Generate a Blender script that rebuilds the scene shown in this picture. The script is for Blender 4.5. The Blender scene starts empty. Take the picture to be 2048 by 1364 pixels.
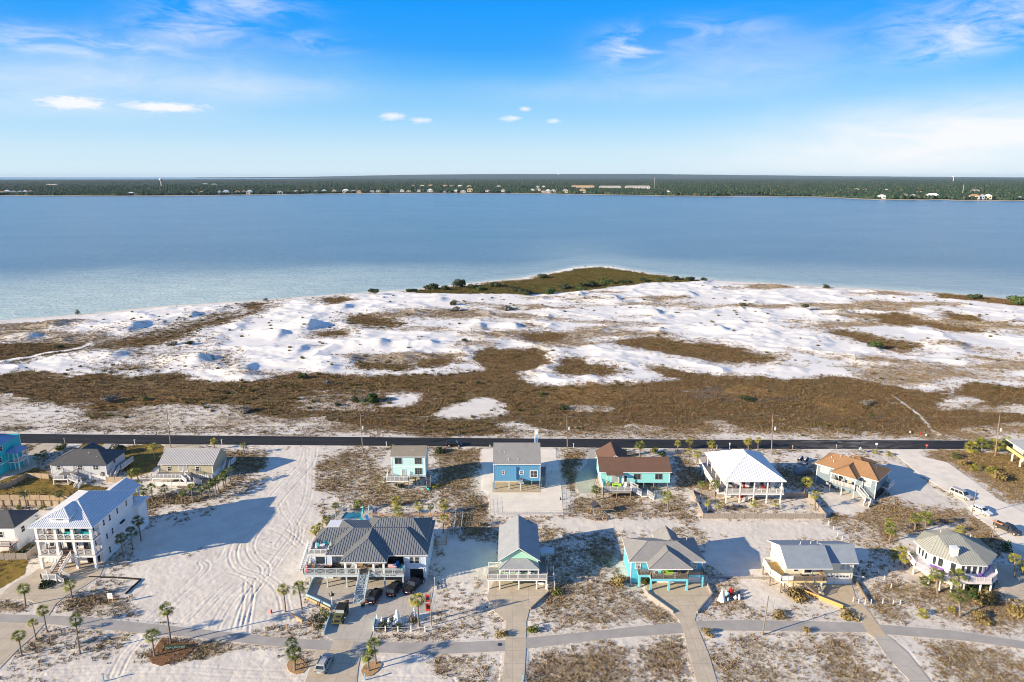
import bpy, math, random
import numpy as np
from math import sin, cos, pi, radians, atan2, hypot
from mathutils import Vector, Matrix
S = bpy.context.scene
COL = S.collection
random.seed(7)
RNG = np.random.default_rng(11)

# ---------------------------------------------------------------- camera
F = 1365.3; CAMH = 80.0; PIT = math.atan((682 - 352.5) / F)
cd = bpy.data.cameras.new('camera'); cam = bpy.data.objects.new('camera', cd); COL.objects.link(cam)
cam.location = (0, 0, CAMH); cam.rotation_euler = (pi / 2 - PIT, 0, 0)
cd.sensor_width = 36; cd.lens = 24; cd.clip_start = 1; cd.clip_end = 400000
S.camera = cam
S.cycles.filter_width = 1.0

# ---------------------------------------------------------------- exposure, world, sun
S.view_settings.view_transform = 'Standard'; S.view_settings.look = 'None'
S.view_settings.exposure = 0.85; S.view_settings.gamma = 1
SUN_EL = 19.0; SHADOW_AZ = 23.0            # shadows run 23 degrees north of east
w = bpy.data.worlds.new('World'); S.world = w; w.use_nodes = True
wn = w.node_tree; wn.nodes.clear()

def N(nt, t, **kw):
    n = nt.nodes.new(t)
    for k, v in kw.items():
        if k == 'inp':
            for a, b in v.items(): n.inputs[a].default_value = b
        else: setattr(n, k, v)
    return n
def L(nt, a, b): nt.links.new(a, b)
def M(nt, op, a, b=None, c=None, clamp=False):
    n = nt.nodes.new('ShaderNodeMath'); n.operation = op; n.use_clamp = clamp
    for i, v in enumerate((a, b, c)):
        if v is None: continue
        if isinstance(v, (int, float)): n.inputs[i].default_value = v
        else: nt.links.new(v, n.inputs[i])
    return n.outputs[0]
def MIX(nt, f, a, b):
    n = nt.nodes.new('ShaderNodeMix'); n.data_type = 'RGBA'
    for i, v in ((0, f), (6, a), (7, b)):
        if isinstance(v, (int, float)): n.inputs[i].default_value = v
        elif isinstance(v, tuple): n.inputs[i].default_value = (*v, 1)
        else: nt.links.new(v, n.inputs[i])
    return n.outputs[2]

def build_world():
    nt = wn
    sky = N(nt, 'ShaderNodeTexSky'); sky.sky_type = 'NISHITA'; sky.sun_disc = False
    sky.sun_elevation = radians(SUN_EL); sky.sun_rotation = radians(180 + 90 - SHADOW_AZ)
    sky.altitude = 50; sky.air_density = 1.0; sky.dust_density = 0.35; sky.ozone_density = 2.5
    hs = N(nt, 'ShaderNodeHueSaturation', inp={'Saturation': 1.25, 'Value': 1.0, 'Hue': 0.5})
    L(nt, sky.outputs[0], hs.inputs['Color'])
    tc = N(nt, 'ShaderNodeTexCoord'); sx = N(nt, 'ShaderNodeSeparateXYZ'); L(nt, tc.outputs['Generated'], sx.inputs[0])
    az = M(nt, 'ARCTAN2', sx.outputs[0], sx.outputs[1]); el = M(nt, 'ARCSINE', sx.outputs[2])
    cmb = N(nt, 'ShaderNodeCombineXYZ'); L(nt, az, cmb.inputs[0]); L(nt, el, cmb.inputs[1])
    mp = N(nt, 'ShaderNodeMapping', inp={'Scale': (7, 26, 1)}); mp.inputs['Rotation'].default_value = (0, 0, 0.08); L(nt, cmb.outputs[0], mp.inputs[0])
    n1 = N(nt, 'ShaderNodeTexNoise', inp={'Scale': 1.6, 'Detail': 9, 'Roughness': 0.62, 'Distortion': 0.7}); L(nt, mp.outputs[0], n1.inputs['Vector'])
    n2 = N(nt, 'ShaderNodeTexNoise', inp={'Scale': 9.0, 'Detail': 8, 'Roughness': 0.68, 'Distortion': 0.3}); L(nt, mp.outputs[0], n2.inputs['Vector'])
    # cloud banks: photo pixel, half widths (pixels), strength, kind (0 wispy, 1 small solid, 2 soft bank)
    CLP = [(385, 55, 90, 24, .65, 0), (190, 90, 110, 16, .5, 0), (145, 206, 52, 11, 1.25, 1), (330, 214, 70, 9, 1.3, 1), (785, 233, 30, 8, 1.1, 1), (842, 241, 24, 6, .9, 1), (1020, 237, 24, 6, .9, 1), (1050, 218, 14, 5, .8, 1), (1107, 242, 17, 5, .8, 1),
           (1255, 98, 62, 30, .75, 0), (1500, 120, 230, 45, .34, 2), (1420, 60, 120, 22, .3, 0), (1980, 40, 140, 40, .75, 0), (1960, 262, 290, 50, 1.1, 2), (1700, 320, 260, 30, .5, 2),
           (635, 84, 60, 16, .45, 0), (480, 178, 190, 24, .45, 2), (40, 160, 170, 28, .4, 2), (30, 70, 60, 20, .4, 0), (480, 12, 110, 22, .5, 0), (130, 215, 260, 22, .35, 2), (300, 125, 330, 40, .34, 2), (1250, 180, 330, 26, .25, 2), (1880, 105, 60, 16, .5, 0)]
    def AE(px, py):
        x = (px - 1024) / F; y = (682 - py) / F; v = Vector((x, cos(PIT) + y * sin(PIT), -sin(PIT) + y * cos(PIT))).normalized()
        return atan2(v.x, v.y), math.asin(v.z)
    CL = []
    for px, py, wx, wy, st, sf in CLP:
        a0, e0 = AE(px, py); CL.append((a0, e0, wx / F * .88, wy / F * .9, st, sf))
    tot = None
    for (a0, e0, wa, we, st, sf) in CL:
        dx = M(nt, 'DIVIDE', M(nt, 'SUBTRACT', az, a0), wa); dy = M(nt, 'DIVIDE', M(nt, 'SUBTRACT', el, e0), we)
        r2 = M(nt, 'ADD', M(nt, 'MULTIPLY', dx, dx), M(nt, 'MULTIPLY', dy, dy))
        g_ = M(nt, 'POWER', 2.718, M(nt, 'MULTIPLY', r2, -0.9))
        if sf == 1:
            v = M(nt, 'MULTIPLY', M(nt, 'MULTIPLY', M(nt, 'SUBTRACT', M(nt, 'ADD', g_, M(nt, 'MULTIPLY', n2.outputs[0], 1.5)), 1.05), 1.25 * st, clamp=True), .9)
        elif sf == 0:
            q = M(nt, 'MULTIPLY', M(nt, 'SUBTRACT', n1.outputs[0], 0.40), 4.0, clamp=True)
            v = M(nt, 'MULTIPLY', M(nt, 'MULTIPLY', g_, q), st)
        else:
            q = M(nt, 'ADD', M(nt, 'MULTIPLY', n1.outputs[0], 1.3), 0.1)
            v = M(nt, 'MULTIPLY', M(nt, 'MULTIPLY', g_, q), st)
        tot = v if tot is None else M(nt, 'ADD', tot, v)
    up = M(nt, 'GREATER_THAN', el, 0.0)
    tot = M(nt, 'MULTIPLY', M(nt, 'MINIMUM', tot, 0.93), up)
    # pale air near the horizon, part of the real sky
    # the clear sky: the physical sky blended with the deep polarised blue of the day, pale towards the horizon
    rp = N(nt, 'ShaderNodeValToRGB'); L(nt, M(nt, 'MULTIPLY', el, 2.5, clamp=True), rp.inputs[0]); e = rp.color_ramp.elements
    stops = [(0, (.70, .86, .98)), (.09, (.58, .80, .97)), (.17, (.40, .70, .98)), (.257, (.22, .58, .98)), (.335, (.09, .47, .98)), (.415, (.025, .37, .98)), (.55, (.0, .33, 1.0)), (.66, (.01, .25, .86)), (1, (.13, .26, .58))]
    while len(e) < len(stops): e.new(.5)
    for i, (q, c) in enumerate(stops): e[i].position = q; e[i].color = (*c, 1)
    vm = N(nt, 'ShaderNodeVectorMath'); vm.operation = 'SCALE'; vm.inputs[3].default_value = SKYK; L(nt, rp.outputs[0], vm.inputs[0])
    clear = MIX(nt, .93, hs.outputs[0], vm.outputs[0])
    cloud = MIX(nt, tot, clear, (SKYK * .98, SKYK * .98, SKYK))
    bg = N(nt, 'ShaderNodeBackground', inp={'Strength': SKY}); L(nt, cloud, bg.inputs[0])
    out = N(nt, 'ShaderNodeOutputWorld'); L(nt, bg.outputs[0], out.inputs[0])
SKY = 0.11; SKYK = 5.1
build_world()
sd = bpy.data.lights.new('sun', 'SUN'); so = bpy.data.objects.new('sun', sd); COL.objects.link(so)
sd.energy = 5.0; sd.angle = radians(0.5); sd.color = (1.0, 0.84, 0.61)
_d = Vector((cos(radians(SHADOW_AZ)) * cos(radians(SUN_EL)), sin(radians(SHADOW_AZ)) * cos(radians(SUN_EL)), -sin(radians(SUN_EL))))
so.rotation_euler = _d.to_track_quat('-Z', 'Y').to_euler()

# ---------------------------------------------------------------- pixel -> world
def G(px, py, z=0.0):
    x = (px - 1024) / F; y = (682 - py) / F
    dy = cos(PIT) + y * sin(PIT); dz = -sin(PIT) + y * cos(PIT)
    t = (z - CAMH) / dz
    return (x * t, dy * t)
def ZY(px, py, Y):
    x = (px - 1024) / F; y = (682 - py) / F
    dy = cos(PIT) + y * sin(PIT); dz = -sin(PIT) + y * cos(PIT)
    t = Y / dy
    return (x * t, CAMH + dz * t)

# ---------------------------------------------------------------- tags and mesh builder
def tag(o, label=None, cat=None, group=None, kind=None):
    if label: o['label'] = label
    if cat: o['category'] = cat
    if group: o['group'] = group
    if kind: o['kind'] = kind
    return o
def empty(name, loc, rz=0.0, label=None, cat=None, group=None):
    o = bpy.data.objects.new(name, None); COL.objects.link(o)
    o.empty_display_size = 0.3
    o.location = (loc[0], loc[1], loc[2] if len(loc) > 2 else 0); o.rotation_euler = (0, 0, rz)
    return tag(o, label, cat, group)
class MB:
    def __init__(s): s.v = []; s.f = []; s.m = []
    def add(s, vs, fs, mi=0):
        b = len(s.v); s.v += [tuple(p) for p in vs]; s.f += [tuple(b + i for i in f) for f in fs]; s.m += [mi] * len(fs); return s
    def box(s, x0, y0, z0, x1, y1, z1, mi=0):
        if x0 > x1: x0, x1 = x1, x0
        if y0 > y1: y0, y1 = y1, y0
        if z0 > z1: z0, z1 = z1, z0
        return s.add([(x0, y0, z0), (x1, y0, z0), (x1, y1, z0), (x0, y1, z0), (x0, y0, z1), (x1, y0, z1), (x1, y1, z1), (x0, y1, z1)],
                     [(0, 3, 2, 1), (4, 5, 6, 7), (0, 1, 5, 4), (1, 2, 6, 5), (2, 3, 7, 6), (3, 0, 4, 7)], mi)
    def bar(s, a, b, wx, wz=None, mi=0):
        wz = wz or wx; a = Vector(a); b = Vector(b); d = (b - a)
        if d.length < 1e-6: return s
        d.normalize(); up = Vector((0, 0, 1)) if abs(d.z) < .95 else Vector((0, 1, 0))
        r = d.cross(up).normalized(); u = r.cross(d)
        r *= wx / 2; u *= wz / 2
        vs = [a - r - u, a + r - u, a + r + u, a - r + u, b - r - u, b + r - u, b + r + u, b - r + u]
        return s.add(vs, [(0, 3, 2, 1), (4, 5, 6, 7), (0, 1, 5, 4), (1, 2, 6, 5), (2, 3, 7, 6), (3, 0, 4, 7)], mi)
    def tube(s, pts, rs, n=8, cap=True, mi=0):
        b = len(s.v); k = len(pts)
        for i, p in enumerate(pts):
            p = Vector(p); q = Vector(pts[min(i + 1, k - 1)]); o = Vector(pts[max(i - 1, 0)]); d = (q - o).normalized()
            up = Vector((0, 0, 1)) if abs(d.z) < .9 else Vector((1, 0, 0))
            r = d.cross(up).normalized(); u = r.cross(d)
            for j in range(n):
                a = 2 * pi * j / n; s.v.append(tuple(p + (r * cos(a) + u * sin(a)) * rs[i]))
        for i in range(k - 1):
            for j in range(n):
                s.f.append((b + i * n + j, b + i * n + (j + 1) % n, b + (i + 1) * n + (j + 1) % n, b + (i + 1) * n + j)); s.m.append(mi)
        if cap:
            s.f.append(tuple(b + j for j in range(n))[::-1]); s.m.append(mi)
            s.f.append(tuple(b + (k - 1) * n + j for j in range(n))); s.m.append(mi)
        return s
    def prism(s, poly, z0, z1, mi=0):
        n = len(poly); A = sum(poly[i][0] * poly[(i + 1) % n][1] - poly[(i + 1) % n][0] * poly[i][1] for i in range(n))
        if A < 0: poly = poly[::-1]
        vs = [(x, y, z0) for x, y in poly] + [(x, y, z1) for x, y in poly]
        fs = [tuple(range(n))[::-1], tuple(range(n, 2 * n))] + [(i, (i + 1) % n, n + (i + 1) % n, n + i) for i in range(n)]
        return s.add(vs, fs, mi)
    def lathe(s, prof, cx=0, cy=0, n=12, mi=0):
        b = len(s.v)
        for r, z in prof:
            for j in range(n): a = 2 * pi * j / n; s.v.append((cx + r * cos(a), cy + r * sin(a), z))
        for i in range(len(prof) - 1):
            for j in range(n): s.f.append((b + i * n + j, b + i * n + (j + 1) % n, b + (i + 1) * n + (j + 1) % n, b + (i + 1) * n + j)); s.m.append(mi)
        s.f.append(tuple(b + j for j in range(n))[::-1]); s.m.append(mi); s.f.append(tuple(b + (len(prof) - 1) * n + j for j in range(n))); s.m.append(mi)
        return s
    def ball(s, c, r, n=8, mi=0):
        rx, ry, rz = r if isinstance(r, tuple) else (r, r, r)
        b = len(s.v); k = max(4, n // 2 + 1)
        for i in range(k + 1):
            t = pi * i / k
            for j in range(n): a = 2 * pi * j / n; s.v.append((c[0] + rx * sin(t) * cos(a), c[1] + ry * sin(t) * sin(a), c[2] - rz * cos(t)))
        for i in range(k):
            for j in range(n): s.f.append((b + i * n + j, b + i * n + (j + 1) % n, b + (i + 1) * n + (j + 1) % n, b + (i + 1) * n + j)); s.m.append(mi)
        return s
    def build(s, name, mats, parent=None, smooth=False, loc=None):
        me = bpy.data.meshes.new(name); me.from_pydata(s.v, [], s.f)
        if not isinstance(mats, (list, tuple)): mats = [mats]
        for m in mats: me.materials.append(m)
        if len(mats) > 1: me.polygons.foreach_set('material_index', s.m)
        if smooth: me.polygons.foreach_set('use_smooth', [True] * len(me.polygons))
        me.update()
        o = bpy.data.objects.new(name, me); COL.objects.link(o)
        if parent is not None: o.parent = parent
        if loc: o.location = loc
        return o
def copy_tree(o, parent=None):
    c = o.copy(); COL.objects.link(c); c.parent = parent
    for ch in list(o.children): copy_tree(ch, c)
    return c
def np_mesh(name, V, Fq, mats, smooth=False, attrs=None, parent=None, mi=None):
    """V (n,3), Fq (m,k) all faces with k corners"""
    me = bpy.data.meshes.new(name); n = len(V); m, k = Fq.shape
    me.vertices.add(n); me.vertices.foreach_set('co', np.ascontiguousarray(V, dtype=np.float32).ravel())
    me.loops.add(m * k); me.loops.foreach_set('vertex_index', np.ascontiguousarray(Fq, dtype=np.int32).ravel())
    me.polygons.add(m); me.polygons.foreach_set('loop_start', np.arange(0, m * k, k, dtype=np.int32))
    try: me.polygons.foreach_set('loop_total', np.full(m, k, dtype=np.int32))
    except Exception: pass
    if smooth: me.polygons.foreach_set('use_smooth', np.ones(m, dtype=bool))
    if mi is not None: me.polygons.foreach_set('material_index', mi.astype(np.int32))
    me.update(calc_edges=True)
    for mm in (mats if isinstance(mats, (list, tuple)) else [mats]): me.materials.append(mm)
    for kx, a in (attrs or {}).items():
        at = me.attributes.new(kx, 'FLOAT', 'POINT'); at.data.foreach_set('value', np.ascontiguousarray(a, dtype=np.float32))
    o = bpy.data.objects.new(name, me); COL.objects.link(o)
    if parent is not None: o.parent = parent
    return o

# ---------------------------------------------------------------- materials
def newmat(name):
    m = bpy.data.materials.new(name); m.use_nodes = True; nt = m.node_tree; nt.nodes.clear()
    out = N(nt, 'ShaderNodeOutputMaterial'); p = N(nt, 'ShaderNodeBsdfPrincipled'); L(nt, p.outputs[0], out.inputs[0])
    return m, nt, p
def mat(name, c, rough=0.6, var=0.12, scale=1.5, bump=0.0, bscale=8.0, metal=0.0, spec=0.3, stretch=(1, 1, 1), detail=5, island=0.0, c2=None):
    m, nt, p = newmat(name)
    p.inputs['Roughness'].default_value = rough; p.inputs['Metallic'].default_value = metal; p.inputs['Specular IOR Level'].default_value = spec
    tc = N(nt, 'ShaderNodeTexCoord'); mp = N(nt, 'ShaderNodeMapping', inp={'Scale': stretch}); L(nt, tc.outputs['Object'], mp.inputs[0])
    no = N(nt, 'ShaderNodeTexNoise', inp={'Scale': scale, 'Detail': detail, 'Roughness': 0.6}); L(nt, mp.outputs[0], no.inputs['Vector'])
    f = M(nt, 'MULTIPLY', M(nt, 'SUBTRACT', no.outputs[0], 0.3), 2.5, clamp=True)
    a = tuple(x * (1 - var) for x in c); b = c2 or tuple(min(1, x * (1 + var)) for x in c)
    col = MIX(nt, f, a, b)
    if island > 0:
        ge = N(nt, 'ShaderNodeNewGeometry')
        v = M(nt, 'ADD', M(nt, 'MULTIPLY', ge.outputs['Random Per Island'], 2 * island), 1 - island)
        vm = N(nt, 'ShaderNodeVectorMath'); vm.operation = 'SCALE'; L(nt, col, vm.inputs[0]); L(nt, v, vm.inputs[3]); col = vm.outputs[0]
    L(nt, col, p.inputs['Base Color'])
    if bump > 0:
        nb = N(nt, 'ShaderNodeTexNoise', inp={'Scale': bscale, 'Detail': 4}); L(nt, mp.outputs[0], nb.inputs['Vector'])
        bp = N(nt, 'ShaderNodeBump', inp={'Strength': bump, 'Distance': 0.05}); L(nt, nb.outputs[0], bp.inputs['Height']); L(nt, bp.outputs[0], p.inputs['Normal'])
    return m
def siding(name, c, axis='z', pitch=0.2, var=0.06):
    m, nt, p = newmat(name); p.inputs['Roughness'].default_value = 0.55
    tc = N(nt, 'ShaderNodeTexCoord'); sx = N(nt, 'ShaderNodeSeparateXYZ'); L(nt, tc.outputs['Object'], sx.inputs[0])
    no = N(nt, 'ShaderNodeTexNoise', inp={'Scale': 0.7, 'Detail': 6, 'Roughness': 0.65}); L(nt, tc.outputs['Object'], no.inputs['Vector'])
    z = M(nt, 'FRACT', M(nt, 'DIVIDE', sx.outputs[2], pitch)) if axis == 'z' else M(nt, 'FRACT', M(nt, 'DIVIDE', M(nt, 'ADD', sx.outputs[0], sx.outputs[1]), pitch))
    gap = M(nt, 'LESS_THAN', z, 0.12)
    f = M(nt, 'MULTIPLY', M(nt, 'SUBTRACT', no.outputs[0], 0.3), 2.5, clamp=True)
    col = MIX(nt, f, tuple(x * (1 - var) for x in c), tuple(min(1, x * (1 + var)) for x in c))
    col = MIX(nt, M(nt, 'MULTIPLY', gap, 0.22), col, tuple(x * .4 for x in c))
    L(nt, col, p.inputs['Base Color'])
    bp = N(nt, 'ShaderNodeBump', inp={'Strength': 0.5, 'Distance': 0.02}); L(nt, z, bp.inputs['Height']); L(nt, bp.outputs[0], p.inputs['Normal'])
    return m
def shingle(name, c, var=0.3):
    m, nt, p = newmat(name); p.inputs['Roughness'].default_value = 0.9; p.inputs['Specular IOR Level'].default_value = 0.15
    tc = N(nt, 'ShaderNodeTexCoord')
    n1 = N(nt, 'ShaderNodeTexNoise', inp={'Scale': 5.5, 'Detail': 3, 'Roughness': 0.7}); L(nt, tc.outputs['Object'], n1.inputs['Vector'])
    n2 = N(nt, 'ShaderNodeTexNoise', inp={'Scale': 0.5, 'Detail': 4}); L(nt, tc.outputs['Object'], n2.inputs['Vector'])
    sx = N(nt, 'ShaderNodeSeparateXYZ'); L(nt, tc.outputs['Object'], sx.inputs[0])
    rows = M(nt, 'LESS_THAN', M(nt, 'FRACT', M(nt, 'DIVIDE', sx.outputs[2], 0.11)), 0.2)
    f = M(nt, 'MULTIPLY', M(nt, 'SUBTRACT', n1.outputs[0], 0.32), 2.8, clamp=True)
    col = MIX(nt, f, tuple(x * (1 - var) for x in c), tuple(min(1, x * (1 + var)) for x in c))
    col = MIX(nt, M(nt, 'MULTIPLY', M(nt, 'SUBTRACT', n2.outputs[0], .35), 1.2, clamp=True), col, tuple(x * .75 for x in c))
    col = MIX(nt, M(nt, 'MULTIPLY', rows, 0.25), col, tuple(x * .5 for x in c))
    L(nt, col, p.inputs['Base Color'])
    bp = N(nt, 'ShaderNodeBump', inp={'Strength': 0.6, 'Distance': 0.03}); L(nt, n1.outputs[0], bp.inputs['Height']); L(nt, bp.outputs[0], p.inputs['Normal'])
    return m
def planks(name, c, pitch=0.14, axis=0, var=0.2, gapc=0.3):
    m, nt, p = newmat(name); p.inputs['Roughness'].default_value = 0.8
    tc = N(nt, 'ShaderNodeTexCoord'); sx = N(nt, 'ShaderNodeSeparateXYZ'); L(nt, tc.outputs['Object'], sx.inputs[0])
    q = M(nt, 'DIVIDE', sx.outputs[axis] if axis < 3 else M(nt, 'ADD', sx.outputs[0], sx.outputs[1]), pitch)
    fl = M(nt, 'FLOOR', q); wn_ = N(nt, 'ShaderNodeTexWhiteNoise'); wn_.noise_dimensions = '1D'; L(nt, fl, wn_.inputs['W'])
    no = N(nt, 'ShaderNodeTexNoise', inp={'Scale': 2.5, 'Detail': 5}); L(nt, tc.outputs['Object'], no.inputs['Vector'])
    f = M(nt, 'ADD', M(nt, 'MULTIPLY', wn_.outputs[0], .6), M(nt, 'MULTIPLY', no.outputs[0], .4))
    col = MIX(nt, f, tuple(x * (1 - var) for x in c), tuple(min(1, x * (1 + var)) for x in c))
    gap = M(nt, 'LESS_THAN', M(nt, 'FRACT', q), 0.13)
    col = MIX(nt, M(nt, 'MULTIPLY', gap, 0.8), col, tuple(x * gapc for x in c))
    L(nt, col, p.inputs['Base Color']); return m
def concrete(name, c, slab=3.0, var=0.10, crack=0.5):
    m, nt, p = newmat(name); p.inputs['Roughness'].default_value = 0.85; p.inputs['Specular IOR Level'].default_value = 0.2
    tc = N(nt, 'ShaderNodeTexCoord'); sx = N(nt, 'ShaderNodeSeparateXYZ'); L(nt, tc.outputs['Object'], sx.inputs[0])
    n1 = N(nt, 'ShaderNodeTexNoise', inp={'Scale': 0.35, 'Detail': 8, 'Roughness': 0.65}); L(nt, tc.outputs['Object'], n1.inputs['Vector'])
    n2 = N(nt, 'ShaderNodeTexNoise', inp={'Scale': 6, 'Detail': 5, 'Roughness': 0.7}); L(nt, tc.outputs['Object'], n2.inputs['Vector'])
    f = M(nt, 'MULTIPLY', M(nt, 'SUBTRACT', M(nt, 'ADD', M(nt, 'MULTIPLY', n1.outputs[0], .75), M(nt, 'MULTIPLY', n2.outputs[0], .25)), 0.33), 3, clamp=True)
    col = MIX(nt, f, tuple(x * (1 - var) for x in c), tuple(min(1, x * (1 + var)) for x in c))
    jx = M(nt, 'LESS_THAN', M(nt, 'FRACT', M(nt, 'DIVIDE', sx.outputs[0], slab)), 0.05 / slab * 1.6)
    jy = M(nt, 'LESS_THAN', M(nt, 'FRACT', M(nt, 'DIVIDE', sx.outputs[1], slab)), 0.05 / slab * 1.6)
    j = M(nt, 'MAXIMUM', jx, jy)
    vo = N(nt, 'ShaderNodeTexVoronoi', inp={'Scale': 0.22}); vo.feature = 'DISTANCE_TO_EDGE'
    nd = N(nt, 'ShaderNodeVectorMath'); nd.operation = 'ADD'; L(nt, tc.outputs['Object'], nd.inputs[0]); L(nt, n2.outputs['Color'], nd.inputs[1]); L(nt, nd.outputs[0], vo.inputs['Vector'])
    ck = M(nt, 'MULTIPLY', M(nt, 'LESS_THAN', vo.outputs[0], 0.006), crack)
    col = MIX(nt, M(nt, 'MAXIMUM', M(nt, 'MULTIPLY', j, 0.5), ck), col, tuple(x * .45 for x in c))
    L(nt, col, p.inputs['Base Color']); return m

MT = {}
MT['white'] = mat('white_paint', (.80, .79, .77), .5, .05, 2)
MT['white_siding'] = siding('white_siding', (.80, .80, .79))
MT['whitemetal'] = mat('white_metal_roof', (.74, .75, .76), .45, .05, .8, spec=.35)
MT['tanmetal'] = mat('tan_white_metal_roof', (.60, .57, .53), .5, .07, .8)
MT['greymetal'] = mat('grey_metal_roof', (.205, .22, .23), .6, .1, .6, spec=.25)
MT['greymetal_dark'] = mat('grey_metal_seam', (.08, .08, .08), .5, .1, .6)
MT['greenmetal'] = mat('sage_metal_roof', (.36, .36, .32), .5, .08, .6)
MT['greenmetal_dark'] = mat('sage_metal_seam', (.22, .22, .18), .5, .08, .6)
MT['whiteseam'] = mat('white_metal_seam', (.45, .46, .50), .5, .08, .6)
MT['tanseam'] = mat('tan_metal_seam', (.34, .30, .27), .5, .08, .6)
MT['bluemetal'] = mat('blue_metal_roof', (.22, .33, .50), .4, .08, .6)
MT['glass'] = mat('window_glass', (.03, .04, .05), .08, .5, .8, spec=.8)
MT['glass_pale'] = mat('pale_blind_glass', (.40, .42, .42), .3, .2, .8, spec=.5)
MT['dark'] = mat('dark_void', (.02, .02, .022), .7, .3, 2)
MT['black'] = mat('black_rubber', (.018, .018, .018), .7, .2, 5)
MT['wood'] = mat('weathered_wood', (.24, .19, .15), .85, .25, 3, stretch=(1, 1, .3))
MT['greywood'] = mat('silvered_wood', (.33, .30, .28), .85, .2, 3)
MT['tanwood'] = mat('new_tan_wood', (.50, .33, .17), .8, .18, 3)
MT['orangewood'] = planks('fresh_orange_boards', (.62, .36, .12), .3, 2, .1)
MT['polewood'] = mat('utility_pole_wood', (.27, .22, .18), .85, .2, 3, stretch=(1, 1, .2))
MT['fencegrey'] = planks('grey_picket_boards', (.34, .29, .25), .14, 3, .25)
MT['fencetan'] = planks('tan_picket_boards', (.50, .38, .25), .14, 3, .2)
MT['deckboards'] = planks('deck_boards', (.30, .27, .25), .14, 1, .15)
MT['deckbrown'] = planks('brown_deck_boards', (.22, .14, .10), .14, 1, .15)
MT['conc'] = concrete('tan_concrete', (.52, .44, .33), 3.2, .14)
MT['concw'] = concrete('pale_concrete', (.48, .435, .37), 3.4, .12)
MT['concpeach'] = concrete('peach_concrete', (.54, .43, .29), 4.0)
MT['concgreen'] = concrete('sage_concrete', (.44, .43, .35), 5.0)
MT['asphalt'] = mat('black_asphalt', (.024, .023, .023), .8, .5, .5, stretch=(.08, 1.6, 1), bump=.3, bscale=12, spec=.3)
MT['path'] = mat('grey_path_asphalt', (.38, .35, .315), .85, .12, .35, bump=.2, bscale=15)
MT['shell'] = mat('crushed_shell_road', (.78, .70, .585), .9, .12, .25, bump=.4, bscale=5)
MT['mulch'] = mat('pine_straw_mulch', (.22, .11, .055), .95, .4, 3, bump=1, bscale=14)
MT['mulchtan'] = mat('tan_bark_mulch', (.45, .28, .14), .95, .3, 3, bump=1, bscale=14)
MT['steel'] = mat('galvanised_steel', (.45, .46, .47), .4, .1, 3, metal=.6)
MT['trunk'] = mat('palm_trunk_bark', (.25, .20, .16), .95, .35, 4, stretch=(1, 1, 4), bump=.8, bscale=10)
MT['red'] = mat('red_paint', (.60, .04, .03), .5, .1, 3)
MT['blackcloth'] = mat('black_cloth', (.02, .02, .02), .9, .2, 3)
MT['tealcloth'] = mat('teal_cloth', (.04, .48, .50), .8, .15, 3)
MT['bluecloth'] = mat('blue_cloth', (.05, .22, .55), .8, .15, 3)
MT['poolwater'] = mat('pool_water', (.03, .20, .30), .06, .2, 1.5, spec=.6, bump=.2, bscale=4)
MT['rubber'] = MT['black']
MT['rim'] = mat('alloy_rim', (.55, .55, .56), .35, .1, 5, metal=.5)
MT['lamp'] = mat('headlight_glass', (.75, .76, .78), .15, .1, 5, spec=.7)
MT['tail'] = mat('taillight_red', (.45, .02, .02), .2, .1, 5, spec=.6)
MT['ac'] = mat('air_conditioner_metal', (.30, .31, .31), .6, .25, 6)

def asphalt_drift():
    """pale sand tracked onto the asphalt at the side road mouth"""
    m = MT['asphalt']; nt = m.node_tree; p = [n for n in nt.nodes if n.type == 'BSDF_PRINCIPLED'][0]; src = p.inputs['Base Color'].links[0].from_socket
    tc = N(nt, 'ShaderNodeTexCoord'); sx = N(nt, 'ShaderNodeSeparateXYZ'); L(nt, tc.outputs['Object'], sx.inputs[0]); no = N(nt, 'ShaderNodeTexNoise', inp={'Scale': .35, 'Detail': 7, 'Roughness': .7, 'Distortion': 1.5})
    mp = N(nt, 'ShaderNodeMapping', inp={'Scale': (.5, 2.0, 1)}); L(nt, tc.outputs['Object'], mp.inputs[0]); L(nt, mp.outputs[0], no.inputs['Vector'])
    q = M(nt, 'DIVIDE', M(nt, 'SUBTRACT', sx.outputs[0], 103), 17); g_ = M(nt, 'POWER', 2.718, M(nt, 'MULTIPLY', M(nt, 'MULTIPLY', q, q), -1.0))
    f = M(nt, 'MULTIPLY', M(nt, 'MULTIPLY', M(nt, 'SUBTRACT', no.outputs[0], .42), 3.5, clamp=True), g_)
    f = M(nt, 'MAXIMUM', M(nt, 'MULTIPLY', f, .6), M(nt, 'MULTIPLY', M(nt, 'MULTIPLY', M(nt, 'SUBTRACT', no.outputs[0], .58), 3, clamp=True), .12))
    L(nt, MIX(nt, f, src, (.42, .37, .31)), p.inputs['Base Color'])
asphalt_drift()
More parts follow.
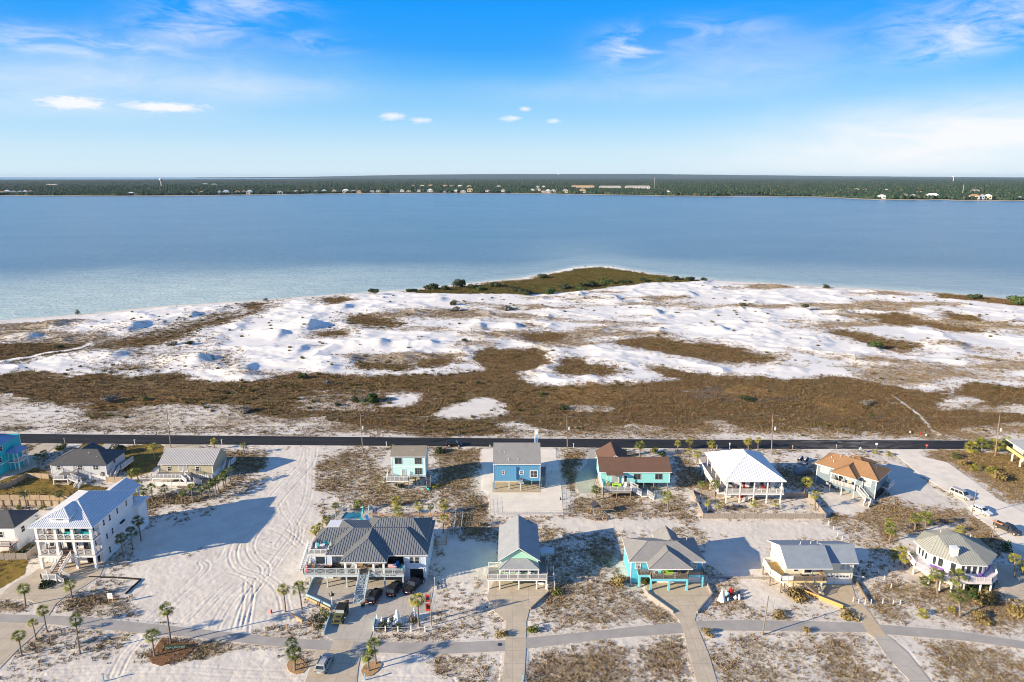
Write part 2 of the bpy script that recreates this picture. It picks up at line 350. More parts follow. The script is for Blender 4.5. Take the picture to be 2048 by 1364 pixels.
# ================================================================ noise and masks
def _hash(ix, iy, seed):
    h = (ix.astype(np.int64) * 374761393 + iy.astype(np.int64) * 668265263 + seed * 974634777) & 0x7fffffff
    h = ((h ^ (h >> 13)) * 1274126177) & 0x7fffffff
    return ((h ^ (h >> 16)) & 0xffff) / 65535.0
def vnoise(x, y, s, seed=0):
    x = x / s; y = y / s; ix = np.floor(x); iy = np.floor(y); fx = x - ix; fy = y - iy
    fx = fx * fx * (3 - 2 * fx); fy = fy * fy * (3 - 2 * fy)
    a = _hash(ix, iy, seed); b = _hash(ix + 1, iy, seed); c = _hash(ix, iy + 1, seed); d = _hash(ix + 1, iy + 1, seed)
    return (a * (1 - fx) + b * fx) * (1 - fy) + (c * (1 - fx) + d * fx) * fy
def fbm(x, y, s, o=4, seed=0, r=.5):
    t = 0; a = 1; n = 0
    for i in range(o): t = t + a * vnoise(x, y, s, seed + i * 17); n += a; a *= r; s /= 2.03
    return t / n
def pip(x, y, poly):
    """points in polygon, bbox culled"""
    P = np.array(poly); m = (x >= P[:, 0].min()) & (x <= P[:, 0].max()) & (y >= P[:, 1].min()) & (y <= P[:, 1].max())
    out = np.zeros(x.shape, bool); idx = np.nonzero(m)
    if len(idx[0]) == 0: return out
    xx = x[idx]; yy = y[idx]; ins = np.zeros(xx.shape, bool); n = len(P)
    for i in range(n):
        x0, y0 = P[i]; x1, y1 = P[(i + 1) % n]
        if y0 == y1: continue
        c = ((y0 > yy) != (y1 > yy)) & (xx < (x1 - x0) * (yy - y0) / (y1 - y0) + x0)
        ins ^= c
    out[idx] = ins; return out
def W(pl): return [G(a, b) for a, b in pl]
def soft(x, y, poly, warp, jit, seed=3, K=5):
    """soft edged, wandering polygon mask on the fan grid (only its own block is computed)"""
    P = np.array(poly); pad = warp * 1.4 + jit + 1
    rr = np.nonzero((yy > P[:, 1].min() - pad) & (yy < P[:, 1].max() + pad))[0]; out = np.zeros(x.shape, np.float32)
    if len(rr) == 0: return out
    r0, r1 = rr[0], rr[-1] + 1; xb = x[r0:r1]
    cc = np.nonzero((xb.max(0) > P[:, 0].min() - pad) & (xb.min(0) < P[:, 0].max() + pad))[0]
    if len(cc) == 0: return out
    c0, c1 = cc[0], cc[-1] + 1; xs = x[r0:r1, c0:c1]; ys = y[r0:r1, c0:c1]
    wx = (fbm(xs, ys, warp * 5, 3, seed) - .5) * warp * 2.2 + (fbm(xs, ys, warp, 2, seed + 5) - .5) * warp * 1.2; wy = (fbm(xs, ys, warp * 5, 3, seed + 50) - .5) * warp * 2.2 + (fbm(xs, ys, warp, 2, seed + 55) - .5) * warp * 1.2
    t = 0
    for k in range(K):
        a = 2.399 * k; r = jit * math.sqrt(k / K)
        t = t + pip(xs + wx + r * cos(a), ys + wy + r * sin(a), poly)
    out[r0:r1, c0:c1] = t / K
    return out

SHORE = [(-500, 690), (-200, 660), (0, 641), (120, 632), (200, 625), (330, 612), (470, 603), (560, 597), (680, 588), (760, 583), (840, 577), (940, 566), (1040, 556), (1100, 545), (1150, 534), (1190, 531), (1230, 533), (1290, 544), (1360, 554), (1440, 561), (1560, 567), (1620, 571), (1700, 575), (1840, 583), (1950, 592), (2048, 600), (2300, 616), (2600, 640)]
_sh = np.array([G(*p) for p in SHORE]); SU = _sh[:, 0] / _sh[:, 1]; SY = _sh[:, 1]
NC, NR = 1250, 850
uu = np.linspace(-1.15, 1.15, NC); yy = 64 * (690 / 64) ** (np.linspace(0, 1, NR))
U, Y = np.meshgrid(uu, yy); X = U * Y
inland = np.interp(U, SU, SY) - Y
# ---- pavement polygons (pixels of the photo, ground level) -> name, material, polygon
PAVE = [
 ('road', 'asphalt', [(-700, 858), (0, 867.5), (1024, 877), (1400, 879.5), (1780, 880.5), (2048, 882), (2700, 886), (2750, 901), (2048, 897.5), (1780, 898.5), (1400, 897), (1024, 893.5), (0, 886), (-700, 874)], .05),
 ('path', 'path', [(-500, 1215), (0, 1229), (70, 1230), (117, 1232), (176, 1235), (273, 1245), (400, 1258.7), (540, 1274), (593, 1278.4), (667, 1281.6), (709, 1282.8), (804, 1285.4), (900, 1285.4), (1008, 1281), (1052, 1276), (1215, 1260), (1293, 1250.6), (1359, 1246.9), (1392, 1242), (1480, 1240.6), (1600, 1242), (1719, 1245.5), (1765, 1249.7), (1902, 1261), (2048, 1283), (2400, 1345), (2400, 1366), (2048, 1298.6), (1934, 1282), (1775, 1269), (1735, 1265), (1527, 1261.8), (1404, 1261), (1368, 1265.6), (1215, 1277), (1052, 1297.5), (1008, 1302), (900, 1307.4), (839, 1309), (768, 1305.7), (702, 1304), (658, 1302), (540, 1292.5), (400, 1276), (273, 1265.5), (195, 1258.7), (88, 1247), (0, 1245), (-500, 1228)], .05),
 ('driveway', 'conc', [(78, 1137), (60, 1150), (30, 1165), (10, 1180), (0, 1196), (30, 1198), (60, 1200), (76, 1210), (70, 1229), (97, 1232), (112, 1208), (130, 1193), (165, 1175), (200, 1152), (212, 1124), (150, 1120)], .045),
 ('driveway', 'conc', [(-60, 1247), (0, 1246), (89, 1248), (70, 1270), (35, 1300), (0, 1337), (-60, 1390)], .045),
 ('driveway', 'concw', [(624, 1158), (613, 1194), (640, 1206), (662, 1217), (655, 1250), (648, 1271), (667, 1281), (709, 1282.2), (738, 1282.8), (747, 1259), (751, 1241), (800, 1235), (858, 1222), (868, 1170), (866, 1150), (760, 1146), (640, 1146)], .045),
 ('driveway', 'conc', [(667.5, 1282), (708.5, 1283), (701.5, 1303.7), (658.5, 1301.8)], .058),
 ('driveway', 'conc', [(632, 1302), (658, 1302.6), (702, 1304.5), (722, 1306.5), (716, 1338), (710, 1400), (590, 1400), (610, 1364)], .045),
 ('driveway', 'conc', [(973, 1194), (987, 1221), (1012, 1244), (1010, 1300), (1004, 1364), (1003, 1395), (1050, 1395), (1048, 1364), (1052, 1297), (1052.5, 1244), (1059, 1219), (1098, 1185), (1100, 1160), (990, 1160)], .062),
 ('driveway', 'conc', [(1293, 1150), (1293, 1182), (1296, 1190), (1346, 1227), (1360, 1244), (1368, 1266), (1377.5, 1304), (1393, 1364), (1398, 1395), (1444, 1395), (1434, 1364), (1418, 1310), (1399, 1265), (1390, 1240), (1393, 1227), (1423, 1190), (1415, 1169), (1410, 1150)], .062),
 ('driveway', 'concpeach', [(1580, 1150), (1623, 1182), (1688, 1219), (1719, 1234), (1735, 1266.5), (1742, 1272), (1774, 1272), (1770, 1268), (1738, 1223), (1711, 1194), (1703, 1168), (1700, 1150)], .062),
 ('driveway', 'concw', [(1742.5, 1272.4), (1749, 1276), (1775, 1316.6), (1817, 1359), (1835, 1395), (1890, 1395), (1856, 1356), (1814, 1303.5), (1780, 1275), (1774.5, 1272.4)], .062),
 ('driveway', 'conc', [(1980, 1128), (1995, 1150), (2010, 1190), (2048, 1225), (2150, 1290), (2200, 1270), (2080, 1180), (2048, 1160), (2020, 1130)], .045),
 ('parking_pad', 'concgreen', [(1177, 897.5), (1206, 897.5), (1194, 924.5), (1193, 950), (1186, 975), (1187, 987.4), (1157.7, 986.6), (1150, 963), (1161, 940.6), (1174, 927.7)], .045),
 ('parking_pad', 'conc', [(1385, 897.6), (1412, 897.6), (1416, 912), (1408, 935), (1392, 925)], .045),
 ('parking_pad', 'conc', [(330, 888.5), (400, 889.5), (396, 905), (326, 903)], .045),
 ('parking_pad', 'concw', [(210, 886.5), (232, 887), (222, 903), (200, 903)], .045),
 ('parking_pad', 'conc', [(88, 886), (118, 886.5), (95, 906), (80, 925), (70, 935), (0, 962), (-60, 985), (-60, 940), (30, 925)], .045),
 ('gravel_yard', 'shell', [(964, 898.2), (1112, 898.6), (1112, 912), (1120, 945), (1124, 990), (1126, 1029), (982, 1029), (980, 985), (968, 980)], .03),
 ('parking_pad', 'concpeach', [(985, 985), (1082, 985), (1082, 965), (985, 965)], .045),  # peach colour paints the warm bounced light under the blue house
 ('parking_pad', 'shell', [(1640, 899), (1668, 899), (1655, 908), (1635, 910)], .045),
 ('side_road', 'shell', [(1779, 899), (1779, 901), (1797, 914), (1840, 949), (1882, 975.6), (1928, 1002), (1950, 1032.5), (1983, 1054), (2000, 1072), (2048, 1107), (2250, 1240), (2400, 1200), (2200, 1090), (2048, 1026), (1994, 997.5), (1950, 964.7), (1895, 925), (1847, 914), (1838, 905), (1847, 899)], .045),
 ('parking_pad', 'concw', [(1290, 920), (1330, 898), (1352, 898), (1348, 908), (1320, 925)], .045),
]
pave = np.zeros_like(X)
for nm, mm, pl, zt in PAVE:
    wp = W(pl); k = 0
    for dx, dy in ((0, 0), (.5, 0), (-.5, 0), (0, .6), (0, -.6)): k = k + pip(X + dx, Y + dy, wp)
    pave = np.maximum(pave, (k > 0) * 1.0)
# ---- vegetation polygons
MARSH = [
 ([(-800, 700), (0, 753), (60, 742), (130, 755), (200, 748), (260, 752), (330, 740), (370, 745), (400, 757), (440, 766), (520, 762), (570, 750), (640, 742), (680, 747), (800, 751), (870, 747), (974, 737), (947, 712), (970, 699), (1087, 699), (1097, 725), (1056, 735), (1032, 740), (1046, 759), (1083, 768), (1176, 764), (1261, 766), (1366, 757), (1290, 743), (1285, 730), (1330, 733), (1392, 745), (1461, 753), (1587, 759), (1638, 748), (1690, 752), (1758, 767), (1826, 779), (1902, 784), (1912, 769), (1963, 767), (2048, 779), (2700, 790), (2700, 850), (2048, 847), (1960, 852), (1900, 856), (1860, 862), (1780, 866), (1700, 863), (1640, 857), (1560, 863), (1480, 857), (1440, 835), (1380, 852), (1320, 857), (1250, 848), (1160, 853), (1060, 862), (950, 872), (860, 866), (790, 858), (700, 852), (650, 838), (560, 842), (460, 825), (330, 815), (260, 830), (180, 845), (130, 812), (60, 800), (0, 785), (-800, 760)], 5, 5),
 ([(1130, 712), (1180, 720), (1190, 728), (1240, 733), (1250, 741), (1215, 750), (1160, 755), (1115, 750), (1127, 730)], 3, 3),
 ([(704, 632), (740, 628), (800, 640), (817, 650), (760, 656), (712, 650)], 4, 5), ([(711, 722), (760, 722), (818, 727), (815, 737), (760, 742), (715, 732)], 3, 3), ([(834, 717), (880, 713), (919, 718), (905, 732), (860, 739), (838, 730)], 3, 3),
 ([(1032, 645), (1055, 645), (1075, 652), (1060, 656)], 3, 3), ([(1042, 675), (1075, 660), (1120, 664), (1141, 675), (1110, 686), (1060, 684)], 4, 4),
 ([(1203, 681), (1260, 675), (1300, 670), (1340, 676), (1380, 688), (1420, 686), (1460, 693), (1500, 705), (1560, 722), (1500, 727), (1440, 725), (1360, 712), (1300, 700), (1250, 690)], 3, 4),
 ([(1727, 628), (1790, 625), (1830, 638), (1870, 650), (1990, 662), (1985, 669), (1900, 664), (1860, 653), (1780, 648), (1740, 640)], 4, 4), ([(1881, 622), (1940, 632), (2008, 645), (1960, 646), (1900, 637)], 4, 4),
 ([(1635, 660), (1700, 660), (1770, 675), (1854, 698), (1800, 702), (1760, 690), (1700, 675)], 4, 5), ([(1860, 584), (1950, 592), (2048, 600), (2500, 625), (2500, 640), (2048, 613), (1960, 603), (1870, 594)], 3, 3),
 ([(-300, 690), (0, 690), (90, 688), (181, 684), (175, 700), (100, 712), (20, 728), (0, 731), (-300, 745)], 4, 4), ([(181, 690), (300, 672), (400, 640), (480, 622), (560, 600), (520, 625), (430, 650), (330, 690), (200, 712)], 6, 9),
 ([(480, 610), (530, 603), (535, 612), (500, 628), (484, 622)], 4, 4), ([(622, 665), (660, 657), (700, 660), (690, 676), (640, 678)], 4, 5), ([(632, 596), (680, 592), (710, 598), (660, 611)], 4, 4), ([(430, 705), (460, 700), (478, 730), (450, 745)], 3, 5), ([(300, 680), (335, 678), (342, 688), (310, 692)], 3, 3),
 ([(860, 628), (930, 620), (945, 628), (900, 636)], 4, 8), ([(230, 655), (300, 660), (360, 700), (340, 730), (290, 720), (250, 690)], 5, 14),
]
OLIVE = [([(850, 580), (940, 572), (1050, 560), (1110, 548), (1160, 538), (1200, 536), (1240, 540), (1290, 548), (1350, 556), (1405, 563), (1340, 566), (1290, 567), (1240, 573), (1180, 582), (1120, 583), (1050, 581), (1000, 581), (930, 582)], 3, 2), ([(800, 584), (850, 579), (940, 571), (1040, 562), (1120, 560), (1130, 585), (1050, 588), (940, 587), (860, 587)], 3, 3)]
GOLD = [([(1437, 775), (1470, 769), (1560, 785), (1555, 793), (1480, 792), (1440, 788)], 2, 3), ([(1635, 800), (1660, 792), (1700, 800), (1722, 825), (1690, 834), (1650, 815)], 4, 4), ([(1100, 745), (1270, 790), (1100, 810)], 6, 9), ([(250, 790), (420, 790), (400, 815), (200, 805)], 6, 9)]
WET = [([(1382, 790), (1400, 772), (1440, 770), (1435, 792), (1490, 797), (1560, 796), (1590, 788), (1580, 800), (1480, 802), (1400, 800)], 2, 3), ([(1735, 830), (1770, 823), (1765, 845), (1740, 842)], 3, 3)]
CLEAR = [([(775, 792), (800, 788), (842, 792), (838, 806), (800, 815), (770, 815)], 2, 2.5), ([(857, 829), (900, 812), (940, 802), (980, 790), (1000, 800), (1010, 822), (960, 838), (900, 840)], 2, 2.5), ([(970, 848), (1010, 840), (1060, 852), (1020, 858)], 2, 3), ([(1870, 812), (1900, 800), (1940, 793), (1980, 800), (1960, 808), (1900, 815), (1885, 825)], 2, 3), ([(2005, 815), (2048, 810), (2300, 820), (2300, 832), (2030, 828)], 2, 3),
 ([(1781, 789), (1784, 789), (1842, 830), (1866, 858), (1884, 870), (1876, 872), (1862, 860), (1838, 832)], .2, .5), ([(-20, 727), (60, 712), (160, 694), (184, 684), (185, 687), (162, 697), (60, 716), (-20, 732)], .3, .6), ([(40, 815), (120, 822), (140, 845), (60, 850), (0, 835), (-100, 830)], 4, 5), ([(340, 822), (400, 820), (430, 838), (350, 836)], 3, 6)]
SCRUB = [
 ([(-400, 770), (0, 785), (130, 810), (330, 815), (650, 838), (950, 865), (1250, 848), (1440, 835), (1700, 860), (2048, 845), (2500, 850), (2500, 878), (2048, 879), (1024, 873), (0, 863), (-400, 858)], .60),
 ([(625, 925), (700, 900), (770, 915), (775, 975), (985, 985), (990, 1025), (900, 1030), (870, 1000), (790, 1015), (700, 1010), (640, 985), (610, 960)], .66), ([(862, 900), (960, 895), (965, 985), (980, 1070), (930, 1080), (900, 1020), (860, 985)], .8),
 ([(440, 905), (530, 898), (540, 925), (500, 955), (440, 1000), (380, 1020), (280, 1015), (262, 960), (300, 990), (430, 985), (460, 960)], .85), ([(490, 985), (530, 980), (505, 1008)], .7), ([(410, 905), (455, 905), (470, 940), (440, 950)], .8),
 ([(930, 1085), (1000, 1060), (1000, 1150), (970, 1170), (890, 1150), (880, 1100)], .5), ([(870, 1160), (975, 1180), (985, 1215), (1010, 1245), (1008, 1280), (865, 1282), (870, 1230)], .58),
 ([(1082, 1060), (1150, 1050), (1230, 1080), (1250, 1120), (1260, 1180), (1290, 1190), (1350, 1240), (1215, 1258), (1055, 1272), (1058, 1225), (1100, 1185), (1100, 1120)], .62),
 ([(865, 1312), (1000, 1306), (1000, 1364), (1000, 1420), (800, 1420), (860, 1350)], .62), ([(1055, 1303), (1370, 1268), (1390, 1364), (1395, 1420), (1052, 1420)], .64), ([(1410, 1266), (1530, 1266), (1600, 1275), (1700, 1280), (1745, 1300), (1820, 1420), (1440, 1420)], .58),
 ([(1800, 1280), (1900, 1285), (2048, 1302), (2300, 1400), (1870, 1420), (1830, 1320)], .68), ([(1400, 1235), (1395, 1220), (1420, 1185), (1500, 1165), (1510, 1200), (1480, 1240)], .56), ([(1560, 1185), (1640, 1190), (1690, 1220), (1715, 1240), (1500, 1245), (1550, 1220)], .5),
 ([(1710, 1165), (1780, 1145), (1880, 1165), (1960, 1190), (2048, 1230), (2300, 1330), (1900, 1262), (1770, 1250), (1740, 1215)], .62), ([(1900, 1160), (1980, 1160), (2048, 1225), (2060, 1270), (1930, 1210)], .9),
 ([(1130, 990), (1195, 985), (1300, 1000), (1340, 985), (1400, 985), (1405, 1040), (1300, 1045), (1200, 1030), (1130, 1030)], .7), ([(1120, 900), (1178, 900), (1160, 985), (1130, 1000), (1118, 930)], .85), ([(1345, 905), (1390, 930), (1450, 960), (1450, 985), (1345, 985)], .75), ([(1206, 898), (1300, 898), (1290, 925), (1250, 922), (1200, 922)], .75),
 ([(1525, 915), (1600, 925), (1625, 960), (1620, 995), (1570, 985)], .58), ([(1405, 1040), (1650, 1042), (1700, 1030), (1700, 1045), (1560, 1060), (1430, 1055)], .5), ([(1420, 1000), (1640, 1000), (1640, 1032), (1420, 1032)], .48),
 ([(1655, 1000), (1750, 1000), (1860, 1020), (1930, 1010), (1990, 1060), (2040, 1110), (2000, 1130), (1900, 1050), (1780, 1100), (1750, 1050), (1650, 1045)], .74), ([(1850, 898), (2400, 900), (2400, 1080), (2020, 1000), (1940, 950), (1860, 915)], .9), ([(1780, 898), (1800, 905), (1900, 975), (1950, 1010), (1900, 990), (1830, 950), (1775, 905)], .8),
 ([(95, 1262), (270, 1275), (300, 1340), (200, 1380), (-20, 1400), (30, 1310)], .42), ([(275, 1290), (330, 1270), (450, 1285), (500, 1290), (480, 1320), (350, 1345), (280, 1335)], .80), ([(384, 1282), (495, 1289), (478, 1316), (376, 1326)], 1.0), ([(110, 1218), (135, 1195), (170, 1190), (220, 1190), (222, 1205), (170, 1226), (112, 1229)], 1.0), ([(-100, 1195), (0, 1195), (76, 1206), (72, 1226), (0, 1228), (-100, 1225)], .95),
 ([(1715, 1080), (1790, 1090), (1800, 1140), (1715, 1140)], .62), ([(540, 1250), (600, 1210), (660, 1240), (640, 1264), (560, 1262)], .45), ([(745, 1235), (860, 1228), (866, 1250), (760, 1260)], .5), ([(225, 1225), (290, 1232), (270, 1243), (240, 1240)], .7), ([(255, 1000), (300, 990), (340, 1010), (300, 1030), (270, 1030)], .9),  # first patch: scrub darkening the ground as the yellow house's shadow
 ([(0, 885), (130, 888), (120, 940), (80, 950), (60, 960), (0, 985)], .7), ([(130, 888), (320, 888), (320, 900), (250, 905), (100, 925)], .7), ([(380, 1040), (420, 1035), (430, 1050), (395, 1058)], .3),
 ([(740, 895), (985, 895), (985, 905), (740, 905)], .6), ([(1415, 898), (1640, 899), (1635, 912), (1520, 915), (1415, 905)], .6),
]
LAWN = [[(235, 925), (240, 895), (310, 885), (338, 895), (320, 925), (300, 945), (262, 955)], [(155, 897), (165, 887), (208, 887), (198, 901)], [(-200, 975), (0, 962), (100, 957), (280, 985), (255, 1008), (110, 1003), (0, 1000), (-200, 1010)], [(-200, 1140), (0, 1120), (60, 1116), (48, 1150), (0, 1178), (-200, 1250)], [(-100, 960), (30, 925), (90, 940), (110, 960), (0, 985)], [(1930, 905), (2048, 910), (2300, 915), (2300, 1000), (2048, 985), (2000, 945), (1940, 930)], [(20, 1060), (60, 1050), (62, 1090), (40, 1108), (0, 1110)]]
PURE = [[(1100, 1036), (1400, 1046), (1660, 1046), (1700, 1078), (1500, 1085), (1380, 1050), (1240, 1062), (1120, 1052)], [(1410, 1052), (1560, 1070), (1530, 1085), (1540, 1150), (1440, 1160), (1420, 1120)], [(1640, 965), (1760, 1000), (1700, 1030), (1660, 1025)], [(1760, 905), (1790, 925), (1900, 1000), (1850, 1012), (1770, 985), (1790, 940)], [(1480, 1160), (1560, 1165), (1600, 1200), (1540, 1220), (1500, 1200)], [(880, 1085), (1000, 1080), (985, 1150), (900, 1165)], [(290, 1330), (520, 1300), (600, 1330), (600, 1400), (200, 1400)], [(760, 1312), (860, 1312), (850, 1400), (730, 1400)], [(1560, 905), (1630, 905), (1620, 935), (1580, 930)],
 [(540, 900), (625, 900), (615, 960), (640, 1060), (610, 1150), (600, 1240), (420, 1265), (290, 1240), (250, 1180), (280, 1060), (420, 1030), (530, 960)], [(962, 897), (1110, 897), (1120, 960), (1126, 1030), (982, 1030), (985, 985), (968, 980)]]
marsh = np.zeros_like(X); olive = marsh.copy(); gold = marsh.copy(); wet = marsh.copy(); scrub = marsh.copy(); lawn = marsh.copy(); clear = marsh.copy(); pure = marsh.copy()
for i_, (pl, wv, jt) in enumerate(MARSH): marsh = np.maximum(marsh, soft(X, Y, W(pl), wv * (1 if i_ == 0 else 1.5), jt * (1.1 if i_ == 0 else 2.0), 5 + i_, 9 if i_ else 7))
for pl, wv, jt in OLIVE: olive = np.maximum(olive, soft(X, Y, W(pl), wv, jt, 9))
for pl, wv, jt in GOLD: gold = np.maximum(gold, soft(X, Y, W(pl), wv, jt, 12))
for pl, wv, jt in WET: wet = np.maximum(wet, soft(X, Y, W(pl), wv, jt, 12))
for pl, wv, jt in CLEAR: clear = np.maximum(clear, soft(X, Y, W(pl), wv * 1.4, jt * 1.4, 15, 8))
for pl, st in SCRUB: scrub = np.maximum(scrub, st * soft(X, Y, W(pl), 2.4, 3.0, 21, 9))
for pl in LAWN: lawn = np.maximum(lawn, soft(X, Y, W(pl), .25, .3, 31, 4))
for pl in PURE: pure = np.maximum(pure, soft(X, Y, W(pl), 1.0, 1.5, 33, 5))
marsh *= (1 - clear)
# thin sandy gaps wander through the marsh, thickest towards the road
gap = np.clip((fbm(X * .45, Y * 1.3, 13, 5, 611) - .56) * 7, 0, 1) * np.clip(1.15 - (Y - 212) / 60, .12, 1)
marsh *= 1 - .62 * gap; scrub = np.maximum(scrub, .55 * gap * (marsh > .05))
dune = np.clip((Y - 232) / 25, 0, 1) * np.clip(inland / 12, 0, 1)
scrub = np.where(Y > 215, np.maximum(scrub * (Y < 300), dune * np.clip((fbm(X * .55, Y * 1.2, 30, 5, 77) - .45) * 3.0, 0.23, .68)), scrub)
scrub = np.where(Y < 205, np.maximum(scrub, .42), scrub) * (1 - .78 * pure) * (1 - .8 * clear)
scrub = np.clip(scrub + (fbm(X, Y, 7, 4, 41) - .5) * .75 * (scrub > .05) * (Y < 215), 0, 1)
# ---- relief
rid = 1 - np.abs(2 * fbm(X, Y * 1.5, 34, 4, 101) - 1)
Dn = dune * (1 - np.clip(marsh * 1.4, 0, 1)) * (1 - olive)
# smooth the dune mask a little
def blur(a, n):
    for _ in range(n):
        a = (a + np.roll(a, 1, 0) + np.roll(a, -1, 0) + np.roll(a, 1, 1) + np.roll(a, -1, 1)) / 5
    return a
Dn = blur(Dn, 8)
Z = np.clip((inland - 3) * .06, -3.0, 0) - 0.12 * (inland < 3)
Z = Z + Dn * (np.clip(rid - .70, 0, 1) ** 1.1 * 4.0 + (fbm(X, Y, 16, 3, 205) - .45) * .8 + (fbm(X, Y, 3.0, 3, 215) - .5) * .40 * np.clip((fbm(X, Y, 30, 2, 219) - .4) * 4, 0, 1))
DUNES = [(270, 655, 16, 9, 3.2), (385, 632, 11, 6, 2.2), (620, 655, 13, 9, 4.2), (600, 700, 12, 8, 1.8), (400, 722, 12, 7, 2.6), (230, 712, 14, 6, 2.0), (60, 675, 16, 6, 2.4), (500, 735, 8, 6, 1.5), (1230, 600, 12, 9, 2.6), (1310, 625, 12, 9, 2.2), (1160, 590, 10, 8, 2.4), (1440, 660, 12, 7, 2.4), (1480, 645, 8, 6, 1.6), (1610, 622, 7, 6, 1.6), (1680, 625, 14, 5, 1.8), (960, 655, 10, 6, 1.8), (1030, 655, 10, 6, 1.6), (760, 690, 16, 7, 2.0), (1750, 700, 8, 6, 1.2), (1480, 618, 7, 5, 1.5), (880, 600, 14, 8, 1.5), (120, 650, 12, 6, 1.6), (690, 615, 14, 8, 2.2), (1380, 590, 12, 8, 1.6), (860, 690, 14, 6, 1.6), (1530, 665, 16, 6, 1.8), (1900, 690, 18, 7, 1.5), (700, 720, 14, 6, 1.6), (560, 670, 12, 7, 1.8)]
for px, py, a, b, h in DUNES:
    cx, cy = G(px, py); dx = (X - cx); dy = (Y - cy); wob = 1 + (fbm(X, Y, 6, 3, 300) - .5) * .9
    left = np.exp(-((dx / (a * 1.2)) ** 2 + (dy / b) ** 2) * wob); right = np.exp(-((np.clip(dx, 0, None) / (a * .26)) ** 2 + (dy / b) ** 2) * wob)
    Z = Z + h * np.where(dx < 0, left, np.minimum(left, right)) * np.clip(Dn + .3, 0, 1)
flat = (1 - pave)
near = np.clip((235 - Y) / 20, 0, 1) * flat
Z = Z + near * ((fbm(X, Y, 2.2, 3, 401) - .5) * .22 * (.25 + scrub) + (fbm(X, Y, .7, 2, 411) - .5) * .09 + (fbm(X, Y, 14, 2, 421) - .5) * .25) - near * .06
Z = Z + (1 - near) * (1 - pave) * np.clip(marsh + olive, 0, 1) * (fbm(X, Y, 3, 3, 431) - .5) * .5
TR = [[(614, 896), (606, 925), (580, 955), (545, 995), (515, 1035), (483, 1073), (468, 1095), (467, 1118), (480, 1138), (505, 1148), (522, 1158), (500, 1190), (483, 1230), (470, 1272)],
      [(628, 896), (622, 925), (598, 955), (563, 995), (533, 1035), (508, 1070), (500, 1095), (512, 1118), (530, 1133), (528, 1150), (500, 1160), (497, 1200), (490, 1240), (486, 1272)],
      [(566, 1005), (572, 1025), (590, 1050), (588, 1078), (560, 1096), (520, 1103)], [(335, 1222), (370, 1190), (430, 1152), (455, 1140), (490, 1150), (515, 1170)], [(300, 1240), (350, 1195), (408, 1140), (405, 1125)], [(230, 1350), (250, 1310), (280, 1275)], [(370, 1240), (430, 1190), (480, 1160)], [(425, 1262), (470, 1190), (530, 1150), (560, 1110), (600, 1060)], [(510, 1090), (560, 1105), (590, 1090), (598, 1060)], [(100, 1345), (300, 1338), (620, 1352), (900, 1362)], [(575, 1240), (560, 1180), (520, 1150), (470, 1160), (400, 1230)], [(300, 1170), (350, 1150), (440, 1120), (470, 1060), (530, 990)], [(560, 1090), (610, 1010), (620, 950), (618, 898)], [(430, 1080), (500, 1050), (560, 1060), (600, 1090)], [(870, 1060), (930, 1110), (960, 1140)]]
def seg_d(x, y, a, b):
    ax, ay = a; bx, by = b; dx, dy = bx - ax, by - ay; l2 = dx * dx + dy * dy
    t = np.clip(((x - ax) * dx + (y - ay) * dy) / l2, 0, 1)
    return (x - ax - t * dx) * dy / math.sqrt(l2) - (y - ay - t * dy) * dx / math.sqrt(l2), np.hypot(x - ax - t * dx, y - ay - t * dy)
def smooth_pl(p, k=6):
    P = [Vector((*q, 0)) for q in p]; o = []
    for i in range(len(P) - 1):
        p0 = P[max(i - 1, 0)]; p1 = P[i]; p2 = P[i + 1]; p3 = P[min(i + 2, len(P) - 1)]
        for j in range(k):
            t = j / k; o.append(.5 * ((2 * p1) + (p2 - p0) * t + (2 * p0 - 5 * p1 + 4 * p2 - p3) * t * t + (3 * p1 - p0 - 3 * p2 + p3) * t ** 3))
    o.append(P[-1]); return [(q.x, q.y) for q in o]
for ti, tr in enumerate(TR):
    pts = smooth_pl(W(tr)); P = np.array(pts)
    rr = np.nonzero((yy > P[:, 1].min() - 3) & (yy < P[:, 1].max() + 3))[0]; r0, r1 = rr[0], rr[-1] + 1
    cc = np.nonzero((X[r0:r1].max(0) > P[:, 0].min() - 3) & (X[r0:r1].min(0) < P[:, 0].max() + 3))[0]; c0, c1 = cc[0], cc[-1] + 1
    xs = X[r0:r1, c0:c1]; ys_ = Y[r0:r1, c0:c1]; best = np.full(xs.shape, 99.0)
    for a, b in zip(pts[:-1], pts[1:]):
        _, d = seg_d(xs, ys_, a, b); best = np.minimum(best, d)
    q = np.abs(best - .85); amp = (.42 if ti < 2 else .28) * (.45 + 1.1 * vnoise(xs, ys_, 2.5, 60 + ti))
    Z[r0:r1, c0:c1] += amp * flat[r0:r1, c0:c1] * (-.15 * np.exp(-(q / .2) ** 2) + .10 * np.exp(-((q - .4) / .18) ** 2))
    scrub[r0:r1, c0:c1] *= 1 - .8 * np.exp(-(best / 1.3) ** 2)
Z = np.where(pave > 0, np.minimum(Z, -.02), Z)
for pl in [[(658, 1062), (700, 1062), (745, 1025), (745, 1014), (690, 1014), (655, 1040)], [(28, 1062), (62, 1064), (60, 1036), (30, 1036)]]:   # pools sit in hollows
    Z = np.where(pip(X, Y, W(pl)), -2.2, Z)

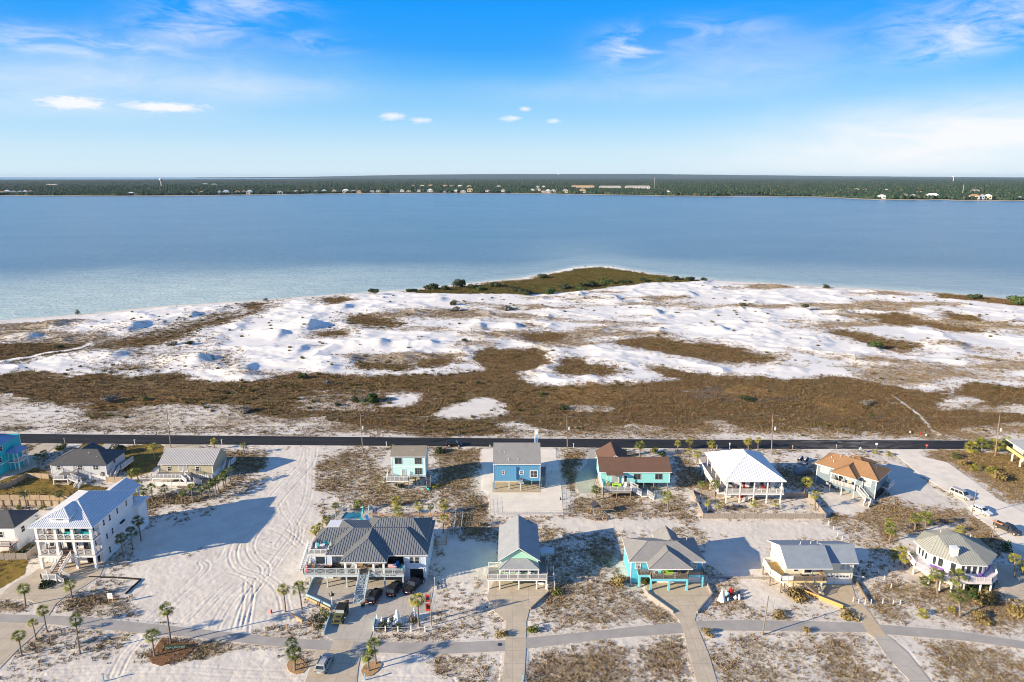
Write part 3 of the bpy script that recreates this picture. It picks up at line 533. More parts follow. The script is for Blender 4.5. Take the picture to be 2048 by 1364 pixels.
# ---- ground material
def ground_mat():
    m, nt, p = newmat('sand_and_dune_ground'); p.inputs['Roughness'].default_value = 0.95; p.inputs['Specular IOR Level'].default_value = 0.1
    tc = N(nt, 'ShaderNodeTexCoord'); P_ = tc.outputs['Object']
    A = {k: N(nt, 'ShaderNodeAttribute', attribute_name=k).outputs['Fac'] for k in ('marsh', 'olive', 'gold', 'wet', 'scrub', 'lawn', 'dune', 'pure')}
    def noise(s, d=5, r=.6, st=(1, 1, 1)):
        mp = N(nt, 'ShaderNodeMapping', inp={'Scale': st}); L(nt, P_, mp.inputs[0])
        n = N(nt, 'ShaderNodeTexNoise', inp={'Scale': s, 'Detail': d, 'Roughness': r}); L(nt, mp.outputs[0], n.inputs['Vector']); return n.outputs[0]
    nL = noise(.03, 6); nM = noise(.25, 7, .65); nS = noise(1.6, 6, .7); nF = noise(6, 4, .7); nV = noise(.12, 5, .6, (1, 2.2, 1))
    def ramp(x, lo, hi): return M(nt, 'DIVIDE', M(nt, 'SUBTRACT', x, lo), hi - lo, clamp=True)
    sand = MIX(nt, ramp(nM, .3, .7), (.62, .555, .47), (.76, .70, .61))
    sand = MIX(nt, M(nt, 'MULTIPLY', ramp(nF, .55, .75), .35), sand, (.40, .34, .28))
    white = MIX(nt, ramp(nM, .3, .7), (.75, .715, .665), (.84, .815, .775))
    sand = MIX(nt, A['dune'], sand, white)
    sand = MIX(nt, M(nt, 'MULTIPLY', A['wet'], .9), sand, (.12, .11, .11))
    # scattered low scrub: threshold noise by density
    t = M(nt, 'ADD', M(nt, 'ADD', M(nt, 'MULTIPLY', nS, .65), M(nt, 'MULTIPLY', nF, .35)), M(nt, 'MULTIPLY', A['scrub'], .42))
    sc = ramp(t, .67, .80)
    scol = MIX(nt, ramp(nM, .38, .62), (.22, .15, .105), (.30, .235, .12)); scol = MIX(nt, ramp(nF, .45, .65), scol, (.42, .34, .24)); scol = MIX(nt, ramp(nS, .58, .75), scol, (.12, .095, .07))
    col = MIX(nt, sc, sand, scol)
    mcol = MIX(nt, ramp(nV, .38, .62), (.155, .086, .036), (.17, .120, .050)); mcol = MIX(nt, ramp(nL, .42, .58), mcol, (.14, .098, .040)); mcol = MIX(nt, M(nt, 'MULTIPLY', ramp(nM, .55, .7), .5), mcol, (.10, .06, .03)); mcol = MIX(nt, M(nt, 'MULTIPLY', ramp(nF, .5, .7), .7), mcol, (.24, .16, .085)); mcol = MIX(nt, M(nt, 'MULTIPLY', ramp(nS, .52, .68), .6), mcol, (.06, .04, .022))
    mcol = MIX(nt, M(nt, 'MULTIPLY', ramp(nV, .56, .70), .6), mcol, (.27, .19, .10)); mcol = MIX(nt, A['gold'], mcol, (.26, .16, .06)); mcol = MIX(nt, M(nt, 'MULTIPLY', A['wet'], .75), mcol, (.13, .12, .12))
    mf = ramp(M(nt, 'ADD', A['marsh'], M(nt, 'ADD', M(nt, 'MULTIPLY', M(nt, 'SUBTRACT', nS, .5), 1.3), M(nt, 'MULTIPLY', M(nt, 'SUBTRACT', nM, .5), 1.1))), .32, .64)
    col = MIX(nt, mf, col, mcol)
    ocol = MIX(nt, ramp(nM, .4, .6), (.19, .135, .06), (.13, .11, .045)); ocol = MIX(nt, ramp(nF, .5, .7), ocol, (.26, .19, .10)); ocol = MIX(nt, ramp(nV, .55, .65), ocol, (.20, .105, .05))
    col = MIX(nt, ramp(M(nt, 'ADD', A['olive'], M(nt, 'MULTIPLY', M(nt, 'SUBTRACT', nS, .5), .5)), .4, .6), col, ocol)
    lcol = MIX(nt, ramp(nM, .35, .65), (.25, .17, .04), (.15, .115, .03)); lcol = MIX(nt, ramp(nF, .5, .7), lcol, (.31, .21, .06))
    col = MIX(nt, ramp(M(nt, 'ADD', A['lawn'], M(nt, 'MULTIPLY', M(nt, 'SUBTRACT', nS, .5), .5)), .4, .6), col, lcol)
    L(nt, col, p.inputs['Base Color'])
    h = M(nt, 'ADD', M(nt, 'MULTIPLY', nS, .6), M(nt, 'MULTIPLY', nF, .4))
    bp = N(nt, 'ShaderNodeBump', inp={'Strength': .55, 'Distance': .16}); L(nt, h, bp.inputs['Height']); L(nt, bp.outputs[0], p.inputs['Normal'])
    return m
MT['ground'] = ground_mat()
V = np.stack([X, Y, Z], -1).reshape(-1, 3)
ii = np.arange((NR - 1) * NC).reshape(NR - 1, NC)[:, :-1].ravel()
Fq = np.stack([ii, ii + 1, ii + NC + 1, ii + NC], 1)
at = dict(marsh=marsh, olive=olive, gold=gold, wet=wet, scrub=scrub, lawn=lawn, dune=np.clip(dune + .35 * clear, 0, 1), pure=pure)
g_o = np_mesh('ground', V, Fq, MT['ground'], True, {k: v.ravel() for k, v in at.items()}); tag(g_o, kind='structure')
def gz(x, y):
    """ground height at a point"""
    r = np.searchsorted(yy, y) - 1; r = int(min(max(r, 0), NR - 2)); u = x / y; c = (u + 1.15) / 2.3 * (NC - 1); c0 = int(min(max(c, 0), NC - 2)); fr = (y - yy[r]) / (yy[r + 1] - yy[r]); fc = c - c0
    return float((Z[r, c0] * (1 - fc) + Z[r, c0 + 1] * fc) * (1 - fr) + (Z[r + 1, c0] * (1 - fc) + Z[r + 1, c0 + 1] * fc) * fr)
for nm, mm, pl, zt in PAVE:
    wp = W(pl)
    if nm in ('road', 'path', 'side_road'): pass
    tag(MB().prism(wp, -.35, zt).build(nm, MT[mm]), kind='structure')

# ---- grass tufts and low scrub (nobody could count them)
def tuft_proto(rng, blades, h, spread, lean):
    v = []; f = []
    for i in range(blades):
        a = rng.uniform(0, 2 * pi); r = spread * math.sqrt(rng.uniform()); bx, by = r * cos(a), r * sin(a); a2 = a + rng.uniform(-1, 1); wd = .045 * rng.uniform(.7, 1.6) * (1 + spread); hh = h * rng.uniform(.55, 1.1)
        tx, ty = bx + cos(a2) * lean * hh, by + sin(a2) * lean * hh; px_, py_ = -sin(a2) * wd, cos(a2) * wd; k = len(v)
        v += [(bx - px_, by - py_, 0), (bx + px_, by + py_, 0), (tx, ty, hh)]; f.append((k, k + 1, k + 2))
    return np.array(v), np.array(f)
def scatter(name, weight, dens, hs, spread, blades, lean, material, label, cat, sc=(.6, 1.4), nproto=5, seed=1, zoff=-.03):
    rng = np.random.default_rng(seed)
    area = (Y * (uu[1] - uu[0])) * (Y * math.log(yy[1] / yy[0]))
    lam = (weight * dens * area * (pave < .5)).ravel(); k = rng.poisson(np.clip(lam, 0, 4)); idx = np.repeat(np.arange(k.size), k)
    n = len(idx); xs = X.ravel()[idx] + rng.uniform(-.5, .5, n) * (Y.ravel()[idx] * (uu[1] - uu[0])); ys = Y.ravel()[idx] * (1 + rng.uniform(-.5, .5, n) * math.log(yy[1] / yy[0])); zs = Z.ravel()[idx] + zoff
    Vs, Fs, T = [], [], []; base = 0
    for q in range(nproto):
        pv, pf = tuft_proto(rng, blades, hs, spread, lean); sel = np.arange(q, n, nproto); m_ = len(sel)
        if m_ == 0: continue
        a = rng.uniform(0, 2 * pi, m_); s = rng.uniform(*sc, m_); ca, sa = np.cos(a) * s, np.sin(a) * s
        vx = pv[None, :, 0] * ca[:, None] - pv[None, :, 1] * sa[:, None] + xs[sel][:, None]; vy = pv[None, :, 0] * sa[:, None] + pv[None, :, 1] * ca[:, None] + ys[sel][:, None]; vz = pv[None, :, 2] * s[:, None] + zs[sel][:, None]
        Vs.append(np.stack([vx, vy, vz], -1).reshape(-1, 3)); Fs.append((pf[None] + (np.arange(m_) * len(pv))[:, None, None]).reshape(-1, 3) + base); T.append(np.repeat(rng.uniform(0, 1, m_), len(pv))); base += m_ * len(pv)
    o = np_mesh(name, np.concatenate(Vs), np.concatenate(Fs), material, False, {'tint': np.concatenate(T)})
    return tag(o, label, cat, kind='stuff')
def tint_mat(name, cols, rough=.9):
    m, nt, p = newmat(name); p.inputs['Roughness'].default_value = rough; p.inputs['Specular IOR Level'].default_value = .15
    a = N(nt, 'ShaderNodeAttribute', attribute_name='tint').outputs['Fac']
    r = N(nt, 'ShaderNodeValToRGB'); L(nt, a, r.inputs[0]); e = r.color_ramp.elements
    while len(e) < len(cols): e.new(.5)
    for i, c in enumerate(cols): e[i].position = i / (len(cols) - 1); e[i].color = (*c, 1)
    no = N(nt, 'ShaderNodeTexNoise', inp={'Scale': .3, 'Detail': 3}); tc = N(nt, 'ShaderNodeTexCoord'); L(nt, tc.outputs['Object'], no.inputs['Vector'])
    col = MIX(nt, M(nt, 'MULTIPLY', no.outputs[0], .5), r.outputs[0], tuple(c * .7 for c in cols[1]))
    L(nt, col, p.inputs['Base Color']); return m
MT['tuft'] = tint_mat('dry_scrub_blades', [(.18, .115, .07), (.33, .22, .12), (.22, .17, .055), (.48, .36, .20), (.14, .095, .065)])
MT['tuftm'] = tint_mat('marsh_grass_blades', [(.17, .09, .038), (.25, .15, .07), (.13, .11, .05), (.34, .24, .13), (.09, .055, .03)])
MT['tuftg'] = tint_mat('olive_grass_blades', [(.10, .10, .03), (.16, .13, .04), (.08, .085, .03), (.22, .18, .06)])
nearf = (Y < 212) * 1.0
scatter('dune_scrub', nearf * np.clip(scrub - .2, 0, 1) ** 1.2, 6.0, .27, .27, 13, .8, MT['tuft'], 'dry brown scrub and grass tufts scattered over the sandy lots', 'scrub', seed=3)
scatter('marsh_grass', (Y > 203) * np.clip(marsh, 0, 1) ** 1.5, .8, .5, .7, 12, .7, MT['tuftm'], 'rust brown marsh grass filling the flat beyond the road', 'marsh grass', seed=4)
scatter('sea_oats', (Y > 205) * np.clip(np.clip(scrub - .26, 0, 1) * 1.7 * dune + .5 * scrub * (Y < 240) + .25 * (marsh > .02) * (marsh < .6), 0, 1) * (1 - marsh), 1.1, .42, .55, 11, .8, MT['tuft'], 'thin dry sea oats dotted over the white dunes', 'grass', seed=5)
scatter('shore_grass', olive, .6, .9, .9, 12, .6, MT['tuftg'], 'olive green grass covering the sandy point by the water', 'grass', seed=6)

scatter('marsh_shrubs', (Y > 203) * np.clip(marsh + .12 * dune, 0, 1) * np.clip((fbm(X, Y, 25, 3, 88) - .45) * 6, 0, 1), .045, .75, .6, 60, .5, MT['tuftg'], 'small low olive shrubs dotted through the marsh and dunes', 'low shrubs', seed=8)
# ---------------------------------------------------------------- water, far land, far wood
def water_mat():
    m, nt, p = newmat('sound_water'); p.inputs['Roughness'].default_value = 0.22; p.inputs['IOR'].default_value = 1.33; p.inputs['Specular IOR Level'].default_value = .5
    tc = N(nt, 'ShaderNodeTexCoord'); sh = N(nt, 'ShaderNodeAttribute', attribute_name='shallow').outputs['Fac']
    def noise(s, d, st, r=.6): 
        mp = N(nt, 'ShaderNodeMapping', inp={'Scale': st}); L(nt, tc.outputs['Object'], mp.inputs[0]); n = N(nt, 'ShaderNodeTexNoise', inp={'Scale': s, 'Detail': d, 'Roughness': r}); L(nt, mp.outputs[0], n.inputs['Vector']); return n.outputs[0]
    nb = noise(.004, 6, (1, 2.2, 1)); nc = noise(.03, 7, (1, 2.5, 1), .68); nw = noise(.35, 5, (1, 1.6, 1)); nr = noise(.08, 4, (1, 2.2, 1))
    deep = MIX(nt, M(nt, 'MULTIPLY', M(nt, 'SUBTRACT', nb, .35), 3, clamp=True), (.090, .180, .250), (.130, .225, .295))
    deep = MIX(nt, M(nt, 'MULTIPLY', M(nt, 'SUBTRACT', nc, .4), 1.8, clamp=True), deep, (.095, .205, .27))
    shf = M(nt, 'ADD', sh, M(nt, 'MULTIPLY', M(nt, 'SUBTRACT', nc, .5), M(nt, 'MULTIPLY', sh, 1.2)), clamp=True)
    r = N(nt, 'ShaderNodeValToRGB'); L(nt, shf, r.inputs[0]); e = r.color_ramp.elements; e[0].position = 0; e[0].color = (0, 0, 0, 1); e[1].position = 1; e[1].color = (1, 1, 1, 1)
    col = MIX(nt, M(nt, 'MULTIPLY', r.outputs[0], 1.0), deep, (.60, .68, .57))
    L(nt, col, p.inputs['Base Color'])
    bp = N(nt, 'ShaderNodeBump', inp={'Strength': .9, 'Distance': 1.2}); L(nt, M(nt, 'ADD', M(nt, 'MULTIPLY', nw, .6), nr), bp.inputs['Height']); L(nt, bp.outputs[0], p.inputs['Normal'])
    return m
MT['water'] = water_mat()
wu = np.linspace(-1.3, 1.3, 360); wy = np.concatenate([np.linspace(240, 1500, 300), 1500 * (60000 / 1500) ** np.linspace(0.01, 1, 90)])
WU, WY = np.meshgrid(wu, wy); WX = WU * WY; off = WY - np.interp(WU, SU, SY)
shal = np.exp(-np.clip(off, 0, None) / 26)
lw = np.interp(WU, [-.9, -.6, -.4, -.2, 0, .1, .3, .5, .8], [1, 1, 1, .75, .45, .45, .5, .45, .45])
shal = np.maximum(shal, lw * .85 * np.exp(-(np.clip(off, 0, None) * (1 + .5 * (fbm(WX, WY, 120, 3, 7) - .5)) / (70 + 100 * lw)) ** 4))
cx_, cy_ = G(1165, 512); shal = np.maximum(shal, .2 * np.exp(-(((WX - cx_ - .0) / 60) ** 2 + ((WY - cy_) / 150) ** 2)))
wv_ = np.stack([WX, WY, np.full_like(WX, -.45)], -1).reshape(-1, 3); nw_, nh_ = len(wu), len(wy)
ii = np.arange((nh_ - 1) * nw_).reshape(nh_ - 1, nw_)[:, :-1].ravel()
wo = np_mesh('water', wv_, np.stack([ii, ii + 1, ii + nw_ + 1, ii + nw_], 1), MT['water'], True, {'shallow': shal.ravel()}); tag(wo, kind='structure')
FSH = [(-700, 393), (0, 391.2), (200, 392.3), (330, 391.8), (480, 390), (680, 387.5), (900, 386.5), (1040, 387), (1180, 389), (1350, 392), (1640, 394.2), (1720, 398.5), (1800, 399.6), (2048, 401.5), (2800, 405)]
BK = {-700: 14000, 0: 14500, 300: 15500, 560: 17000, 700: 26000, 900: 42000, 1400: 42000, 2800: 42000}
fs = np.array([G(*p) for p in FSH]); fu = np.array([p[0] / p[1] for p in fs])
us = np.linspace(-1.25, 1.25, 500); fy = np.interp(us, fu, fs[:, 1]) + (fbm(us * 300, us * 0, 8, 4, 9) - .5) * 80
bky = np.interp(us * F + 1024, list(BK), list(BK.values()))
rows = []
for k, t in enumerate([0, .004, .05, .2, 1.0]):
    yv = fy + (bky - fy) * t; rows.append(np.stack([us * yv, yv, np.full_like(yv, [-1.2, .8, 4, 8, 12][k])], -1))
vv = np.stack(rows).reshape(-1, 3); n_ = len(us); ii = np.arange(4 * n_).reshape(4, n_)[:, :-1].ravel()
MT['farland'] = mat('far_woodland_floor', (.025, .045, .032), .95, .35, .004, detail=8, c2=(.055, .075, .05))
tag(np_mesh('far_shore_land', vv, np.stack([ii, ii + 1, ii + n_ + 1, ii + n_], 1), MT['farland'], True), kind='structure')
MT['farbeach'] = mat('far_beach_sand', (.42, .34, .24), .9, .3, .01)
bm_ = []
for t, z in ((-8, -.9), (14, 1.2), (26, 1.3)): yv = fy + t; bm_.append(np.stack([us * yv, yv, np.full_like(yv, z)], -1))
vv = np.stack(bm_).reshape(-1, 3); ii = np.arange(2 * n_).reshape(2, n_)[:, :-1].ravel()
tag(np_mesh('far_beach', vv, np.stack([ii, ii + 1, ii + n_ + 1, ii + n_], 1), MT['farbeach'], True), kind='structure')
# hills on the horizon
hu = np.linspace(-.45, .75, 200); hp = hu * F + 1024
hz = np.interp(hp, [400, 620, 800, 950, 1300, 1480, 1700, 2050], [0, 40, 110, 150, 150, 110, 60, 10]) + fbm(hu * 600, hu * 0, 20, 3, 4) * 14
hv = np.concatenate([np.stack([hu * 30000, np.full_like(hu, 30000), np.full_like(hu, 5)], -1), np.stack([hu * 33000, np.full_like(hu, 33000), hz * 1.15], -1), np.stack([hu * 42000, np.full_like(hu, 42000), hz * 1.0], -1)]); n_ = len(hu)
ii = np.arange(2 * n_).reshape(2, n_)[:, :-1].ravel()
tag(np_mesh('hills', hv, np.stack([ii, ii + 1, ii + n_ + 1, ii + n_], 1), MT['farland'], True), kind='structure')
def forest():
    rng = np.random.default_rng(5); n = 95000
    u = rng.uniform(-.95, .95, n); y0 = np.interp(u, us, fy) + 35; t = rng.uniform(0, 1, n) ** 1.7
    y1 = np.minimum(bky_at(u) - 200, 16000); yv = y0 * (y1 / y0) ** t
    dens = fbm(u * yv, yv, 260, 4, 8) + .22 * (t > .12)
    keep = dens > .40
    for hx, hy, hw in FAR_CLEAR: keep &= ~((np.abs(u * yv - hx) < hw) & (yv < hy + 8) & (yv > hy - (400 if hy > 3300 else 200)))
    u, yv = u[keep], yv[keep]; n = len(u); x = u * yv
    # keep clear of the shore houses
    h = rng.uniform(6, 15, n) * np.where(fbm(x, yv, 500, 2, 33) > .5, 1.1, .85); r = rng.uniform(3.5, 7, n) * (1 + np.clip((yv - 4000) / 6000, 0, 2.2))
    K = 7; a = np.arange(K) / K * 2 * pi
    rj = rng.uniform(.6, 1.25, (n, K)); rings = [(.0, .75), (.55, 1.0), (.8, .6)]
    vs = []
    for zf, rf in rings:
        vs.append(np.stack([x[:, None] + r[:, None] * rf * rj * np.cos(a), yv[:, None] + r[:, None] * rf * rj * np.sin(a), (h[:, None] * (.25 + .75 * zf)) * (1 + .12 * (rj - 1))], -1))
    top = np.stack([x, yv, h], -1)[:, None, :]
    Vv = np.concatenate(vs + [top], 1); nv = 3 * K + 1; f = []
    for i in range(2):
        for j in range(K):
            a_, b_, c_, d_ = i * K + j, i * K + (j + 1) % K, (i + 1) * K + (j + 1) % K, (i + 1) * K + j; f += [(a_, b_, c_), (a_, c_, d_)]
    for j in range(K): f.append((2 * K + j, 2 * K + (j + 1) % K, 3 * K))
    f = np.array(f); Fv = (f[None] + (np.arange(n) * nv)[:, None, None]).reshape(-1, 3)
    # ground haze is not painted: tint is only the kind of tree
    o = np_mesh('far_woodland', Vv.reshape(-1, 3), Fv, tint_mat('pine_canopy', [(.018, .042, .030), (.034, .068, .042), (.022, .050, .036), (.065, .092, .050), (.13, .11, .065)]), False, {'tint': np.repeat(rng.uniform(0, 1, n) ** 1.3, nv)})
    tag(o, 'dark green pine woodland covering the far shore to the horizon', 'woodland', kind='stuff')
def bky_at(u): return np.interp(u * F + 1024, list(BK), list(BK.values()))
# ================================================================ building kit (local coordinates: x along the front, y away from the street)
def ribs(mb, pts, sp, mi=1, wd=.055, hh=.06, off=0.0):
    P = [Vector(p) for p in pts]; n = Vector((0, 0, 0))
    for i in range(len(P)): n += (P[i] - P[0]).cross(P[(i + 1) % len(P)] - P[0])
    if n.length < 1e-6: return
    n.normalize()
    if n.z < 0: n = -n
    if n.z > .9999: return
    h = n.cross(Vector((0, 0, 1))).normalized(); s = n.cross(h)
    hs = [(p - P[0]).dot(h) for p in P]; ss = [(p - P[0]).dot(s) for p in P]
    t = math.ceil(min(hs) / sp) * sp + off
    while t < max(hs):
        c = []
        for i in range(len(P)):
            a, b = hs[i], hs[(i + 1) % len(P)]
            if (a > t) != (b > t): c.append(ss[i] + (ss[(i + 1) % len(P)] - ss[i]) * (t - a) / (b - a))
        if len(c) >= 2 and max(c) - min(c) > .15:
            a = P[0] + h * t + s * (min(c) + .03) + n * hh * .4; b = P[0] + h * t + s * (max(c) - .03) + n * hh * .4; mb.bar(a, b, wd, hh, mi)
        t += sp
def hip_roof(parent, x0, y0, x1, y1, z, zr, mats, axis='x', d0=None, d1=None, rib=0.0, name='roof', th=.2, tm=None, ribs_w=.055):
    mb = MB()
    if axis == 'x':
        m = (y0 + y1) / 2 if tm is None else tm; hw = (y1 - y0) / 2; d0 = hw if d0 is None else d0; d1 = hw if d1 is None else d1
        r0 = (x0 + d0, m, zr); r1 = (x1 - d1, m, zr)
        A, B, C_, D = (x0, y0, z), (x1, y0, z), (x1, y1, z), (x0, y1, z); faces = [(A, B, r1, r0), (B, C_, r1), (C_, D, r0, r1), (D, A, r0)]
    else:
        m = (x0 + x1) / 2 if tm is None else tm; hw = (x1 - x0) / 2; d0 = hw if d0 is None else d0; d1 = hw if d1 is None else d1
        r0 = (m, y0 + d0, zr); r1 = (m, y1 - d1, zr)
        A, B, C_, D = (x0, y0, z), (x1, y0, z), (x1, y1, z), (x0, y1, z); faces = [(A, B, r0), (B, C_, r1, r0), (C_, D, r1), (D, A, r0, r1)]
    for f in faces: mb.add(f, [tuple(range(len(f)))])
    lo = [(p[0], p[1], z - th) for p in (A, B, C_, D)]
    mb.add(lo, [(3, 2, 1, 0)])
    hi = [A, B, C_, D]
    for i in range(4): j = (i + 1) % 4; mb.add([lo[i], lo[j], hi[j], hi[i]], [(0, 1, 2, 3)], 0 if len(mats) < 3 else 2)
    if rib > 0:
        for f in faces: ribs(mb, f, rib, 1, ribs_w)
    # ridge and hip caps
    mb.bar((r0[0], r0[1], r0[2] + .01), (r1[0], r1[1], r1[2] + .01), .16, .07, 0)
    for c, r in ((A, r0), (D, r0 if axis == 'x' else r1), (B, r1 if axis == 'x' else r0), (C_, r1)):
        if abs(c[0] - r[0]) > .2 and abs(c[1] - r[1]) > .2: mb.bar((c[0], c[1], c[2] + .03), (r[0], r[1], r[2] + .03), .12, .06, 0)
    return mb.build(name, mats, parent)
def gable_roof(parent, x0, y0, x1, y1, z0, zr, mats, axis='x', z1=None, tm=None, rib=0.0, name='roof', th=.17, fascia=None):
    """ridge along axis; slopes fall across it"""
    z1 = z0 if z1 is None else z1; mb = MB()
    if axis == 'x': t0, t1, a0, a1 = y0, y1, x0, x1
    else: t0, t1, a0, a1 = x0, x1, y0, y1
    tm = (t0 + t1) / 2 if tm is None else tm
    prof = [(t0, z0), (tm, zr), (t1, z1), (t1, z1 - th), (tm, zr - th - .03), (t0, z0 - th)]
    P = lambda a, t, z: (a, t, z) if axis == 'x' else (t, a, z)
    va = [P(a0, t, z) for t, z in prof] + [P(a1, t, z) for t, z in prof]
    fs = [(i, (i + 1) % 6, 6 + (i + 1) % 6, 6 + i) for i in range(6)]
    mb.add(va, fs[:2]); mb.add(va, fs[2:], 1 if len(mats) > 1 and fascia else 0)
    mb.add(va, [(0, 1, 4, 5), (1, 2, 3, 4), (6, 11, 10, 7), (7, 10, 9, 8)], 1 if fascia else 0)
    if rib > 0:
        ribs(mb, [va[0], va[1], va[7], va[6]], rib, 1); ribs(mb, [va[1], va[2], va[8], va[7]], rib, 1)
    q = mb.bar(P(a0, tm, zr + .01), P(a1, tm, zr + .01), .2, .06, 0)
    return mb.build(name, mats, parent)
def gable_wall(parent, x0, y0, x1, y1, zb, z0, zr, m, axis='x', z1=None, tm=None, name='wall'):
    z1 = z0 if z1 is None else z1
    if axis == 'x': t0, t1, a0, a1 = y0, y1, x0, x1
    else: t0, t1, a0, a1 = x0, x1, y0, y1
    tm = (t0 + t1) / 2 if tm is None else tm
    prof = [(t0, zb), (t1, zb), (t1, z1), (tm, zr), (t0, z0)]; P = lambda a, t, z: (a, t, z) if axis == 'x' else (t, a, z)
    v = [P(a0, t, z) for t, z in prof] + [P(a1, t, z) for t, z in prof]
    return MB().add(v, [(4, 3, 2, 1, 0), (5, 6, 7, 8, 9)] + [(i, (i + 1) % 5, 5 + (i + 1) % 5, 5 + i) for i in range(5)]).build(name, m, parent)
def walls(parent, x0, y0, x1, y1, z0, z1, m, trim=True, name='wall'):
    o = MB().box(x0, y0, z0, x1, y1, z1).build(name, m, parent)
    if trim:
        for x, sx in ((x0, -1), (x1, 1)):
            for y, sy in ((y0, -1), (y1, 1)):
                MB().box(x - sx * .16, y - sy * .16, z0 + .004, x + sx * .03, y + sy * .03, z1 - .004).build('corner_trim', MT['white'], parent)
    return o
def FB(face, pos, a0, a1, z0, z1, d0, d1):
    if face == 'f': return (a0, pos - d1, z0, a1, pos - d0, z1)
    if face == 'b': return (a0, pos + d0, z0, a1, pos + d1, z1)
    if face == 'l': return (pos - d1, a0, z0, pos - d0, a1, z1)
    return (pos + d0, a0, z0, pos + d1, a1, z1)
def window(parent, face, pos, a, z, w_, h, nx=1, nz=2, pane='glass', frame='white', name='window', fw=.1, shutters=None):
    a0, a1 = a, a + w_; mb = MB()
    for b in ((a0 - fw, a0, z - fw, z + h + fw), (a1, a1 + fw, z - fw, z + h + fw), (a0, a1, z - fw, z), (a0, a1, z + h, z + h + fw)): mb.box(*FB(face, pos, *b, -.02, .07))
    for i in range(1, nx): c = a0 + w_ * i / nx; mb.box(*FB(face, pos, c - .035, c + .035, z, z + h, -.02, .062))
    for i in range(1, nz): c = z + h * i / nz; mb.box(*FB(face, pos, a0, a1, c - .03, c + .03, -.02, .058))
    o = mb.build(name, MT[frame], parent)
    MB().box(*FB(face, pos, a0 + .003, a1 - .003, z + .003, z + h - .003, -.02, .03)).build('pane', MT[pane], o)
    if shutters:
        for s0 in (a0 - fw - .32, a1 + fw + .02): MB().box(*FB(face, pos, s0, s0 + .3, z - .03, z + h + .03, 0, .05)).build('shutter', MT[shutters], o)
    return o
def door(parent, face, pos, a, z, w_, h, m='white', glass=None, name='door'):
    fr = MB()
    for b in ((a - .1, a, z, z + h + .1), (a + w_, a + w_ + .1, z, z + h + .1), (a, a + w_, z + h, z + h + .1)): fr.box(*FB(face, pos, *b, -.02, .08))
    o = MB().box(*FB(face, pos, a + .002, a + w_ - .002, z, z + h - .002, -.02, .045)).build(name, MT[m], parent); fr.build('door_frame', MT['white'], o)
    if glass: MB().box(*FB(face, pos, a + .12, a + w_ - .12, z + .25, z + h - .15, .045, .06)).build('pane', MT[glass], o)
    MB().box(*FB(face, pos, a + w_ - .13, a + w_ - .07, z + 1.0, z + 1.06, .06, .12)).build('handle', MT['steel'], o)
    return o
def garage_door(parent, face, pos, a, z, w_, h, m='white', lights=True):
    mb = MB(); n = 4
    for i in range(n): mb.box(*FB(face, pos, a, a + w_, z + h * i / n + .015, z + h * (i + 1) / n - .015, -.02, .05))
    o = mb.build('garage_door', MT[m], parent)
    fr = MB()
    for b in ((a - .13, a, z, z + h + .13), (a + w_, a + w_ + .13, z, z + h + .13), (a, a + w_, z + h, z + h + .13)): fr.box(*FB(face, pos, *b, -.02, .09))
    fr.build('door_frame', MT['white'], o)
    if lights:
        for i in range(4): MB().box(*FB(face, pos, a + w_ * (i + .15) / 4, a + w_ * (i + .85) / 4, z + h * .8, z + h * .93, .05, .07)).build('pane', MT['glass'], o)
    return o
def post(parent, x, y, z0, z1, s=.2, m='white', name='post'):
    return MB().box(x - s / 2, y - s / 2, z0, x + s / 2, y + s / 2, z1).build(name, MT[m], parent)
def pile(parent, x, y, z0, z1, r=.14, m='wood'):
    return MB().tube([(x, y, z0), (x, y, z1)], [r, r * .95], 8).build('post', MT[m], parent)
def deck(parent, poly, z, m='deckboards', fas='white', th=.3):
    o = MB().prism(poly, z - .08, z).build('deck', MT[m], parent)
    mb = MB(); n = len(poly)
    for i in range(n):
        a = Vector((*poly[i], z - .09 - th / 2)); b = Vector((*poly[(i + 1) % n], z - .09 - th / 2)); mb.bar(a, b, .08, th)
    mb.build('rim_beam', MT[fas], o); return o
def R4(x0, y0, x1, y1): return [(x0, y0), (x1, y0), (x1, y1), (x0, y1)]
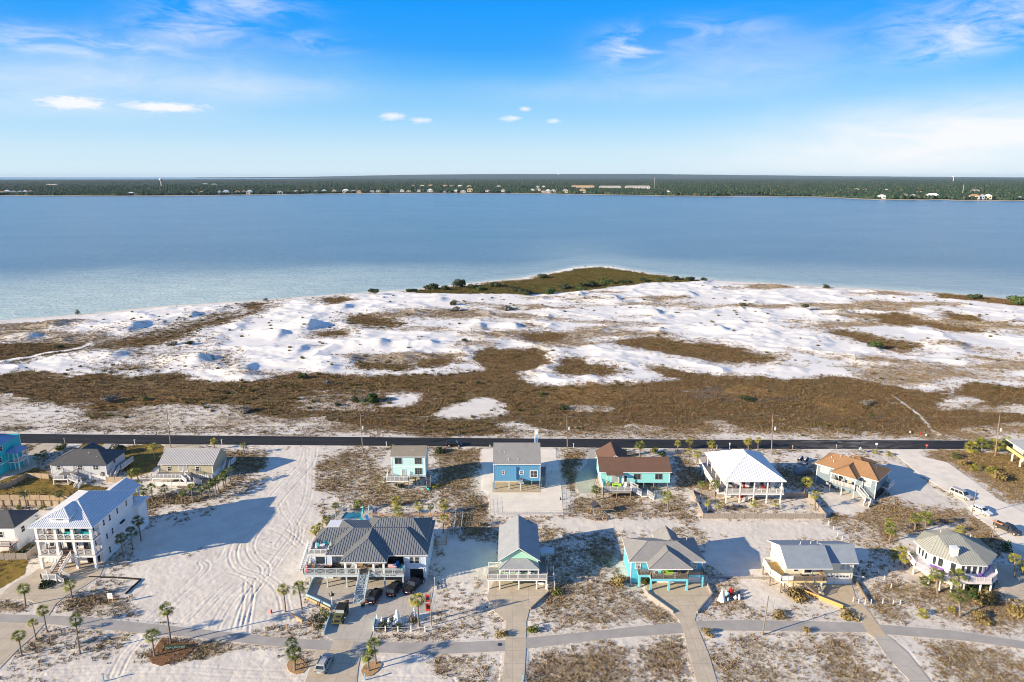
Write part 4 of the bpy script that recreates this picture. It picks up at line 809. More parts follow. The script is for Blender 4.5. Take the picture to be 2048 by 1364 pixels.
def rail(parent, pts, z, h=1.0, m='white', style='bal', sp=.16, pp=1.8, ps=.1, infill=None, name='railing'):
    mb = MB(); inf = MB()
    for A, B in zip(pts[:-1], pts[1:]):
        z0 = A[2] if len(A) > 2 else z; z1 = B[2] if len(B) > 2 else z
        a = Vector((A[0], A[1], z0)); b = Vector((B[0], B[1], z1)); Lh = (b.xy - a.xy).length
        mb.bar(a + Vector((0, 0, h)), b + Vector((0, 0, h)), .11, .06); mb.bar(a + Vector((0, 0, .12)), b + Vector((0, 0, .12)), .06, .06)
        k = max(1, round(Lh / pp))
        for i in range(k + 1): p = a.lerp(b, i / k); mb.box(p.x - ps / 2, p.y - ps / 2, p.z, p.x + ps / 2, p.y + ps / 2, p.z + h + .08)
        if style == 'bal':
            n = max(1, int(Lh / sp))
            for i in range(1, n): p = a.lerp(b, i / n); inf.box(p.x - .02, p.y - .02, p.z + .12, p.x + .02, p.y + .02, p.z + h)
        elif style == 'solid':
            inf.bar(a + Vector((0, 0, h * .55)), b + Vector((0, 0, h * .55)), .03, h * .75)
        elif style == 'horiz':
            for q in (.35, .58, .8): inf.bar(a + Vector((0, 0, h * q)), b + Vector((0, 0, h * q)), .04, .09)
        elif style == 'x':
            for i in range(k):
                p = a.lerp(b, i / k); q = a.lerp(b, (i + 1) / k)
                inf.bar(p + Vector((0, 0, .15)), q + Vector((0, 0, h - .05)), .04, .05); inf.bar(p + Vector((0, 0, h - .05)), q + Vector((0, 0, .15)), .04, .05)
                n = max(1, int((q - p).length / .2))
                for j in range(1, n): r = p.lerp(q, j / n); inf.box(r.x - .015, r.y - .015, r.z + .12, r.x + .015, r.y + .015, r.z + h)
    o = mb.build(name, MT[m], parent)
    if inf.v: inf.build('infill', MT[infill or m], o)
    return o
def stairs(parent, top, bot, w_, m='white', tread='deckboards', rails=True, rs='bal', rm=None):
    """top, bot: centre points (x, y, z)"""
    a, b = Vector(top), Vector(bot); d = (b - a); dh = Vector((d.x, d.y, 0)).normalized(); side = Vector((-dh.y, dh.x, 0)) * (w_ / 2)
    n = max(3, int(abs(d.z) / .19)); o_m = MB()
    o_m.bar(a + side - Vector((0, 0, .12)), b + side - Vector((0, 0, .05)), .06, .28); o_m.bar(a - side - Vector((0, 0, .12)), b - side - Vector((0, 0, .05)), .06, .28)
    o = o_m.build('stairs', MT[m], parent)
    t = MB(); run = Vector((d.x, d.y, 0)).length / n
    for i in range(n):
        c = a.lerp(b, (i + .5) / n) ; p = c - side * .97; q = c + side * .97; t.bar(p, q, run * .92, .05)
    t.build('treads', MT[tread], o)
    if rails:
        for s in (1, -1): rail(o, [tuple(a + side * s), tuple(b + side * s)], 0, .95, rm or m, rs, name='handrail')
    return o
def slab_canopy(parent, x0, y0, x1, y1, z0, z1, m, name='canopy', th=.12):
    v = [(x0, y0, z0), (x1, y0, z0), (x1, y1, z1), (x0, y1, z1)]; v2 = [(a, b, c - th) for a, b, c in v]
    return MB().add(v + v2, [(0, 1, 2, 3), (7, 6, 5, 4), (0, 4, 5, 1), (1, 5, 6, 2), (2, 6, 7, 3), (3, 7, 4, 0)]).build(name, MT[m], parent)
def vents(parent, pts):
    for x, y, z in pts: MB().lathe([(.06, z - .2), (.06, z + .25), (.11, z + .26), (.11, z + .32)], x, y, 8).build('vent_pipe', MT['white'], parent)
def ac(loc, label, rz=0):
    t = empty('air_conditioner', loc, rz, label, 'air conditioner')
    MB().box(-.4, -.4, .05, .4, .4, .8).build('housing', MT['ac'], t)
    mb = MB()
    for i in range(7): mb.box(-.42, -.42, .12 + i * .09, .42, .42, .15 + i * .09)
    mb.build('grille', MT['greywood'], t); MB().lathe([(.32, .8), (.32, .86), (.1, .88)], 0, 0, 12).build('fan_guard', MT['black'], t)
    return t
# ---- outdoor furniture
def chair(loc, rz, colour, label, cat='chair', s=1.0):
    t = empty('deck_chair', loc, rz, label, cat); t.scale = (s, s, s)
    MB().box(-.3, -.28, .36, .3, .3, .42).build('seat', MT[colour], t); MB().add([(-.3, .26, .40), (.3, .26, .40), (.3, .5, 1.05), (-.3, .5, 1.05), (-.3, .31, .40), (.3, .31, .40), (.3, .55, 1.05), (-.3, .55, 1.05)], [(0, 1, 2, 3), (7, 6, 5, 4), (0, 4, 5, 1), (1, 5, 6, 2), (2, 6, 7, 3), (3, 7, 4, 0)]).build('backrest', MT[colour], t)
    for x in (-.27, .27):
        for y in (-.25, .27): MB().box(x - .03, y - .03, 0, x + .03, y + .03, .37).build('leg', MT[colour], t)
        MB().box(x - .05, -.3, .58, x + .05, .35, .62).build('armrest', MT[colour], t)
    return t
def table(loc, rz, colour, label, r=.55, h=.74):
    t = empty('round_table', loc, rz, label, 'table')
    MB().lathe([(r, h - .04), (r, h)], 0, 0, 16).build('tabletop', MT[colour], t); MB().lathe([(.25, 0), (.22, .04), (.05, .08), (.05, h - .03)], 0, 0, 8).build('pedestal', MT[colour], t)
    return t
def sofa(loc, rz, colour, label, w_=1.8):
    t = empty('outdoor_sofa', loc, rz, label, 'sofa')
    MB().box(-w_ / 2, -.4, .1, w_ / 2, .4, .42).build('seat', MT[colour], t); MB().box(-w_ / 2, .25, .42, w_ / 2, .42, .85).build('backrest', MT[colour], t)
    for s in (-1, 1): MB().box(s * w_ / 2 - .08, -.4, .42, s * w_ / 2 + .08, .25, .62).build('armrest', MT[colour], t)
    return t
def lounger(loc, rz, colour, label):
    t = empty('sun_lounger', loc, rz, label, 'sun lounger')
    MB().box(-.33, -.9, .28, .33, .35, .36).build('seat', MT[colour], t); MB().add([(-.33, .35, .3), (.33, .35, .3), (.33, 1.0, .75), (-.33, 1.0, .75), (-.33, .35, .36), (.33, .35, .36), (.33, .97, .82), (-.33, .97, .82)], [(0, 1, 2, 3), (7, 6, 5, 4), (0, 4, 5, 1), (1, 5, 6, 2), (2, 6, 7, 3), (3, 7, 4, 0)]).build('backrest', MT[colour], t)
    for x in (-.28, .28):
        for y in (-.8, .3): MB().box(x - .03, y - .03, 0, x + .03, y + .03, .29).build('leg', MT['white'], t)
    return t
def umbrella_closed(loc, colour, label, h=2.4):
    t = empty('closed_parasol', loc, 0, label, 'parasol')
    MB().lathe([(.3, 0), (.28, .07), (.03, .1)], 0, 0, 10).build('base', MT['greywood'], t); MB().tube([(0, 0, .05), (0, 0, h)], [.03, .03], 6).build('pole', MT['white'], t)
    MB().lathe([(.10, .9), (.22, 1.0), (.15, 1.8), (.05, h + .05)], 0, 0, 9).build('canopy', MT[colour], t)
    return t
def pot_plant(loc, label, s=1.0, seed=1):
    t = empty('potted_plant', loc, 0, label, 'potted plant'); t.scale = (s, s, s)
    MB().lathe([(.16, 0), (.24, .38), (.26, .4)], 0, 0, 10).build('pot', MT['greywood'], t)
    leaf_ball(np.random.default_rng(seed), (0, 0, .75), (.38, .38, .42), 160, .12).build('foliage', MT['leaf'], t)
    return t
def leaf_ball(rng, c, r, n, sz, squash=0.0):
    """a lumpy crown of small leaf faces spread through the volume"""
    mb = MB(); k = 7; cen = rng.uniform(-.55, .55, (k, 3)); cen[:, 2] = rng.uniform(-.5, .6, k); rad = rng.uniform(.35, .62, k)
    for i in range(n):
        j = rng.integers(k); d = rng.normal(size=3); d /= np.linalg.norm(d); q = cen[j] + d * rad[j] * rng.uniform(.65, 1.0) ** .5
        q = np.array([q[0] * r[0], q[1] * r[1], q[2] * r[2]]) + np.array(c)
        a = rng.normal(size=3); a /= np.linalg.norm(a); b = np.cross(a, d); b /= (np.linalg.norm(b) + 1e-6); s = sz * rng.uniform(.6, 1.4)
        if q[2] < .01: q[2] = .01 + rng.uniform(0, .05)
        mb.add([q - a * s * .5 - b * s * .28, q + a * s * .5 - b * s * .28, q + a * s * .35 + b * s * .45], [(0, 1, 2)])
    return mb
MT['leaf'] = mat('green_leaves', (.060, .095, .025), .7, .3, 2, island=.45)
MT['leafd'] = mat('dark_olive_leaves', (.045, .060, .025), .75, .3, 2, island=.5)
MT['leafgrey'] = mat('grey_dead_twigs', (.20, .18, .16), .9, .2, 2, island=.4)
MT['leafy'] = mat('yellow_green_leaves', (.15, .16, .03), .7, .3, 2, island=.4)
MT['leafdry'] = mat('dry_golden_grass', (.26, .19, .07), .85, .25, 2, island=.4)
# ================================================================ houses
MT['bluewall'] = siding('blue_siding', (.10, .30, .50), 'x', .4)
MT['aquawall'] = siding('aqua_siding', (.56, .82, .81), 'z', .2)
MT['turqwall'] = siding('turquoise_siding', (.32, .76, .73), 'z', .2)
MT['tealwall'] = siding('bright_teal_siding', (.02, .52, .56), 'z', .2)
MT['cyanwall'] = siding('cyan_siding', (.12, .56, .72), 'z', .2)
MT['cyan'] = mat('cyan_paint', (.20, .62, .72), .5, .08, 2)
MT['mintwall'] = siding('mint_siding', (.42, .74, .55), 'z', .2)
MT['slatewall'] = siding('slate_blue_siding', (.19, .25, .29), 'z', .2)
MT['khakiwall'] = siding('khaki_siding', (.50, .46, .32), 'z', .2)
MT['greywall'] = siding('pale_grey_siding', (.62, .64, .66), 'z', .2)
MT['creamwall'] = siding('cream_yellow_siding', (.80, .73, .54), 'z', .2)
MT['yellow'] = mat('soft_yellow_paint', (.80, .62, .25), .6, .06, 2)
MT['bluewhite'] = siding('pale_blue_siding', (.62, .70, .80), 'z', .2)
MT['stucco'] = mat('pale_stucco', (.72, .70, .66), .85, .08, 1.2)
MT['purple'] = mat('purple_paint', (.20, .09, .42), .6, .1, 2)
MT['lilac'] = mat('lilac_white_paint', (.76, .70, .69), .6, .06, 2)
MT['palegrey'] = mat('pale_grey_paint', (.52, .58, .60), .6, .08, 2)
MT['seablue'] = mat('sea_blue_paint', (.34, .52, .58), .6, .1, 2)
MT['lime'] = mat('lime_cushion', (.45, .75, .08), .8, .1, 2)
MT['sh_grey'] = shingle('grey_shingles', (.29, .285, .28)); MT['sh_dark'] = shingle('charcoal_shingles', (.11, .11, .11)); MT['sh_brown'] = shingle('brown_shingles', (.17, .10, .072), .28)
MT['sh_tan'] = shingle('tan_grey_shingles', (.27, .24, .19)); MT['sh_orange'] = shingle('orange_brown_shingles', (.36, .205, .105), .28); MT['sh_pale'] = shingle('pale_grey_shingles', (.33, .345, .36), .28); MT['sh_blue'] = shingle('blue_grey_shingles', (.26, .30, .35), .2)

def house_white_large():
    h = empty('house', (-98.65, 127.75, 0), 0, 'large white three storey house with white metal hip roof and double front porches', 'house')
    W_ = 11.85
    walls(h, 0, 2.6, W_, 15.6, 0, 9.75, MT['white_siding'])
    walls(h, W_ - 3.5, 15.61, W_ + .9, 19.2, 0, 6.6, MT['white_siding']); hip_roof(h, W_ - 3.9, 15.2, W_ + 1.5, 19.8, 6.8, 7.9, [MT['whitemetal'], MT['whiteseam']], 'y', rib=.5)
    for z in (3.3, 6.85):
        deck(h, R4(-.1, 0, W_ + .1, 2.6), z, 'deckbrown', 'white', .45)
    xs = [.3, 4.2, 7.7, W_ - .3]
    for x in xs: post(h, x, .3, 0, 9.8, .55 if x in (xs[0], xs[-1]) else .5, 'white')
    for i in range(3):
        for z in (3.3, 6.85):
            if z < 5 and i == 1: continue
            rail(h, [(xs[i] + .28, .12), (xs[i + 1] - .28, .12)], z, 1.15, 'white', 'x', pp=1.7, ps=.16)
    for z in (3.3, 6.85): rail(h, [(W_ - .02, .5), (W_ - .02, 2.5)], z, 1.15, 'white', 'bal'); rail(h, [(.02, .5), (.02, 2.5)], z, 1.15, 'white', 'bal')
    hip_roof(h, -.75, -.75, W_ + .75, 16.4, 10.0, 13.0, [MT['whitemetal'], MT['whiteseam']], 'y', rib=.42)
    # rear gable wing behind the main roof
    walls(h, 5.6, 15.62, 8.2, 20.6, 0, 9.0, MT['white_siding'], False); gable_roof(h, 4.6, 12.6, 11.2, 20.8, 9.35, 11.2, [MT['whitemetal'], MT['whiteseam']], 'y', rib=.42); post(h, 10.7, 20.2, 6.7, 9.3, .3)
    # dormer with the house name
    d = MB().box(3.4, .45, 10.3, 7.2, 4.6, 11.45).build('dormer', MT['white'], h)
    hip_roof(h, 3.1, .15, 7.5, 6.6, 11.6, 12.95, [MT['whitemetal'], MT['whiteseam']], 'y', d1=1.5, rib=.42, name='dormer_roof')
    mb = MB(); x = 4.7
    for k, wd in enumerate((.16, .1, .15, .08, .16, .1, .14, .15)):
        mb.box(x, 0.40, 11.02, x + wd * .3, 0.44, 11.24); mb.box(x + wd * .3, 0.41, 11.02 + (.16 if k % 2 else 0), x + wd, 0.44, 11.07 + (.16 if k % 2 else 0)); mb.box(x + wd * .75, 0.405, 11.08, x + wd, 0.44, 11.24); x += wd + .05
    mb.build('name_lettering', MT['black'], d)
    for z in (3.35, 6.9):
        for a, w_, g_ in ((.9, .9, 0), (2.4, 1.0, 1), (4.5, 1.0, 1), (6.0, .9, 0), (8.0, 1.0, 1), (9.9, .9, 0)):
            if g_: door(h, 'f', 2.6, a, z, w_, 2.2, 'dark', 'glass')
            else: window(h, 'f', 2.6, a, z + .6, w_, 1.5)
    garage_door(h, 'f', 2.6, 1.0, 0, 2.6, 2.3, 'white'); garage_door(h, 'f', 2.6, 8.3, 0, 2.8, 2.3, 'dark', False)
    for y, z, hh in ((3.9, 7.8, 1.3), (6.1, 7.8, 1.3), (9.0, 7.9, 1.3), (12.6, 7.9, 1.3), (4.3, 4.4, 1.3), (6.4, 4.5, 1.3), (4.6, .9, 1.5), (8.8, 1.9, .8), (11.2, 1.2, .5)): window(h, 'r', W_, y, z, .6, hh)
    MB().box(W_, 9.6, 5.2, W_ + .35, 11.2, 5.5).build('vent_hood', MT['dark'], h)
    st = stairs(h, (5.9, .1, 3.3), (5.3, -3.3, 1.0), 2.0, 'white', 'deckbrown')
    deck(h, R4(3.6, -5.0, 6.6, -3.2), 1.0, 'deckboards'); stairs(h, (6.7, -4.1, 1.0), (8.2, -4.3, .05), 1.6, 'white', 'deckbrown')
    rail(h, [(3.6, -3.3), (3.6, -5.0), (6.6, -5.0)], 1.0, .95, 'white', 'bal', ps=.14)
    for x, y in ((3.6, -5), (5.1, -5), (6.6, -5), (3.6, -3.3)): post(h, x, y, 0, 1.0, .2)
    loc = lambda x, y, z: (-98.65 + x, 127.75 + y, z)
    chair(loc(2.0, 1.4, 6.85), .2, 'wood', 'brown porch chair at the left end of the top porch of the big white house'); sofa(loc(5.8, 1.6, 6.85), 0, 'tealcloth', 'teal sofa at the middle of the top porch of the big white house'); sofa(loc(9.4, 1.7, 6.85), 0, 'tealcloth', 'long teal sofa on the right of the top porch of the big white house', 2.3)
    sofa(loc(2.3, 1.5, 3.3), .3, 'greywood', 'grey sofa on the left of the middle porch of the big white house'); table(loc(6.9, 1.5, 3.3), 0, 'black', 'black round table at the head of the outside stairs of the big white house'); chair(loc(9.2, 1.4, 3.3), -.2, 'blackcloth', 'black chair on the right of the middle porch of the big white house')
house_white_large()

def house_grey_left():
    h = empty('house', (-125.3, 172.2, 0), 0, 'pale grey raised house with charcoal hip roof and white rear stairs', 'house')
    walls(h, 0, 0, 15, 9.0, 0, 4.1, MT['greywall']); hip_roof(h, -.6, -.6, 15.6, 9.6, 4.2, 6.6, [MT['sh_dark']])
    walls(h, 2.2, 9.02, 8, 10.4, 0, 3.9, MT['greywall'], False); gable_roof(h, 1.6, 5.5, 8.6, 11, 4.25, 6.1, [MT['sh_dark']], 'y')
    for a, w_ in ((1.8, .9), (7.4, 1.2), (11.6, 1.3)): window(h, 'f', 0, a, 2.5, w_, 1.1, 2 if w_ > 1 else 1, 2, shutters='ac' if a < 3 else None)
    door(h, 'f', 0, 6.0, 1.9, .9, 2.0, 'white', 'glass_pale'); window(h, 'r', 15, 3.5, 2.6, 1, 1)
    deck(h, R4(3.2, -4.4, 7.2, -.02), 1.85, 'deckboards', 'white'); rail(h, [(3.2, -.1), (3.2, -4.4), (6.2, -4.4)], 1.85, 1, 'white', 'bal'); rail(h, [(7.2, -.1), (7.2, -3)], 1.85, 1, 'greywood', 'bal')
    for x, y in ((3.3, -4.3), (7.1, -4.3), (3.3, -.2)): post(h, x, y, 0, 1.8, .22)
    stairs(h, (7.3, -3.7, 1.85), (10.0, -4.0, .8), 1.2, 'white'); deck(h, R4(9.9, -4.7, 11.2, -3.3), .8, 'deckboards'); stairs(h, (10.5, -4.8, .8), (10.4, -6.3, 0), 1.2, 'white')
    deck(h, R4(15.02, 2.8, 17.6, 8.6), 1.7, 'deckboards', 'white'); rail(h, [(17.6, 2.8), (17.6, 8.6)], 1.7, 1, 'white', 'bal'); stairs(h, (16.4, 2.7, 1.7), (16.4, -.4, .1), 1.2, 'white')
    mb = MB(); [mb.box(10.8 + i * .9, -1.2, 0, 11.65 + i * .9, -1.12, 1.5) for i in range(6)]; mb.build('lattice_screen', MT['white'], h)
    MB().prism(R4(3.3, -4.2, 7.1, -.1), .0, .12).build('patio_slab', MT['conc'], h)
    vents(h, [(9, 3, 5.9), (11.6, 2, 5.2)])
house_grey_left(); ac((-110.9, 171.2, 1.2), 'grey air conditioner on a white stand beside the pale grey house'); 

def house_khaki():
    h = empty('house', (-95.3, 171.9, 0), 0, 'khaki raised house with ribbed tan white metal roof and long white deck', 'house')
    gable_wall(h, 0, 0, 14.1, 9.2, 1.2, 4.1, 6.25, MT['khakiwall']); gable_roof(h, -.45, -.55, 14.7, 9.8, 4.3, 6.75, [MT['tanmetal'], MT['tanseam']], 'x', rib=.42)
    MB().box(.3, .3, 0, 13.9, 8.9, 1.25).build('foundation', MT['stucco'], h)
    mb = MB(); [mb.box(9.6 + i * .55, -.12, .1, 10.05 + i * .55, -.05, 1.3) for i in range(8)]; [mb.box(14.12, i * .9 + .1, .1, 14.2, i * .9 + .9, 1.5) for i in range(9)]; mb.build('lattice_screen', MT['white'], h)
    MB().box(13.95, -.04, 1.2, 14.15, .0, 4.1).build('corner_trim', MT['white'], h)
    for a, w_ in ((1.9, .9), (9.6, .9)): window(h, 'f', 0, a, 2.3, w_, 1.2)
    for a in (5.0, 6.3): door(h, 'f', 0, a, 2.0, .9, 2.0, 'white', 'glass_pale')
    deck(h, R4(-.6, -3.6, 8.2, -.02), 1.95, 'deckboards', 'white', .4); rail(h, [(-.6, -.1), (-.6, -3.6), (6.8, -3.6)], 1.95, 1.0, 'white', 'bal', pp=1.1); rail(h, [(8.2, -.1), (10.5, -2.0)], 1.95, .9, 'greywood', 'horiz')
    for x in (-.5, 3, 6.7): post(h, x, -3.5, 0, 1.9, .2)
    stairs(h, (7.3, -3.0, 1.95), (9.2, -4.0, 1.0), 1.2, 'white', rs='horiz'); deck(h, R4(9.1, -4.6, 10.6, -3.2), 1.0); stairs(h, (10.7, -3.9, 1.0), (11.9, -2.8, 0), 1.2, 'white', rs='horiz')
    deck(h, R4(14.8, 6, 16.8, 9), 1.9); rail(h, [(16.8, 9), (16.8, 6)], 1.9, 1, 'white'); stairs(h, (15.8, 5.9, 1.9), (15.8, 3.2, .1), 1.2, 'white')
house_khaki()
f = empty('privacy_screen', (-94.6, 167.3, 0), 0, 'low white panelled fence in front of the khaki house deck', 'fence')
MB().box(0, -.03, .08, 10.2, .03, 1.15).build('panel', MT['white'], f)
for i in range(6): post(f, i * 2.04, 0, 0, 1.3, .14)

def house_aqua():
    h = empty('house', (-31.85, 167.9, 0), 0, 'tall narrow aqua house on stilts with tan roof and white corner deck', 'house')
    W_ = 8.9
    gable_wall(h, 0, 0, W_, 6.2, 2.4, 8.0, 9.35, MT['aquawall'], 'x', z1=7.2, tm=3.2); gable_roof(h, -.25, -.4, W_ + .25, 6.6, 8.25, 9.9, [MT['sh_tan'], MT['white']], 'x', z1=7.3, tm=3.2, fascia=True)
    mb = MB()
    for x in (-.03, W_ - .15): mb.box(x, -.04, 2.4, x + .18, 0, 8.0)
    mb.box(.15, -.05, 5.15, W_ - .15, 0, 5.3); mb.build('corner_trim', MT['white'], h)
    window(h, 'f', 0, .95, 6.1, 1.7, 1.6, 2, 1, 'glass', 'greywood'); window(h, 'f', 0, 6.2, 6.1, 1.7, 1.6, 3, 3, 'glass', 'greywood'); window(h, 'f', 0, 6.2, 3.2, 1.7, 1.6, 3, 3, 'glass', 'greywood'); door(h, 'f', 0, 2.7, 2.5, .9, 2.0, 'greywood', 'glass_pale')
    window(h, 'r', W_, 1.5, 5.6, .7, 1.9, 1, 2)
    deck(h, R4(-1.1, -3.1, 4.8, -.02), 2.75, 'deckboards', 'white', .35); rail(h, [(-1.1, -.1), (-1.1, -3.1), (4.8, -3.1), (4.8, -.1)], 2.75, 1.1, 'white', 'bal', pp=1.3); rail(h, [(4.8, -.35), (W_, -.35)], 2.5, .5, 'white', 'bal')
    for x in (-1.0, 1.9, 4.7): post(h, x, -3.0, 0, 2.7, .18, 'wood')
    for x in (.3, 3.2, 6.1, W_ - .2):
        for y in (.3, 5.6): post(h, x, y, 0, 2.4, .24, 'wood')
    MB().box(W_ + .02, 1.0, 2.0, W_ + 1.2, 2.6, 2.15).build('landing', MT['deckboards'], h); stairs(h, (W_ + .7, 1.0, 2.1), (W_ + .9, -2.0, .1), 1.0, 'greywood')
    vents(h, [(5.5, 1.6, 9.0)])
house_aqua()
t = empty('kayak', (-22.2, 165.6, 0), .4, 'turquoise kayak leaning by the stilts of the aqua house', 'kayak'); MB().ball((0, 0, .25), (.32, 1.5, .22), 10).build('hull', MT['tealcloth'], t); MB().box(-.2, -.4, .42, .2, .4, .5).build('seat', MT['black'], t)

def house_blue():
    h = empty('house', (-4.8, 165.3, 0), 0, 'blue stilt house with grey shingle roof and tall white chimney', 'house')
    W_ = 12.2
    gable_wall(h, 0, 0, W_, 11.4, 2.42, 7.0, 10.0, MT['bluewall']); gable_roof(h, -.15, -.4, W_ + .15, 11.8, 7.25, 10.75, [MT['sh_grey'], MT['white']], 'x', fascia=True)
    for x in (W_ - .12, -.02): MB().box(x, -.05, 2.42, x + .13, 0, 7.0).build('corner_trim', MT['white'], h)
    window(h, 'f', 0, 2.3, 4.3, .5, .9, 1, 2); window(h, 'f', 0, 6.8, 4.4, .9, .75, 1, 2, fw=.16); window(h, 'f', 0, 9.65, 3.5, 1.7, 1.7, 2, 2, fw=.17)
    MB().box(5.75, -.35, 2.9, 5.95, -.01, 6.5).build('downpipe', MT['bluewall'], h)
    MB().box(11.0, 9.6, 9.0, 11.9, 10.8, 12.6).build('chimney', MT['white'], h)
    MB().box(11.15, 9.56, 9.3, 11.75, 9.6, 10.6).build('chimney_panel', MT['bluecloth'], h); MB().box(11.15, 9.56, 10.6, 11.75, 9.6, 11.6).build('chimney_panel', MT['seablue'], h)
    mb = MB(); mb.box(10.95, 9.55, 12.6, 11.95, 10.85, 12.75); mb.build('chimney_cap', MT['white'], h)
    for x in (.1, 4.0, 7.0, 9.95, W_ - .15):
        for y in (.15, 5.5, 11.1): post(h, x, y, 0, 2.4, .26, 'palegrey' if 1 < x < 12 else 'bluewall')
    MB().box(6.4, -1.3, 2.25, 7.9, -.05, 2.4).build('equipment_platform', MT['palegrey'], h); post(h, 7.1, -1.1, 0, 2.25, .16, 'palegrey')
    deck(h, R4(W_ + .02, 4.5, W_ + 1.8, 9), 2.4, 'deckboards', 'palegrey'); rail(h, [(W_ + 1.8, 4.6), (W_ + 1.8, 9)], 2.4, 1, 'palegrey', 'horiz'); stairs(h, (W_ + .95, 4.4, 2.4), (W_ + .95, .9, 0), 1.3, 'seablue', rm='palegrey', rs='horiz')
    vents(h, [(1.6, 3.2, 9.2), (2.8, 3.0, 9.1), (3.9, .8, 8.0), (6.4, .8, 8.0)])
house_blue(); ac((2.4, 164.7, 2.4), 'grey air conditioner on the bracket under the blue stilt house window')

def house_turq_brown():
    h = empty('house', (23.1, 164.4, 0), 0, 'turquoise raised house with brown shingle roof and cluttered front deck', 'house')
    W_ = 18.0
    gable_wall(h, 0, 0, W_, 8.6, 2.3, 5.25, 7.0, MT['turqwall']); gable_roof(h, -.5, -.4, W_ + .4, 9.0, 5.45, 7.65, [MT['sh_brown'], MT['white']], 'x', fascia=True)
    slab_canopy(h, 1.3, -1.7, 5.6, -.38, 5.2, 5.46, 'sh_brown', 'porch_roof')
    gable_wall(h, .6, 8.62, 8.2, 13.5, 2.3, 5.3, 7.6, MT['turqwall'], 'y'); gable_roof(h, .1, 4.3, 8.7, 14, 5.4, 8.1, [MT['sh_brown'], MT['white']], 'y', fascia=True)
    for a in (8.6, 14.2): window(h, 'f', 0, a, 3.35, 1.7, 1.4, 2, 1, 'glass', 'greywood', shutters=None)
    for x in (0, W_ - .18): MB().box(x, -.03, 2.3, x + .18, 0, 5.2).build('corner_trim', MT['white'], h)
    door(h, 'f', 0, 2.8, 2.35, 1.8, 2.1, 'white', 'glass_pale'); door(h, 'f', 0, 6.0, 2.35, .9, 2.1, 'white', 'glass')
    deck(h, R4(.1, -4.8, 7.2, -.02), 2.3, 'deckboards', 'greywood', .5); rail(h, [(.1, -.1), (.1, -4.8), (7.2, -4.8)], 2.3, 1.15, 'white', 'bal', pp=1.8)
    for x in (.15, 3.6, 7.1): pile(h, x, -4.7, 0, 2.25, .13)
    for x in (1.4, 5.5): post(h, x, -1.6, 2.3, 5.2, .14)
    for x in (9.0, 11.4, 14.0, 17.6):
        for y in (.3, 4, 8.2): pile(h, x, y, 0, 2.3, .17)
    for x in (1, 4.5): pile(h, x, 4, 0, 2.3, .17)
    stairs(h, (7.3, -3.2, 2.3), (10.0, -3.9, .95), 1.2, 'white', rs='horiz'); deck(h, R4(9.9, -4.7, 11.4, -3.0), .95); stairs(h, (11.5, -3.9, .95), (13.2, -4.4, 0), 1.2, 'white', rs='horiz'); rail(h, [(7.2, -.8), (9.5, -1.6, 1.4)], 2.3, 1, 'white', 'horiz')
    mb = MB(); mb.box(.2, .3, 0, 7.5, 8, 2.28); mb.build('lower_wall', MT['greywood'], h)
    L_ = lambda x, y: (23.1 + x, 164.4 + y, 2.3)
    chair(L_(.8, -1.6), 0, 'tealcloth', 'teal chair at the left end of the turquoise house deck'); chair(L_(1.7, -1.9), .3, 'yellow', 'yellow chair beside the teal chair on the turquoise house deck'); sofa(L_(3.8, -2.6), 0, 'lime', 'lime green porch sofa on the turquoise house deck', 2.2); table(L_(3.6, -3.5), 0, 'black', 'black round table before the lime sofa on the turquoise house deck'); chair(L_(5.9, -2.8), -.6, 'white', 'white chair at the right end of the turquoise house deck')
house_turq_brown()

